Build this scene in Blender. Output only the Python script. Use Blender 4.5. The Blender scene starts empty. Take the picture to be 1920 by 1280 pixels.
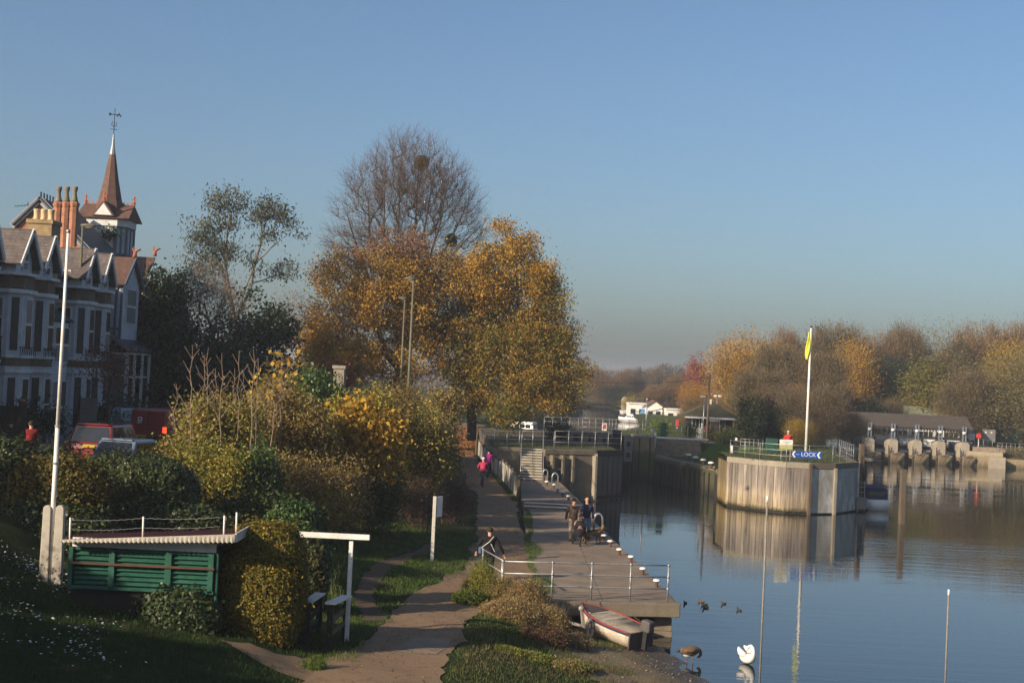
import bpy, bmesh, math, random
import numpy as np
from mathutils import Vector, Matrix

C = bpy.context.scene.collection
SC = bpy.context.scene

# ------------------------------------------------------------------ camera
# metres; x right, y up-river, z up, river surface at z = 0; the camera stands on the road bridge
F = 2700.0                                   # focal length in photo pixels (1920 wide)
ROLL, PITCH, CAMZ = math.radians(2.7), math.atan(67 / 2700.0), 7.9
cr, sr, cp, sp = math.cos(ROLL), math.sin(ROLL), math.cos(PITCH), math.sin(PITCH)
FV = Vector((0, cp, sp))
RX = Vector((cr, -sr * sp, sr * cp))
UX = Vector((-sr, -cr * sp, cr * cp))
cam = bpy.data.cameras.new("camera")
cam.sensor_width = 36.0
cam.lens = 36.0 * F / 1920.0
cam.clip_start, cam.clip_end = 0.3, 6000.0
camo = bpy.data.objects.new("camera", cam)
C.objects.link(camo)
camo.matrix_world = Matrix(((RX.x, UX.x, -FV.x, 0), (RX.y, UX.y, -FV.y, 0), (RX.z, UX.z, -FV.z, CAMZ), (0, 0, 0, 1)))
SC.camera = camo
SC.render.resolution_x, SC.render.resolution_y = 1024, 682

def ray(px, py):
    return FV + RX * ((px - 960) / F) - UX * ((py - 640) / F)
def at(px, py, z=0.0):                       # photo pixel -> point at height z
    r = ray(px, py); t = (z - CAMZ) / r.z
    return Vector((r.x * t, r.y * t, z))
def on(px, py, d):                           # photo pixel -> point at distance d up-river
    r = ray(px, py); t = d / r.y
    return Vector((r.x * t, d, CAMZ + r.z * t))

# ------------------------------------------------------------------ light
SUN_EL, SUN_AZ = math.radians(22.0), math.radians(49.0)    # azimuth: left of straight behind the camera
SUN = Vector((-math.sin(SUN_AZ) * math.cos(SUN_EL), -math.cos(SUN_AZ) * math.cos(SUN_EL), math.sin(SUN_EL)))
W = bpy.data.worlds.new("World"); SC.world = W; W.use_nodes = True
nt = W.node_tree
sky = nt.nodes.new("ShaderNodeTexSky"); sky.sky_type = 'NISHITA'; sky.sun_disc = False
sky.sun_elevation = SUN_EL
sky.sun_rotation = math.pi + SUN_AZ
sky.altitude = 50; sky.air_density = 1.0; sky.dust_density = 2.5; sky.ozone_density = 4.0
bg = nt.nodes["Background"]; bg.inputs[1].default_value = 0.089
nt.links.new(sky.outputs[0], bg.inputs[0])
sl = bpy.data.lights.new("sun", 'SUN'); sl.energy = 5.0; sl.angle = math.radians(0.5); sl.color = (1.0, 0.83, 0.62)
so = bpy.data.objects.new("sun", sl); C.objects.link(so)
so.rotation_euler = SUN.to_track_quat('Z', 'Y').to_euler(); so.location = (-40, -40, 40)
SC.view_settings.view_transform = 'Standard'; SC.view_settings.look = 'None'
SC.view_settings.exposure = 0.55; SC.view_settings.gamma = 1.0
SC.render.engine = 'CYCLES'
SC.cycles.use_denoising = True; SC.cycles.denoising_input_passes = 'RGB_ALBEDO_NORMAL'; SC.cycles.denoising_prefilter = 'NONE'
SC.cycles.max_bounces = 6; SC.cycles.diffuse_bounces = 2; SC.cycles.glossy_bounces = 3
SC.cycles.transmission_bounces = 3; SC.cycles.volume_bounces = 0; SC.cycles.transparent_max_bounces = 6
SC.cycles.caustics_reflective = False; SC.cycles.caustics_refractive = False
SC.cycles.volume_max_steps = 8

# ------------------------------------------------------------------ materials
MATS = {}
def _new(name):
    m = bpy.data.materials.new(name); m.use_nodes = True
    n = m.node_tree; b = n.nodes["Principled BSDF"]
    return m, n, b
def rgb(c): return (c[0], c[1], c[2], 1.0)
def coords(n, kind="Object", scale=(1, 1, 1)):
    t = n.nodes.new("ShaderNodeTexCoord"); mp = n.nodes.new("ShaderNodeMapping")
    mp.inputs["Scale"].default_value = scale
    n.links.new(t.outputs[kind], mp.inputs["Vector"]); return mp.outputs[0]
def noise(n, vec, scale, detail=4, rough=0.6):
    t = n.nodes.new("ShaderNodeTexNoise"); t.inputs["Scale"].default_value = scale
    t.inputs["Detail"].default_value = detail; t.inputs["Roughness"].default_value = rough
    n.links.new(vec, t.inputs["Vector"]); return t.outputs["Fac"]
def ramp(n, fac, stops):
    r = n.nodes.new("ShaderNodeValToRGB"); e = r.color_ramp.elements
    while len(e) < len(stops): e.new(0.5)
    for i, (p, c) in enumerate(stops):
        e[i].position = p; e[i].color = rgb(c)
    n.links.new(fac, r.inputs[0]); return r.outputs[0]
def mixc(n, fac, a, b, mode='MIX'):
    m = n.nodes.new("ShaderNodeMix"); m.data_type = 'RGBA'; m.blend_type = mode
    for s, v in ((0, fac), (6, a), (7, b)):
        if hasattr(v, "links"): n.links.new(v, m.inputs[s])
        elif isinstance(v, (int, float)): m.inputs[s].default_value = v
        else: m.inputs[s].default_value = rgb(v)
    return m.outputs[2]
def bump(n, b, h, strength=0.3, dist=0.02):
    k = n.nodes.new("ShaderNodeBump"); k.inputs["Strength"].default_value = strength; k.inputs["Distance"].default_value = dist
    n.links.new(h, k.inputs["Height"]); n.links.new(k.outputs[0], b.inputs["Normal"])
def M(name, c1, c2=None, rough=0.8, scale=4.0, bmp=0.0, metal=0.0, stretch=(1, 1, 1), c3=None, spec=0.3, fine=None):
    """plain weathered surface: two or three tones broken up by noise"""
    if name in MATS: return MATS[name]
    m, n, b = _new(name); v = coords(n, "Object", stretch)
    c2 = c2 or tuple(x * 0.72 for x in c1)
    f = noise(n, v, scale, 6, 0.65)
    st = [(0.36, c1), (0.64, c2)] if c3 is None else [(0.3, c1), (0.5, c2), (0.7, c3)]
    col = ramp(n, f, st)
    f2 = noise(n, v, fine or scale * 7, 3, 0.7)
    col = mixc(n, 0.5, col, ramp(n, f2, [(0.3, (0.62, 0.62, 0.62)), (0.7, (1.15, 1.15, 1.15))]), 'MULTIPLY')
    n.links.new(col, b.inputs["Base Color"])
    b.inputs["Roughness"].default_value = rough; b.inputs["Metallic"].default_value = metal
    b.inputs["Specular IOR Level"].default_value = spec
    if bmp: bump(n, b, f2, bmp, 0.02)
    MATS[name] = m; return m
def Mattr(name, rough=0.75, transl=0.0, scale=6.0, amt=0.35, spec=0.2, stretch=(1, 1, 1), bmp=0.0):
    """colour held per face in the mesh (its own colour: leaves, planks, roof tiles) with noise wear"""
    if name in MATS: return MATS[name]
    m, n, b = _new(name)
    a = n.nodes.new("ShaderNodeAttribute"); a.attribute_name = "Col"
    col = a.outputs["Color"]
    if amt:
        f = noise(n, coords(n, "Object", stretch), scale, 4, 0.65)
        lo, hi = 1 - amt, 1 + amt
        col = mixc(n, 1.0, col, ramp(n, f, [(0.3, (lo,) * 3), (0.7, (hi,) * 3)]), 'MULTIPLY')
        if bmp: bump(n, b, f, bmp, 0.02)
    n.links.new(col, b.inputs["Base Color"]); b.inputs["Roughness"].default_value = rough
    b.inputs["Specular IOR Level"].default_value = spec
    if transl:
        t = n.nodes.new("ShaderNodeBsdfTranslucent"); n.links.new(col, t.inputs[0])
        mx = n.nodes.new("ShaderNodeMixShader"); mx.inputs[0].default_value = transl
        n.links.new(b.outputs[0], mx.inputs[1]); n.links.new(t.outputs[0], mx.inputs[2])
        n.links.new(mx.outputs[0], n.nodes["Material Output"].inputs["Surface"])
    MATS[name] = m; return m
def Mbrick(name, c1, c2, mortar, bw=0.22, bh=0.075, rough=0.85, msize=0.012):
    if name in MATS: return MATS[name]
    m, n, b = _new(name)
    t = n.nodes.new("ShaderNodeTexCoord"); s = n.nodes.new("ShaderNodeSeparateXYZ"); n.links.new(t.outputs["Object"], s.inputs[0])
    ad = n.nodes.new("ShaderNodeMath"); n.links.new(s.outputs[0], ad.inputs[0]); n.links.new(s.outputs[1], ad.inputs[1])
    cb = n.nodes.new("ShaderNodeCombineXYZ"); n.links.new(ad.outputs[0], cb.inputs[0]); n.links.new(s.outputs[2], cb.inputs[1])
    k = n.nodes.new("ShaderNodeTexBrick"); n.links.new(cb.outputs[0], k.inputs["Vector"])
    k.inputs["Color1"].default_value = rgb(c1); k.inputs["Color2"].default_value = rgb(c2); k.inputs["Mortar"].default_value = rgb(mortar)
    k.inputs["Scale"].default_value = 1.0; k.inputs["Brick Width"].default_value = bw; k.inputs["Row Height"].default_value = bh
    k.inputs["Mortar Size"].default_value = msize
    f = noise(n, coords(n), 3.0, 5)
    col = mixc(n, 1.0, k.outputs["Color"], ramp(n, f, [(0.3, (0.62,) * 3), (0.7, (1.2,) * 3)]), 'MULTIPLY')
    n.links.new(col, b.inputs["Base Color"]); b.inputs["Roughness"].default_value = rough
    bump(n, b, k.outputs["Fac"], -0.3, 0.01)
    MATS[name] = m; return m
def Mpaint(name, c, rough=0.3, coat=0.6, metal=0.0):
    if name in MATS: return MATS[name]
    m, n, b = _new(name)
    f = noise(n, coords(n), 9.0, 4)
    n.links.new(ramp(n, f, [(0.3, tuple(x * 0.85 for x in c)), (0.7, c)]), b.inputs["Base Color"])
    b.inputs["Roughness"].default_value = rough; b.inputs["Metallic"].default_value = metal
    b.inputs["Coat Weight"].default_value = coat; b.inputs["Coat Roughness"].default_value = 0.08
    MATS[name] = m; return m
def Mglass(name, c=(0.012, 0.015, 0.018), rough=0.05, spec=0.6):
    if name in MATS: return MATS[name]
    m, n, b = _new(name)
    f = noise(n, coords(n), 1.3, 2)
    n.links.new(ramp(n, f, [(0.3, c), (0.7, tuple(x * 2.2 for x in c))]), b.inputs["Base Color"])
    b.inputs["Roughness"].default_value = rough; b.inputs["Specular IOR Level"].default_value = spec
    MATS[name] = m; return m
def Mglow(name, c, s):
    if name in MATS: return MATS[name]
    m, n, b = _new(name); b.inputs["Base Color"].default_value = rgb(c)
    b.inputs["Emission Color"].default_value = rgb(c); b.inputs["Emission Strength"].default_value = s
    MATS[name] = m; return m

def Mslabs(name, a, b, joint, w, h):
    """paving cast in bays, with dark joints and stains"""
    m, n, bs = _new(name); v = coords(n)
    k = n.nodes.new("ShaderNodeTexBrick"); n.links.new(v, k.inputs["Vector"]); k.offset = 0.0
    k.inputs["Color1"].default_value = rgb(a); k.inputs["Color2"].default_value = rgb(b); k.inputs["Mortar"].default_value = rgb(joint)
    k.inputs["Scale"].default_value = 1.0; k.inputs["Brick Width"].default_value = w; k.inputs["Row Height"].default_value = h; k.inputs["Mortar Size"].default_value = 0.022
    col = mixc(n, 1.0, k.outputs["Color"], ramp(n, noise(n, v, 0.8, 7, .7), [(0.3, (0.62,) * 3), (0.7, (1.2,) * 3)]), 'MULTIPLY')
    f = noise(n, v, 24, 4, .8); col = mixc(n, .6, col, ramp(n, f, [(0.3, (0.7,) * 3), (0.7, (1.2,) * 3)]), 'MULTIPLY')
    n.links.new(col, bs.inputs["Base Color"]); bs.inputs["Roughness"].default_value = .9; bump(n, bs, f, .4, .02); MATS[name] = m; return m

# ------------------------------------------------------------------ object helpers
def tag(o, label=None, cat=None, group=None, kind=None):
    if label: o["label"] = label
    if cat: o["category"] = cat
    if group: o["group"] = group
    if kind: o["kind"] = kind
    return o
def thing(name, loc, label, cat, group=None, rz=0.0):
    o = bpy.data.objects.new(name, None); o.empty_display_size = 0.2
    C.objects.link(o); o.location = loc; o.rotation_euler = (0, 0, rz)
    return tag(o, label, cat, group)
def copy_tree(o, parent=None):
    c = o.copy(); C.objects.link(c)
    if parent is not None: c.parent = parent
    for ch in list(o.children): copy_tree(ch, c)
    return c
def setcol(me, cols):
    a = me.color_attributes.new("Col", 'FLOAT_COLOR', 'POINT')
    buf = np.ones((len(me.vertices), 4), dtype=np.float32); buf[:, :3] = cols
    a.data.foreach_set("color", buf.ravel())
def link(name, me, mat, parent=None, label=None, smooth=False):
    if mat is not None: me.materials.append(mat)
    if smooth: me.polygons.foreach_set("use_smooth", [True] * len(me.polygons))
    o = bpy.data.objects.new(name, me); C.objects.link(o)
    if parent is not None: o.parent = parent
    if label: o["label"] = label
    return o
def npmesh(name, v, f):
    """mesh from numpy arrays; every face has the same number of corners"""
    me = bpy.data.meshes.new(name); v = np.asarray(v, dtype=np.float32); f = np.asarray(f, dtype=np.int32)
    k = f.shape[1]
    me.vertices.add(len(v)); me.vertices.foreach_set("co", v.ravel())
    me.loops.add(f.size); me.loops.foreach_set("vertex_index", f.ravel())
    me.polygons.add(len(f)); me.polygons.foreach_set("loop_start", np.arange(0, f.size, k, dtype=np.int32))
    me.polygons.foreach_set("loop_total", np.full(len(f), k, dtype=np.int32))
    me.update(calc_edges=True); me.validate(); return me

class MB:
    """collects solids into one mesh; coordinates are world ones when the parent has not been turned"""
    def __init__(s): s.v = []; s.f = []; s.c = []; s.col = (0.5, 0.5, 0.5)
    def add(s, vs, fs):
        k = len(s.v); s.v += [tuple(p) for p in vs]; s.f += [tuple(i + k for i in f) for f in fs]; s.c += [s.col] * len(vs); return s
    def box(s, c, sz, rz=0.0, tilt=None):
        x, y, z = sz[0] / 2, sz[1] / 2, sz[2] / 2
        ps = [Vector(p) for p in ((-x, -y, -z), (x, -y, -z), (x, y, -z), (-x, y, -z), (-x, -y, z), (x, -y, z), (x, y, z), (-x, y, z))]
        if tilt is not None: ps = [tilt @ p for p in ps]
        ca, sa = math.cos(rz), math.sin(rz)
        return s.add([(c[0] + p.x * ca - p.y * sa, c[1] + p.x * sa + p.y * ca, c[2] + p.z) for p in ps],
                     [(3, 2, 1, 0), (4, 5, 6, 7), (0, 1, 5, 4), (1, 2, 6, 5), (2, 3, 7, 6), (3, 0, 4, 7)])
    def beam(s, p0, p1, w, h):
        p0, p1 = Vector(p0), Vector(p1); d = (p1 - p0).normalized()
        u = d.cross(Vector((0, 0, 1)))
        if u.length < 1e-4: u = Vector((1, 0, 0))
        u.normalize(); v = u.cross(d)
        a, b = u * (w / 2), v * (h / 2)
        return s.add([p0 - a - b, p0 + a - b, p0 + a + b, p0 - a + b, p1 - a - b, p1 + a - b, p1 + a + b, p1 - a + b],
                     [(3, 2, 1, 0), (4, 5, 6, 7), (0, 1, 5, 4), (1, 2, 6, 5), (2, 3, 7, 6), (3, 0, 4, 7)])
    def cyl(s, p0, p1, r0, r1=None, n=10, caps=True):
        r1 = r0 if r1 is None else r1
        p0, p1 = Vector(p0), Vector(p1); d = (p1 - p0).normalized()
        u = d.cross(Vector((0, 0, 1)))
        if u.length < 1e-3: u = Vector((1, 0, 0))
        u.normalize(); v = u.cross(d); vs = []
        for p, r in ((p0, r0), (p1, r1)):
            for i in range(n):
                a = 2 * math.pi * i / n; vs.append(p + u * (r * math.cos(a)) + v * (r * math.sin(a)))
        fs = [(i, i + n, (i + 1) % n + n, (i + 1) % n) for i in range(n)]
        if caps: fs += [tuple(range(n)), tuple(range(2 * n - 1, n - 1, -1))]
        return s.add(vs, fs)
    def tube(s, pts, r, n=8):
        pts = [Vector(p) for p in pts]; rs = r if isinstance(r, (list, tuple)) else [r] * len(pts)
        vs = []; fs = []; pu = None
        for k, p in enumerate(pts):
            d = (pts[min(k + 1, len(pts) - 1)] - pts[max(k - 1, 0)]).normalized()
            u = d.cross(Vector((0, 0, 1))) if pu is None else pu - d * pu.dot(d)
            if u.length < 1e-3: u = d.cross(Vector((0, 1, 0)))
            u.normalize(); pu = u; w = u.cross(d)
            for i in range(n):
                a = 2 * math.pi * i / n; vs.append(p + u * (rs[k] * math.cos(a)) + w * (rs[k] * math.sin(a)))
        for k in range(len(pts) - 1):
            for i in range(n):
                fs.append((k * n + i, (k + 1) * n + i, (k + 1) * n + (i + 1) % n, k * n + (i + 1) % n))
        fs += [tuple(range(n)), tuple(range(len(vs) - 1, len(vs) - n - 1, -1))]
        return s.add(vs, fs)
    def lathe(s, prof, c, n=16, sx=1.0, sy=1.0):
        vs = []; fs = []
        for r, z in prof:
            for i in range(n):
                a = 2 * math.pi * i / n; vs.append((c[0] + r * sx * math.cos(a), c[1] + r * sy * math.sin(a), c[2] + z))
        for k in range(len(prof) - 1):
            for i in range(n): fs.append((k * n + i, k * n + (i + 1) % n, (k + 1) * n + (i + 1) % n, (k + 1) * n + i))
        fs += [tuple(range(n - 1, -1, -1)), tuple(range(len(vs) - n, len(vs)))]
        return s.add(vs, fs)
    def prism(s, poly, z0, z1):
        n = len(poly); a = sum(poly[i][0] * poly[(i + 1) % n][1] - poly[(i + 1) % n][0] * poly[i][1] for i in range(n))
        if a < 0: poly = poly[::-1]
        vs = [(p[0], p[1], z0) for p in poly] + [(p[0], p[1], z1) for p in poly]
        return s.add(vs, [tuple(range(n - 1, -1, -1)), tuple(range(n, 2 * n))] + [(i, (i + 1) % n, (i + 1) % n + n, i + n) for i in range(n)])
    def slab(s, poly, t):
        """a flat 3-D polygon given thickness t along its normal"""
        ps = [Vector(p) for p in poly]; nn = (ps[1] - ps[0]).cross(ps[2] - ps[0]).normalized() * t; n = len(ps)
        return s.add(ps + [p - nn for p in ps], [tuple(range(n)), tuple(range(2 * n - 1, n - 1, -1))] + [(i, i + n, (i + 1) % n + n, (i + 1) % n) for i in range(n)])
    def ell(s, c, r, nu=14, nv=9, tilt=None):
        vs = []; fs = []
        for j in range(nv + 1):
            t = math.pi * j / nv
            for i in range(nu):
                a = 2 * math.pi * i / nu
                p = Vector((r[0] * math.sin(t) * math.cos(a), r[1] * math.sin(t) * math.sin(a), r[2] * math.cos(t)))
                if tilt is not None: p = tilt @ p
                vs.append(p + Vector(c))
        for j in range(nv):
            for i in range(nu): fs.append((j * nu + i, (j + 1) * nu + i, (j + 1) * nu + (i + 1) % nu, j * nu + (i + 1) % nu))
        return s.add(vs, fs)
    def rings(s, rs, close=True):
        """skin over a list of equal-length point rings"""
        n = len(rs[0]); vs = [p for r in rs for p in r]; fs = []
        for k in range(len(rs) - 1):
            for i in range(n): fs.append((k * n + i, k * n + (i + 1) % n, (k + 1) * n + (i + 1) % n, (k + 1) * n + i))
        if close: fs += [tuple(range(n - 1, -1, -1)), tuple(range(len(vs) - n, len(vs)))]
        return s.add(vs, fs)
    def build(s, name, mat, parent=None, smooth=False, bevel=0.0, label=None, colors=False, sub=0):
        o0 = Vector(parent.location) if (parent is not None and not getattr(s, "local", False)) else Vector((0, 0, 0))
        if parent is not None and parent.parent is not None and not getattr(s, "local", False): o0 = o0 + Vector(parent.parent.location)
        me = bpy.data.meshes.new(name)
        me.from_pydata([(p[0] - o0.x, p[1] - o0.y, p[2] - o0.z) for p in s.v], [], s.f)
        if not colors:
            bm = bmesh.new(); bm.from_mesh(me); bmesh.ops.recalc_face_normals(bm, faces=bm.faces); bm.to_mesh(me); bm.free()
        if colors: setcol(me, np.array(s.c, dtype=np.float32))
        me.update()
        o = link(name, me, mat, parent, label, smooth)
        if bevel:
            b = o.modifiers.new("bevel", 'BEVEL'); b.width = bevel; b.segments = 2; b.limit_method = 'ANGLE'
        if sub:
            b = o.modifiers.new("sub", 'SUBSURF'); b.levels = b.render_levels = sub
        return o
def LB():
    m = MB(); m.local = True; return m
def text(name, body, size, loc, rot, mat, parent=None, depth=0.004, align='CENTER', sx=1.0):
    cu = bpy.data.curves.new(name, 'FONT'); cu.body = body; cu.size = size; cu.align_x = align; cu.align_y = 'CENTER'; cu.extrude = depth
    o = bpy.data.objects.new(name + "_curve", cu); C.objects.link(o)
    dg = bpy.context.evaluated_depsgraph_get(); me = bpy.data.meshes.new_from_object(o.evaluated_get(dg))
    bpy.data.objects.remove(o)
    o = link(name, me, mat, parent); o.location = loc; o.rotation_euler = rot; o.scale = (sx, 1, 1); return o
# ------------------------------------------------------------------ ground, water
def interp_rows(rows):
    ys = np.array([r[0] for r in rows], dtype=float)
    xs = np.array([r[1] for r in rows], dtype=float); zs = np.array([r[2] for r in rows], dtype=float)
    def h(x, y):
        x = np.asarray(x, float); y = np.asarray(y, float); out = np.zeros(x.shape)
        k = np.clip(np.searchsorted(ys, y) - 1, 0, len(ys) - 2); t = np.clip((y - ys[k]) / (ys[k + 1] - ys[k]), 0, 1)
        cx = xs[k] * (1 - t)[..., None] + xs[k + 1] * t[..., None]; cz = zs[k] * (1 - t)[..., None] + zs[k + 1] * t[..., None]
        n = cx.shape[-1]
        out = cz[..., 0].copy()
        for i in range(n - 1):
            a, b = cx[..., i], cx[..., i + 1]; m = (x >= a)
            q = np.clip((x - a) / np.maximum(b - a, 1e-6), 0, 1); q = q * q * (3 - 2 * q) * 0.5 + q * 0.5
            out = np.where(m, cz[..., i] * (1 - q) + cz[..., i + 1] * q, out)
        return out
    return h
LEFT_ROWS = [
    (-40, [-90, -24, -21, -15, -12, -8, -5, -1, 3, 7, 12], [4.6, 4.2, 4.1, 4.0, 3.8, 2.6, 1.6, 1.4, .7, 0, -1.5]),
    (20, [-90, -24, -21, -15, -12, -8, -5, -1, 3, 6.8, 12], [4.5, 4.2, 4.0, 3.9, 3.3, 2.3, 1.4, 1.3, .6, 0, -1.5]),
    (31, [-90, -23, -20, -14.5, -12, -6.2, -4, -.9, 2.8, 6.0, 10], [4.2, 3.9, 3.8, 3.7, 2.95, 1.95, 1.35, 1.25, .55, 0, -1.5]),
    (38, [-90, -22, -19.5, -13, -11, -6, -4, -.6, 2.3, 5.75, 10], [4., 3.8, 3.75, 3.7, 2.6, 1.7, 1.25, 1.15, .5, 0, -1.5]),
    (43.5, [-90, -21, -19, -12.5, -9, -6., -3., .5, 2.2, 4.9, 8], [3.9, 3.8, 3.7, 3.7, 2.4, 1.5, 1.2, 1.12, .35, 0, -1.2]),
    (46, [-90, -21, -19, -12.5, -9, -5., -2., 1.2, 2.0, 4.2, 8], [3.9, 3.8, 3.7, 3.7, 2.4, 1.45, 1.15, 1.02, .2, -.1, -1.2]),
    (54, [-90, -20.5, -18.5, -12.5, -8.5, -4.2, -1.3, 1.2, 1.9, 4., 8], [3.9, 3.8, 3.7, 3.7, 2.4, 1.4, 1.15, 1.02, .2, -.2, -1.2]),
    (78, [-90, -20, -19, -12, -8, -3.6, -1.9, .75, 1.0, 3, 8], [3.9, 3.8, 3.8, 3.75, 2.4, 1.5, 1.35, 1.28, .3, -.3, -1]),
    (95, [-90, -20, -19, -12, -8, -4.5, -3, -.9, -.6, 1, 8], [3.9, 3.9, 3.9, 3.8, 2.6, 2, 1.72, 1.68, .5, -.3, -1]),
    (115, [-90, -20, -19, -13, -8, -6, -4.7, -2.5, -2.2, 0, 8], [3.9, 3.9, 3.9, 3.8, 2.8, 2.2, 1.8, 1.75, .5, -.3, -1]),
    (131, [-90, -20, -19, -13, -9, -7, -5.2, -2.9, -1, 3., 5], [3.9, 3.9, 3.9, 3.8, 3.4, 3.3, 3.25, 3.25, 3.2, 3.2, 3.2]),
    (150, [-90, -20, -19, -15, -12, -10, -8.2, -6.4, -5.0, -4, -3], [3.9, 3.9, 3.9, 3.8, 3.4, 3.3, 3.25, 3.25, 3.2, 3.0, 1.2]),
    (232, [-90, -16, -11, -6, -3, -1, 2, 5, 7.5, 8.5, 9.5], [4, 3.9, 3.9, 3.6, 3.4, 3.3, 3.25, 3.0, 2.6, 2.2, 1.2]),
    (420, [-90, -10, -5, 0, 6, 12, 18, 22, 25, 27, 29], [4, 3.9, 3.9, 3.6, 3.4, 3.3, 3.25, 3.25, 3.2, 3.0, 1.2]),
]
HL_ = interp_rows(LEFT_ROWS)
rngT = np.random.default_rng(5)
def wob(x, y):
    return 0.04 * np.sin(x * 1.7 + np.sin(y * 0.9)) * np.sin(y * 1.3 + 0.6 * x) + 0.02 * np.sin(x * 4.1 + y * 3.3)
def HL(x, y): return HL_(x, y) + wob(np.asarray(x, float), np.asarray(y, float)) * 0.8
def hz(x, y): return float(HL(np.array([x]), np.array([y]))[0])
def grid(name, xs, ys, hf, mat, keep=None, parent=None):
    X, Y = np.meshgrid(np.array(xs, float), np.array(ys, float)); Z = hf(X, Y)
    nx, ny = len(xs), len(ys); v = np.stack([X.ravel(), Y.ravel(), Z.ravel()], 1)
    i = np.arange(nx - 1)[None, :] + np.arange(ny - 1)[:, None] * nx
    f = np.stack([i, i + 1, i + 1 + nx, i + nx], -1).reshape(-1, 4)
    if keep is not None:
        cx = v[f].mean(1); f = f[keep(cx[:, 0], cx[:, 1])]
    return link(name, npmesh(name, v, f), mat, parent, smooth=True)

def Mgrass(name, a, b, c, dirt=(0.12, 0.085, 0.05), dirt_at=0.62):
    if name in MATS: return MATS[name]
    m, n, bs = _new(name); v = coords(n)
    col = ramp(n, noise(n, v, 0.9, 6, 0.7), [(0.3, a), (0.5, b), (0.7, c)])
    fine = noise(n, v, 22, 4, 0.8)
    col = mixc(n, 0.7, col, ramp(n, fine, [(0.3, (0.5,) * 3), (0.7, (1.3,) * 3)]), 'MULTIPLY')
    col = mixc(n, ramp(n, noise(n, v, 0.55, 6, 0.7), [(dirt_at, (0, 0, 0)), (dirt_at + 0.12, (1, 1, 1))]), col, dirt)
    n.links.new(col, bs.inputs["Base Color"]); bs.inputs["Roughness"].default_value = 0.95; bs.inputs["Specular IOR Level"].default_value = 0.1
    bump(n, bs, fine, 0.9, 0.06); MATS[name] = m; return m
m_bank = Mgrass("bank_grass", (0.018, 0.032, 0.008), (0.028, 0.046, 0.011), (0.045, 0.055, 0.016))  # tones kept dark to deepen the shade on the near lawn
m_lawn = Mgrass("lawn", (0.05, 0.10, 0.014), (0.07, 0.13, 0.018), (0.085, 0.13, 0.024), dirt_at=0.9)
m_isle = Mgrass("island_grass", (0.05, 0.075, 0.02), (0.075, 0.09, 0.03), (0.10, 0.09, 0.04))
m_far = Mgrass("far_grass", (0.05, 0.055, 0.022), (0.075, 0.07, 0.03), (0.10, 0.08, 0.04))

def Mmud():
    m, n, b = _new("mud"); v = coords(n)
    s = n.nodes.new("ShaderNodeSeparateXYZ"); t = n.nodes.new("ShaderNodeTexCoord"); n.links.new(t.outputs["Object"], s.inputs[0])
    big = noise(n, v, 0.8, 6, 0.7); fine = noise(n, v, 14, 5, 0.75)
    col = ramp(n, big, [(0.3, (0.13, 0.09, 0.05)), (0.5, (0.18, 0.125, 0.065)), (0.7, (0.14, 0.135, 0.05))])
    col = mixc(n, 0.7, col, ramp(n, fine, [(0.3, (0.5,) * 3), (0.7, (1.35,) * 3)]), 'MULTIPLY')
    mr = n.nodes.new("ShaderNodeMapRange"); mr.inputs[1].default_value = 0.0; mr.inputs[2].default_value = 0.3
    n.links.new(s.outputs[2], mr.inputs[0])                       # wet close to the water's edge
    col = mixc(n, mr.outputs[0], (0.035, 0.028, 0.02), col)
    n.links.new(col, b.inputs["Base Color"])
    mr2 = n.nodes.new("ShaderNodeMapRange"); mr2.inputs[1].default_value = 0.0; mr2.inputs[2].default_value = 0.22; mr2.inputs[3].default_value = 0.25; mr2.inputs[4].default_value = 0.95
    n.links.new(s.outputs[2], mr2.inputs[0]); n.links.new(mr2.outputs[0], b.inputs["Roughness"])
    bump(n, b, fine, 0.8, 0.05); return m
m_mud = Mmud()

# river bank from the bridge to the far bend; the muddy foreshore is a sheet of its own
SH_Y = [-40, 20, 31, 38, 43.5, 46]
SH_X = [3, 3, 2.6, 2.3, 1.7, 1.4]
def shore_left(y): return np.interp(y, SH_Y, SH_X) + 0.35 * np.sin(y * 1.1) + 0.2 * np.sin(y * 2.7 + 1)
def keep_bank(x, y): return ~((x > shore_left(y) + 0.15) & (y < 45.6)) & ~((y > 96.5) & (y < 127.5) & (x > -.35 - (y - 95) * .075))
gx = list(np.arange(-90, -28, 6)) + list(np.arange(-28, 15.01, 0.4))
gy = list(np.arange(-40, 20, 3)) + list(np.arange(20, 100, 0.4)) + list(np.arange(100, 160, 1.5)) + list(np.arange(160, 425, 6))
GX_, GY_ = np.array(gx), np.array(gy); GZ_ = HL(*np.meshgrid(GX_, GY_))
def HG(x, y):
    """height of the bank mesh itself (between its grid points)"""
    x = np.asarray(x, float); y = np.asarray(y, float); i = np.clip(np.searchsorted(GX_, x) - 1, 0, len(GX_) - 2); j = np.clip(np.searchsorted(GY_, y) - 1, 0, len(GY_) - 2)
    u = np.clip((x - GX_[i]) / (GX_[i + 1] - GX_[i]), 0, 1); v = np.clip((y - GY_[j]) / (GY_[j + 1] - GY_[j]), 0, 1)
    return (GZ_[j, i] * (1 - u) + GZ_[j, i + 1] * u) * (1 - v) + (GZ_[j + 1, i] * (1 - u) + GZ_[j + 1, i + 1] * u) * v
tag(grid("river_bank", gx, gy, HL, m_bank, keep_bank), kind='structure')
tag(grid("foreshore", np.arange(1.0, 11, 0.22), np.arange(18, 48.2, 0.22), lambda x, y: HL(x, y) + 0.012 - 0.1 * (y > 45.3) * (x < 1.9), m_mud,
         lambda x, y: x > shore_left(y) - 0.4), kind='structure')

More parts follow.
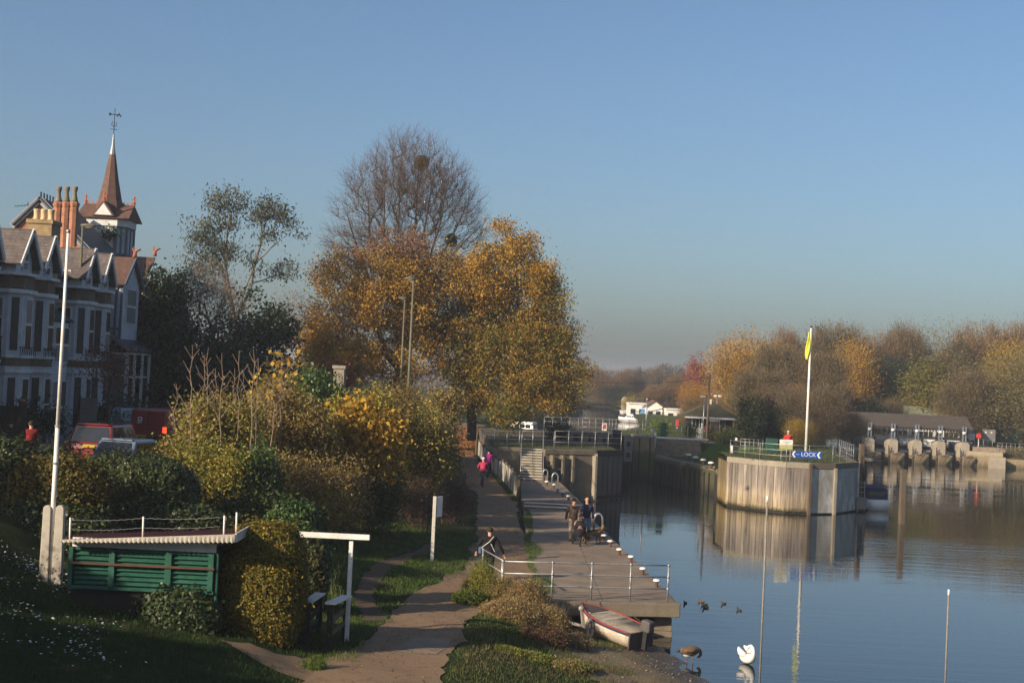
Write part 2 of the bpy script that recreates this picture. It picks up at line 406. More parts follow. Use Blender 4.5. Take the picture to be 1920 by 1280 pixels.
# ---- water
def Mwater(name, deep, rip, rough=0.02):
    m, n, b = _new(name)
    b.inputs["Base Color"].default_value = rgb(deep); b.inputs["Roughness"].default_value = rough
    b.inputs["IOR"].default_value = 1.33; b.inputs["Specular IOR Level"].default_value = 0.62
    v1 = coords(n, "Object", (0.22, 1.0, 1.0)); v2 = coords(n, "Object", (0.5, 1.6, 1.0))
    n1 = noise(n, v1, 1.3, 3, 0.5); n2 = noise(n, v2, 3.2, 3, 0.6)
    patch = ramp(n, noise(n, coords(n, "Object", (0.35, 1.0, 1.0)), 0.075, 3, 0.55), [(0.42, (0.10,) * 3), (0.62, (1,) * 3)])
    ad = n.nodes.new("ShaderNodeMath"); ad.operation = 'MULTIPLY_ADD'; n.links.new(n2, ad.inputs[0]); ad.inputs[1].default_value = 0.35; n.links.new(n1, ad.inputs[2])
    mu = n.nodes.new("ShaderNodeMath"); mu.operation = 'MULTIPLY'; n.links.new(patch, mu.inputs[0]); mu.inputs[1].default_value = rip
    k = n.nodes.new("ShaderNodeBump"); k.inputs["Distance"].default_value = 0.05
    n.links.new(mu.outputs[0], k.inputs["Strength"]); n.links.new(ad.outputs[0], k.inputs["Height"]); n.links.new(k.outputs[0], b.inputs["Normal"])
    return m
m_water = Mwater("river_water", (0.014, 0.020, 0.021), 0.30)
m_water2 = Mwater("upper_water", (0.02, 0.026, 0.028), 0.22, 0.05)
def sheet(name, poly, z, mat):
    m = MB(); m.add([(p[0], p[1], z) for p in poly], [tuple(range(len(poly)))]); o = m.build(name, mat); return tag(o, kind='structure')
sheet("river", [(-3, -200), (400, -200), (400, 172.4), (-3, 172.4)], 0.0, m_water)
sheet("upper_river", [(-30, 140), (37, 140), (37, 172), (57.4, 172.2), (57.4, 200), (62, 420), (400, 900), (-30, 900)], 1.4, m_water2)

# ---- lock island and far banks
WALL_L = [(12.15, 119.0), (12.9, 113.5), (13.9, 109.2), (15.35, 104.8), (14.9, 101.5), (14.75, 96.4)]
ISLE = [(12.15, 119.0), (12.6, 113.5), (13.7, 109.2), (15.1, 104.8), (14.9, 101.5), (14.75, 96.5), (16.4, 93.9), (18, 92.8), (19.5, 92.85), (21.3, 93.75), (23.6, 97.1),
        (25, 108), (28, 125), (33, 150), (38.3, 168), (38.6, 215), (36, 262), (27, 262), (20.5, 235), (15.5, 170), (11, 150), (10.3, 119)]
def inside(poly, x, y):
    x = np.asarray(x, float); y = np.asarray(y, float); r = np.zeros(x.shape, bool); n = len(poly)
    for i in range(n):
        x1, y1 = poly[i]; x2, y2 = poly[(i + 1) % n]
        c = ((y1 > y) != (y2 > y)); r ^= c & (x < (x2 - x1) * (y - y1) / ((y2 - y1) if y2 != y1 else 1e-9) + x1)
    return r
def segdist(pl, x, y):
    d = np.full(np.shape(x), 1e9)
    for (x1, y1), (x2, y2) in zip(pl[:-1], pl[1:]):
        L = (x2 - x1) ** 2 + (y2 - y1) ** 2; t = np.clip(((x - x1) * (x2 - x1) + (y - y1) * (y2 - y1)) / L, 0, 1)
        d = np.minimum(d, np.hypot(x - x1 - t * (x2 - x1), y - y1 - t * (y2 - y1)))
    return d
def HI(x, y):
    x = np.asarray(x, float); y = np.asarray(y, float)
    z = 3.28 - 0.5 * np.clip((y - 112) / 24, 0, 1)
    d = segdist(WALL_L[:4], x, y)
    low = 2.0 + (z - 2.0) * np.clip((d - 1.4) / 2.4, 0, 1)
    z = np.where((y > 103) & (y < 119.5) & (x < 19), np.minimum(z, low), z)
    t = np.clip((x - np.where(y > 118.8, 16.2, 15.6)) / 1.3, 0, 1); z = np.where((y > 110.5) & (y < 121.3), np.minimum(z, 2.03 + (z - 2.03) * t), z)
    return z + wob(x, y) * 0.3
tag(grid("lock_island", np.arange(9, 40, 0.35), list(np.arange(92, 150, 0.35)) + list(np.arange(150, 264, 3)), HI, m_isle,
         lambda x, y: inside(ISLE, x, y)), kind='structure')
LAWN = [(15.4, 112.5), (17.5, 108.6), (19.6, 107.8), (21.5, 110), (21.0, 116), (19.2, 121), (16.6, 120.5), (14.4, 122), (14.6, 117)]
tag(grid("mown_lawn", np.arange(14, 22, 0.25), np.arange(107, 123, 0.25), lambda x, y: HI(x, y) + 0.012, m_lawn, lambda x, y: inside(LAWN, x, y)), kind='structure')
RB = [(57.2, 177), (57.0, 169.3), (60.5, 168.6), (75, 166), (110, 160), (200, 150), (200, 420), (60, 420), (52, 300), (56.5, 190)]
def HR(x, y):
    z = 1.05 + 1.1 * np.clip((y - 169.5 + (x - 60) * 0.19) / 6, 0, 1); return z + wob(x, y) * 2
tag(grid("right_bank", list(np.arange(50, 112, 0.8)) + list(np.arange(112, 204, 6)), list(np.arange(148, 190, 0.8)) + list(np.arange(190, 424, 8)), HR, m_far, lambda x, y: inside(RB, x, y)), kind='structure')
FB = [(20, 262), (30, 255), (40, 250), (60, 250), (60, 420), (120, 700), (-60, 700), (-60, 410), (12, 410), (26, 330)]
tag(grid("far_bank", np.arange(-60, 124, 4), np.arange(248, 704, 4), lambda x, y: 2.6 + 0 * x, m_far, lambda x, y: inside(FB, x, y)), kind='structure')
sheet("far_ground", [(-1400, 690), (1400, 690), (1400, 2400), (-1400, 2400)], 2.4, m_far)

# ---- towpath, trail and road are draped strips
def strip(name, cl, mat, hf, lift=0.014, nx=7, step=0.3, ragged=0.12, kind='structure'):
    P = np.array([(c[0], c[1]) for c in cl], float); Wd = np.array([c[2] for c in cl], float)
    s = np.concatenate([[0], np.cumsum(np.hypot(*np.diff(P, axis=0).T))]); n = int(s[-1] / step) + 2; q = np.linspace(0, s[-1], n)
    def sm(a):
        r = np.interp(q, s, a); k = np.ones(5) / 5; p = np.pad(r, 2, mode='edge'); return np.convolve(p, k, 'valid')
    x, y, w = sm(P[:, 0]), sm(P[:, 1]), sm(Wd); tx, ty = np.gradient(x), np.gradient(y); L = np.hypot(tx, ty); nxv, nyv = ty / L, -tx / L
    rg = np.random.default_rng(abs(hash(name)) % 1000 if False else len(name)); V = []
    for j in range(nx):
        t = j / (nx - 1) - 0.5; jit = np.convolve(rg.normal(0, ragged * 1.7, n + 6), np.ones(7) / 7 ** .75, 'valid') if j in (0, nx - 1) else 0
        V.append(np.stack([x + nxv * (w * t + jit), y + nyv * (w * t + jit), np.zeros(n)], 1))
    V = np.stack(V, 1); V[..., 2] = hf(V[..., 0], V[..., 1]) + lift
    i = np.arange(nx - 1)[None, :] + np.arange(n - 1)[:, None] * nx
    f = np.stack([i, i + 1, i + 1 + nx, i + nx], -1).reshape(-1, 4)
    return tag(link(name, npmesh(name, V.reshape(-1, 3), f), mat, smooth=True), kind=kind)
def Mpath(name, a, b, c):
    m, n, bs = _new(name); v = coords(n)
    col = ramp(n, noise(n, v, 0.7, 6, 0.7), [(0.3, a), (0.5, b), (0.72, c)])
    f = noise(n, v, 30, 4, 0.8); vo = n.nodes.new("ShaderNodeTexVoronoi"); vo.inputs["Scale"].default_value = 26; n.links.new(v, vo.inputs["Vector"])
    col = mixc(n, 0.65, col, ramp(n, f, [(0.3, (0.62,) * 3), (0.7, (1.25,) * 3)]), 'MULTIPLY')
    col = mixc(n, 0.35, col, ramp(n, vo.outputs["Distance"], [(0.1, (1.4,) * 3), (0.5, (0.8,) * 3)]), 'MULTIPLY')
    n.links.new(col, bs.inputs["Base Color"]); bs.inputs["Roughness"].default_value = 0.95; bs.inputs["Specular IOR Level"].default_value = 0.12
    bump(n, bs, f, 0.6, 0.03); MATS[name] = m; return m
m_path = Mpath("path_gravel", (0.215, 0.142, 0.087), (0.262, 0.178, 0.11), (0.168, 0.115, 0.072))
m_asph = M("asphalt", (0.05, 0.05, 0.052), (0.038, 0.038, 0.042), 0.9, 1.2, 0.3, fine=40)
TOW = [(-2.5, 20, 3.4), (-2.55, 28, 3.2), (-2.45, 31, 3.0), (-2.3, 34, 2.5), (-2.0, 37, 2.2), (-1.75, 40, 2.2), (-1.5, 43, 2.6), (-.85, 46, 2.7), (0.0, 50, 2.6), (0.15, 54, 2.5), (0.1, 60, 2.3), (-.1, 70, 2.2), (-.55, 80, 2.3),
       (-1.6, 92, 2.2), (-2.7, 104, 2.1), (-3.6, 115, 2.1), (-4.1, 128, 2.2), (-4.6, 136, 2.4), (-6.0, 144, 2.4)]
strip("towpath", TOW, m_path, HG, .022)
strip("worn_ground", [(-6.1, 31.5, .1), (-5.2, 31.4, 1.1), (-4.3, 31.4, 2.2), (-3.4, 31.7, 2.8), (-2.6, 32.2, 2.6)], m_path, HG, 0.017, 9, .2, .16)
strip("concrete_apron", [(-1.95, 34.2, 1.0), (-1.8, 35.6, 1.05), (-1.62, 37.0, 1.0)], M("old_concrete", (.25, .185, .13), (.20, .15, .105), .9, 1.5, .3, fine=18), HG, 0.030, 4, .4, .02)
strip("trodden_trail", [(-3.3, 38.5, .9), (-3.75, 41, .8), (-4.2, 44, .7), (-4.0, 48, .6), (-3.4, 52, .5), (-2.6, 56, .5)], Mpath("trail_earth", (.105, .075, .05), (.13, .092, .06), (.085, .062, .042)), HG, 0.014, 5)
strip("road", [(-17.8, 12, 6), (-17.2, 25, 6), (-16.5, 38, 6), (-15.9, 54, 6), (-15.8, 78, 6), (-16.2, 110, 6), (-16.4, 160, 6)], m_asph, HG, 0.02, 7, 1.0, 0.0)
# ------------------------------------------------------------------ vegetation
m_leaf = Mattr("leaf", 0.6, 0.28, amt=0.0)
m_bark = M("bark", (0.085, 0.066, 0.048), (0.05, 0.04, 0.03), 0.9, 3.0, 0.5)
m_bark2 = M("pale_bark", (0.20, 0.165, 0.125), (0.12, 0.095, 0.075), 0.9, 3.0, 0.4)
m_twig = M("twig_bark", (0.115, 0.072, 0.052), (0.075, 0.05, 0.04), 0.9, 3.0)
m_ivyleaf = Mattr("glossy_leaf", 0.45, 0.12, amt=0.0, spec=0.3)
PAL = dict(
    gold=[(.40, .215, .026), (.35, .17, .022), (.44, .265, .038), (.25, .13, .022), (.29, .19, .03)],
    goldgreen=[(.34, .20, .028), (.24, .175, .028), (.155, .14, .026), (.29, .17, .026), (.10, .10, .02)],
    pink=[(.20, .12, .08), (.23, .135, .08), (.17, .105, .07)],
    grey=[(.10, .115, .085), (.13, .14, .105), (.075, .09, .065)],
    dark=[(.018, .034, .012), (.026, .045, .014), (.014, .026, .010)],
    green=[(.042, .085, .018), (.06, .105, .02), (.035, .065, .015)],
    red=[(.30, .062, .03), (.34, .10, .035), (.22, .05, .03)],
    rust=[(.23, .135, .068), (.19, .115, .058), (.165, .11, .062)],
    brown=[(.15, .105, .06), (.118, .085, .05), (.175, .125, .066), (.13, .105, .056)],
    olive=[(.165, .14, .05), (.135, .115, .046), (.19, .155, .055)],
    yellowgreen=[(.24, .215, .038), (.18, .175, .034), (.30, .235, .038)],
    shrub=[(.22, .20, .045), (.29, .22, .05), (.16, .17, .036), (.35, .25, .055), (.22, .15, .06)],
    shrubbrown=[(.22, .145, .06), (.27, .18, .062), (.17, .12, .05), (.32, .23, .05), (.18, .17, .045)],
    yellow=[(.44, .265, .032), (.50, .31, .05), (.33, .20, .03), (.25, .17, .03)],
    privet=[(.15, .125, .018), (.185, .145, .02), (.11, .10, .016), (.26, .185, .026)],
    hedge=[(.045, .062, .015), (.035, .05, .013), (.06, .075, .018)],
    purple=[(.07, .022, .026), (.05, .018, .02)],
    dry=[(.28, .19, .09), (.23, .155, .075), (.34, .235, .105), (.19, .15, .055)],
    weed=[(.11, .12, .03), (.16, .145, .035), (.08, .105, .024)],
    willow=[(.26, .19, .055), (.22, .17, .05), (.30, .21, .06)])

def tubes(P0, P1, R0, R1, n=4):
    P0, P1 = np.asarray(P0, float), np.asarray(P1, float); d = P1 - P0; L = np.linalg.norm(d, axis=1, keepdims=True); d = d / np.maximum(L, 1e-6)
    up = np.where(np.abs(d[:, 2:3]) > 0.95, np.array([[1., 0, 0]]), np.array([[0, 0, 1.]])); u = np.cross(d, up); u /= np.linalg.norm(u, axis=1, keepdims=True); w = np.cross(u, d)
    a = np.arange(n) * 2 * np.pi / n; ca, sa = np.cos(a), np.sin(a)
    ring = u[:, None, :] * ca[None, :, None] + w[:, None, :] * sa[None, :, None]
    V = np.concatenate([P0[:, None, :] + ring * np.asarray(R0)[:, None, None], P1[:, None, :] + ring * np.asarray(R1)[:, None, None]], 1)
    b = (np.arange(len(P0)) * 2 * n)[:, None]; i = np.arange(n)[None, :]; j = (i + 1) % n
    Fq = np.stack([b + i, b + j, b + j + n, b + i + n], -1).reshape(-1, 4)
    return V.reshape(-1, 3), Fq
def leaves(Cn, size, cols, rg, asp=0.55, droop=0.0, normal=None):
    """diamond leaves; returns vertices, faces, colours"""
    N = len(Cn); size = np.broadcast_to(size, (N,))
    a = rg.normal(size=(N, 3)); a[:, 2] -= droop; a /= np.linalg.norm(a, axis=1, keepdims=True)
    q = rg.normal(size=(N, 3)) if normal is None else normal + rg.normal(size=(N, 3)) * 0.55
    if normal is not None:
        q /= np.linalg.norm(q, axis=1, keepdims=True); a = a - q * (a * q).sum(1, keepdims=True); a /= np.linalg.norm(a, axis=1, keepdims=True); b = np.cross(q, a)
    else:
        b = np.cross(a, q)
    b /= np.linalg.norm(b, axis=1, keepdims=True)
    a *= size[:, None] * 0.5; b *= size[:, None] * 0.5 * asp
    V = np.stack([Cn - a, Cn + b, Cn + a, Cn - b], 1).reshape(-1, 3)
    return V, np.arange(4 * N).reshape(N, 4), np.repeat(cols, 4, 0)
def pick(pal, N, rg, clump=None, var=0.2):
    p = np.array(PAL[pal] if isinstance(pal, str) else pal)
    i = rg.integers(0, len(p), N)
    if clump is not None:
        ci = rg.integers(0, len(p), clump.max() + 1)[clump]; i = np.where(rg.random(N) < 0.6, ci, i)
    c = p[i]
    return np.clip(c * (1 + rg.normal(0, var, (N, 1))).clip(.45, 1.7) * (1 + rg.normal(0, .06, (N, 3))), .004, .9)
def in_ells(ells, N, rg, shell=0.45):
    w = np.array([e[3] * e[4] * e[5] for e in ells]) ** (2 / 3.); k = rg.choice(len(ells), N, p=w / w.sum()); E = np.array(ells)[k]
    d = rg.normal(size=(N, 3)); d /= np.linalg.norm(d, axis=1, keepdims=True); r = rg.random(N)[:, None] ** shell
    return E[:, :3] + d * r * E[:, 3:6], d
def grow(stems, T, rg, k=3, sag=0.12, up=0.6, first=0):
    """branches from the prefilled stems to every target; returns node positions and parents"""
    pos = []; par = []
    for st in stems:
        for i, p in enumerate(st[1]):
            pos.append(p); par.append(st[0] if i == 0 else len(pos) - 2)
    n0 = len(pos); cap = n0 + k * len(T); A = np.zeros((cap, 3)); A[:n0] = pos; n = n0
    root = np.mean([p for p in pos[first:]], axis=0); order = np.argsort(np.linalg.norm(T - root, axis=1)); tips = []
    for ti in order:
        t = T[ti]; q = A[first:n]; dv = t - q; d = np.sqrt((dv * dv).sum(1)); j = first + int(np.argmin(d + up * np.maximum(0, q[:, 2] - t[2] + 0.35 * d)))
        a = A[j]; dd = t - a; L = np.linalg.norm(dd); pj = j
        for s in range(1, k + 1):
            f = s / k; p = a + dd * f; p = p + np.array([0, 0, -1.0]) * L * sag * (f * (1 - f)) * 2
            if s < k: p = p + rg.normal(0, L * 0.045, 3)
            A[n] = p; par.append(pj); pj = n; n += 1
        tips.append(n - 1)
    return A[:n], np.array(par), tips
def radii(A, par, r_tip, power=0.5, rmax=1.0):
    c = np.zeros(len(A)); child = np.zeros(len(A), bool)
    for i in range(len(A)):
        if par[i] >= 0: child[par[i]] = True
    c[~child] = 1
    for i in range(len(A) - 1, -1, -1):
        if par[i] >= 0: c[par[i]] += c[i]
    return np.minimum(r_tip * np.maximum(c, 1) ** power, rmax)
def skel_mesh(name, A, par, R, n=5):
    i = np.where(par >= 0)[0]; P0, P1 = A[par[i]], A[i]; R0 = np.minimum(R[par[i]], R[i] * 1.6); R1 = R[i]
    v, f = tubes(P0, P1, R0, R1, n); return npmesh(name, v, f)
def line(p, q, n, rg=None, j=0.0):
    p, q = np.array(p, float), np.array(q, float); t = np.linspace(0, 1, n)[:, None]; r = p + (q - p) * t
    if rg is not None and j: r[1:-1] += rg.normal(0, j, (n - 2, 3))
    return r
def vegthing(name, base, label, cat, group, crown, trunk, mats=(m_leaf, m_bark), names=("crown", "trunk")):
    o = thing(name, base, label, cat, group)
    for me, mt, nm in ((crown, mats[0], names[0]), (trunk, mats[1], names[1])):
        if me is not None: link(nm, me, mt, o)
    return o
def leafmesh(name, V, F_, Cc):
    me = npmesh(name, V, F_); setcol(me, Cc); return me
def tree(name, base, stems, ells, label, cat="tree", group=None, seed=1, nt=160, lpt=60, ls=0.26, spread=0.5, pal="gold", r_tip=0.012, rmax=0.5, mats=(m_leaf, m_bark), up=0.6, shell=0.45, droop=0.3, asp=0.55, mixpal=None, k=3, first=1):
    """base and all else in world metres; stems: list of (parent node, points)"""
    rg = np.random.default_rng(seed); b = np.array(base, float)
    T, _ = in_ells(ells, nt, rg, shell)
    A, par, tips = grow(stems, T, rg, k=k, up=up, first=first); R = radii(A, par, r_tip, 0.52, rmax)
    tm = skel_mesh("trunk", A - b, par, R)
    N = nt * lpt; cl = np.repeat(np.arange(nt), lpt); Cn = T[cl] + rg.normal(0, spread, (N, 3)) * np.array([1, 1, .75])
    cols = pick(pal, N, rg, cl)
    if mixpal:                                     # a second foliage colour for the clumps of another height
        f = mixpal[1](T); sw = rg.random(nt) < f; m = sw[cl]; cols[m] = pick(mixpal[0], int(m.sum()), rg)
    v, f, c = leaves(Cn - b, rg.uniform(.65, 1.3, N) * ls, cols, rg, asp, droop)
    return vegthing(name, base, label, cat, group, leafmesh("crown", v, f, c), tm, mats)
def mass(Es, N, rg, ls, pal, nclump=60, cs=0.35, asp=0.6, droop=0.2, var=0.22):
    """leaf cloud over ellipsoids, gathered into clumps"""
    T, _ = in_ells(Es, nclump, rg, 0.35); cl = rg.integers(0, nclump, N)
    Cn = T[cl] + rg.normal(0, cs, (N, 3)); return leaves(Cn, rg.uniform(.6, 1.35, N) * ls, pick(pal, N, rg, cl, var), rg, asp, droop)
def shrub(name, c, r, label, cat="shrub", group=None, seed=1, N=6000, ls=0.16, pal="shrub", nt=70, cs=0.33, base_z=None, stems=7, mats=(m_leaf, m_twig), lobes=5, droop=0.2, asp=0.6, tw=0.012):
    """c centre, r radii (world). Stems rise from the ground to the leaf clumps."""
    rg = np.random.default_rng(seed); c = np.array(c, float); r = np.array(r, float)
    bz = hz(c[0], c[1]) if base_z is None else base_z; base = np.array([c[0], c[1], bz])
    E = [(c[0], c[1], c[2], r[0] * .8, r[1] * .8, r[2] * .85)]
    for i in range(lobes):
        a = rg.uniform(0, 6.28); h = rg.uniform(-.5, .75); q = rg.uniform(.35, .6)
        E.append((c[0] + math.cos(a) * r[0] * .6, c[1] + math.sin(a) * r[1] * .6, c[2] + h * r[2] * .75, r[0] * q, r[1] * q, r[2] * q * .8))
    T, _ = in_ells(E, nt, rg, 0.4); T[:, 2] = np.maximum(T[:, 2], bz + 0.15)
    st = [(-1, [base - np.array([0, 0, .12])])]
    for i in range(stems):
        a = rg.uniform(0, 6.28); q = rg.uniform(0, .45)
        p0 = base + np.array([math.cos(a) * r[0] * q, math.sin(a) * r[1] * q, -.05]); p1 = p0 + np.array([math.cos(a) * r[0] * .2, math.sin(a) * r[1] * .2, (c[2] - bz) * .8])
        st.append((0, list(line(p0, p1, 4, rg, .03))))
    A, par, tips = grow(st, T, rg, k=3, up=.5); R = radii(A, par, tw, .45, .12)
    cl = rg.integers(0, nt, N); Cn = T[cl] + rg.normal(0, cs, (N, 3)); Cn[:, 2] = np.maximum(Cn[:, 2], bz + .03)
    v, f, cc = leaves(Cn - base, rg.uniform(.6, 1.35, N) * ls, pick(pal, N, rg, cl), rg, asp, droop)
    return vegthing(name, base, label, cat, group, leafmesh("foliage", v, f, cc), skel_mesh("stems", A - base, par, R, 4), mats, ("foliage", "stems"))
def pxell(px, py, d, hw, hh, dep=None):
    """ellipsoid seen at a photo place: half width and half height in photo pixels at distance d"""
    p = on(px, py, d); s = d / F; return (p.x, p.y, p.z, hw * s, (dep if dep else hw * s), hh * s)

# ---- the big bare tree: fan of upright stems ending in fine twigs
def bare_giant():
    rg = np.random.default_rng(11); D = 112.; b = on(752, 775, D); base = np.array([b.x, D, 3.3])
    def P(px, py, dy=0.0): q = on(px, py, D + dy); return np.array([q.x, q.y, q.z])
    stems = [(-1, list(line(base, P(755, 560), 7, rg, .08)))]
    tops = [((700, 500), (693, 430), (690, 370)), ((725, 500), (720, 420), (722, 330)), ((745, 480), (748, 390), (752, 300)), ((775, 480), (780, 400), (785, 320)), ((780, 500), (800, 410), (815, 310)),
            ((800, 500), (825, 420), (838, 350)), ((690, 520), (665, 450), (650, 400)), ((815, 500), (850, 440), (872, 390)), ((830, 500), (868, 455), (905, 420)), ((680, 530), (645, 490), (620, 460))]
    for i, t in enumerate(tops):
        pts = [P(*t[0], rg.uniform(-2, 2)), P(*t[1], rg.uniform(-3, 3)), P(*t[2], rg.uniform(-3, 3))]
        fine = []
        prev = np.array(stems[0][1][-1 - (i % 3)])
        for q in pts: fine += list(line(prev, q, 4)[1:]); prev = q
        stems.append((6 - (i % 3), fine))
    E = [pxell(765, 372, D, 120, 112, 5.5), pxell(770, 330, D, 80, 80, 4.5), pxell(700, 400, D, 75, 80, 4.5), pxell(838, 385, D, 62, 85, 4.5), pxell(880, 430, D, 32, 42, 3), pxell(650, 470, D, 45, 45, 4), pxell(760, 470, D, 110, 45, 5)]
    T, _ = in_ells(E, 1550, rg, .42)
    A, par, tips = grow(stems, T, rg, k=3, sag=-.03, up=1.3, first=7); R = radii(A, par, .0125, .49, .40); ns = sum(len(q[1]) for q in stems); R[7:ns] = np.maximum(R[7:ns], np.tile(np.linspace(.15, .022, 9), len(stems) - 1)[:ns - 7]); R[:7] = .42
    tm = skel_mesh("trunk", A - base, par, R, 5)
    # sprays of twigs at every tip, bent upward and outward
    cen = np.array(E[0][:3]) - np.array([0, 0, 4.]); t0 = np.repeat(A[tips], 7, 0); out = t0 - cen; out /= np.linalg.norm(out, axis=1, keepdims=True)
    d1 = out * .8 + rg.normal(0, .55, out.shape) + np.array([0, 0, .45]); d1 /= np.linalg.norm(d1, axis=1, keepdims=True); L = rg.uniform(.35, 1.0, (len(d1), 1))
    p1 = t0 + d1 * L; d2 = d1 + rg.normal(0, .45, d1.shape); d2 /= np.linalg.norm(d2, axis=1, keepdims=True); p2 = p1 + d2 * L * .7
    v, f = tubes(np.concatenate([t0, p1]) - base, np.concatenate([p1, p2]) - base, np.full(2 * len(t0), .008), np.concatenate([np.full(len(t0), .005), np.full(len(t0), .002)]), 3)
    o = vegthing("bare_tree", base, "tallest tree in view, leafless with a domed fan of fine branches", "tree", None, npmesh("twigs", v, f), tm, (m_twig, m_bark), ("twigs", "trunk"))
    for k, (px, py, r) in enumerate([(791, 306, .58), (757, 357, .26), (846, 450, .5), (795, 470, .42)]):       # ivy and mistletoe balls
        c = on(px, py, D - 1); n = int(2600 * r * r / .3); d = rg.normal(size=(n, 3)); d /= np.linalg.norm(d, axis=1, keepdims=True); q = np.array(c) + d * (rg.random((n, 1)) ** .4) * r * np.array([1, 1, 1.1])
        v, f, cc = leaves(q - base, rg.uniform(.08, .16, n), pick([(.10, .085, .022), (.08, .075, .02), (.13, .10, .03)] if k != 2 else "dark", n, rg), rg, .4)
        link("mistletoe", leafmesh("mistletoe", v, f, cc), m_leaf, o)
bare_giant()

# ---- the two golden trees in front of it
def stems_from(base, pts, rg, n=5):
    base = np.array(base, float); return [(-1, list(line(base, pts[0], n, rg, .06)))] + [(n - 1, list(line(pts[0], p, n, rg, .1)[1:])) for p in pts[1:]]
rg0 = np.random.default_rng(3)
def W(px, py, d): p = on(px, py, d); return np.array([p.x, p.y, p.z])
b = on(735, 775, 100); b = (b.x, 100., 3.3)
tree("golden_tree", b, stems_from(b, [W(748, 690, 100), W(690, 590, 99), W(720, 540, 100), W(640, 600, 100), W(790, 600, 101), W(735, 470, 101)], rg0),
     [pxell(665, 600, 99, 95, 110, 4), pxell(600, 660, 98, 62, 70, 3), pxell(735, 560, 100, 90, 110, 4), pxell(790, 620, 101, 60, 110, 3.5), pxell(680, 690, 97, 120, 50, 3.4), pxell(640, 520, 100, 50, 55, 3), pxell(745, 480, 101, 70, 50, 3.5)],
     "golden leaved tree directly below the tall bare tree, thin pinkish top", "tree", None, 21, r_tip=.019, nt=400, lpt=210, ls=.17, spread=.45, pal="gold",
     mixpal=("pink", lambda T: np.clip((T[:, 2] - 14.2) / 3.0, 0, .85)))
b = on(885, 800, 102); b = (b.x, 102., 3.3)
tree("green_gold_tree", b, stems_from(b, [W(890, 720, 102), W(880, 600, 102), W(935, 620, 101), W(960, 520, 102), W(1010, 640, 101), W(860, 540, 102), W(955, 450, 102)], rg0),
     [pxell(950, 560, 102, 95, 110, 4.5), pxell(880, 570, 102, 85, 100, 4.5), pxell(1010, 620, 101, 65, 90, 3.8), pxell(955, 460, 102, 45, 50, 2.6), pxell(1045, 690, 100, 55, 50, 3), pxell(960, 690, 100, 105, 80, 4), pxell(870, 670, 102, 65, 85, 4), pxell(950, 770, 99, 50, 32, 2.6), pxell(890, 745, 101, 40, 45, 2.5), pxell(1040, 745, 100, 35, 30, 2.4), pxell(1085, 715, 100, 28, 25, 2), pxell(1015, 540, 102, 48, 60, 3), pxell(838, 530, 101, 48, 60, 3.2), pxell(1050, 640, 101, 42, 60, 3), pxell(902, 505, 102, 36, 36, 3)],
     "bushy orange and olive tree overhanging the lock beside the path", "tree", None, 22, r_tip=.019, nt=640, lpt=185, ls=.17, spread=.45, pal="goldgreen",
     mixpal=("gold", lambda T: np.clip((T[:, 2] - 9.5) / 8.0, .03, .75)))
b = on(640, 800, 92); b = (b.x, 92., 3.2)
tree("red_maple", b, stems_from(b, [W(630, 740, 92), W(615, 710, 92)], rg0), [pxell(625, 705, 92, 34, 32)], "small red leaved tree left of the stone pillar", "tree", None, 23, nt=40, lpt=45, ls=.2, spread=.3, pal="red", r_tip=.01)
b = on(560, 720, 120); b = (b.x, 120., 3.8)
tree("thin_pink_tree", b, stems_from(b, [W(560, 640, 120), W(540, 580, 120), W(580, 580, 120)], rg0), [pxell(550, 585, 120, 50, 45), pxell(590, 610, 120, 40, 45)], "almost bare pinkish tree between the dark evergreens and the golden tree", "tree", None, 24, nt=140, lpt=22, ls=.2, spread=.5, pal="pink", asp=.2)

# ---- eucalyptus
D = 93.; b = on(440, 760, D); b = (b.x, D, 3.8)
clump = [(432, 372, 34, 24), (415, 385, 26, 30), (452, 378, 18, 22), (384, 430, 36, 30), (370, 455, 32, 22), (400, 455, 30, 22), (435, 420, 24, 26), (500, 388, 32, 18), (515, 405, 30, 22), (488, 408, 26, 26), (500, 440, 30, 18), (540, 415, 22, 18), (560, 440, 16, 18), (470, 490, 22, 22), (520, 512, 26, 18), (535, 505, 18, 18), (395, 490, 45, 28), (420, 470, 30, 30), (365, 490, 26, 18)]
st = [(-1, list(line(b, W(440, 600, D), 6, rg0, .05)))]
for pts in [[(425, 520), (425, 450), (440, 375)], [(470, 540), (485, 470), (505, 395)], [(482, 490), (520, 455), (555, 430)], [(415, 500), (385, 440)], [(475, 530), (525, 515)], [(420, 480), (430, 410), (425, 370)]]:
    prev = np.array(st[0][1][-1]); fine = []
    for q in pts: w = W(*q, D + rg0.uniform(-1, 1)); fine += list(line(prev, w, 4, rg0, .05)[1:]); prev = w
    st.append((5, fine))
tree("eucalyptus_tree", b, st, [pxell(*c[:2], D, c[2], c[3]) for c in clump], "tall grey green tree with wispy separate leaf clumps against the sky", "tree", None, 25, nt=210, lpt=34, ls=.23, spread=.36, pal="grey", mats=(m_leaf, m_bark2), droop=1.2, asp=.38, first=5, r_tip=.016)
b = on(395, 760, 86); b = (b.x, 86., 3.8)
tree("grey_twiggy_tree", b, stems_from(b, [W(398, 640, 86), W(380, 540, 86), W(420, 530, 86)], rg0), [pxell(395, 545, 86, 52, 60), pxell(430, 590, 84, 38, 60), pxell(370, 520, 87, 30, 40)],
     "pale grey brown twiggy tree in front of the eucalyptus", "tree", None, 26, nt=200, lpt=36, ls=.20, spread=.42, pal=[(.16, .125, .095), (.20, .16, .12), (.13, .11, .08)], mats=(m_leaf, m_bark2), asp=.2)

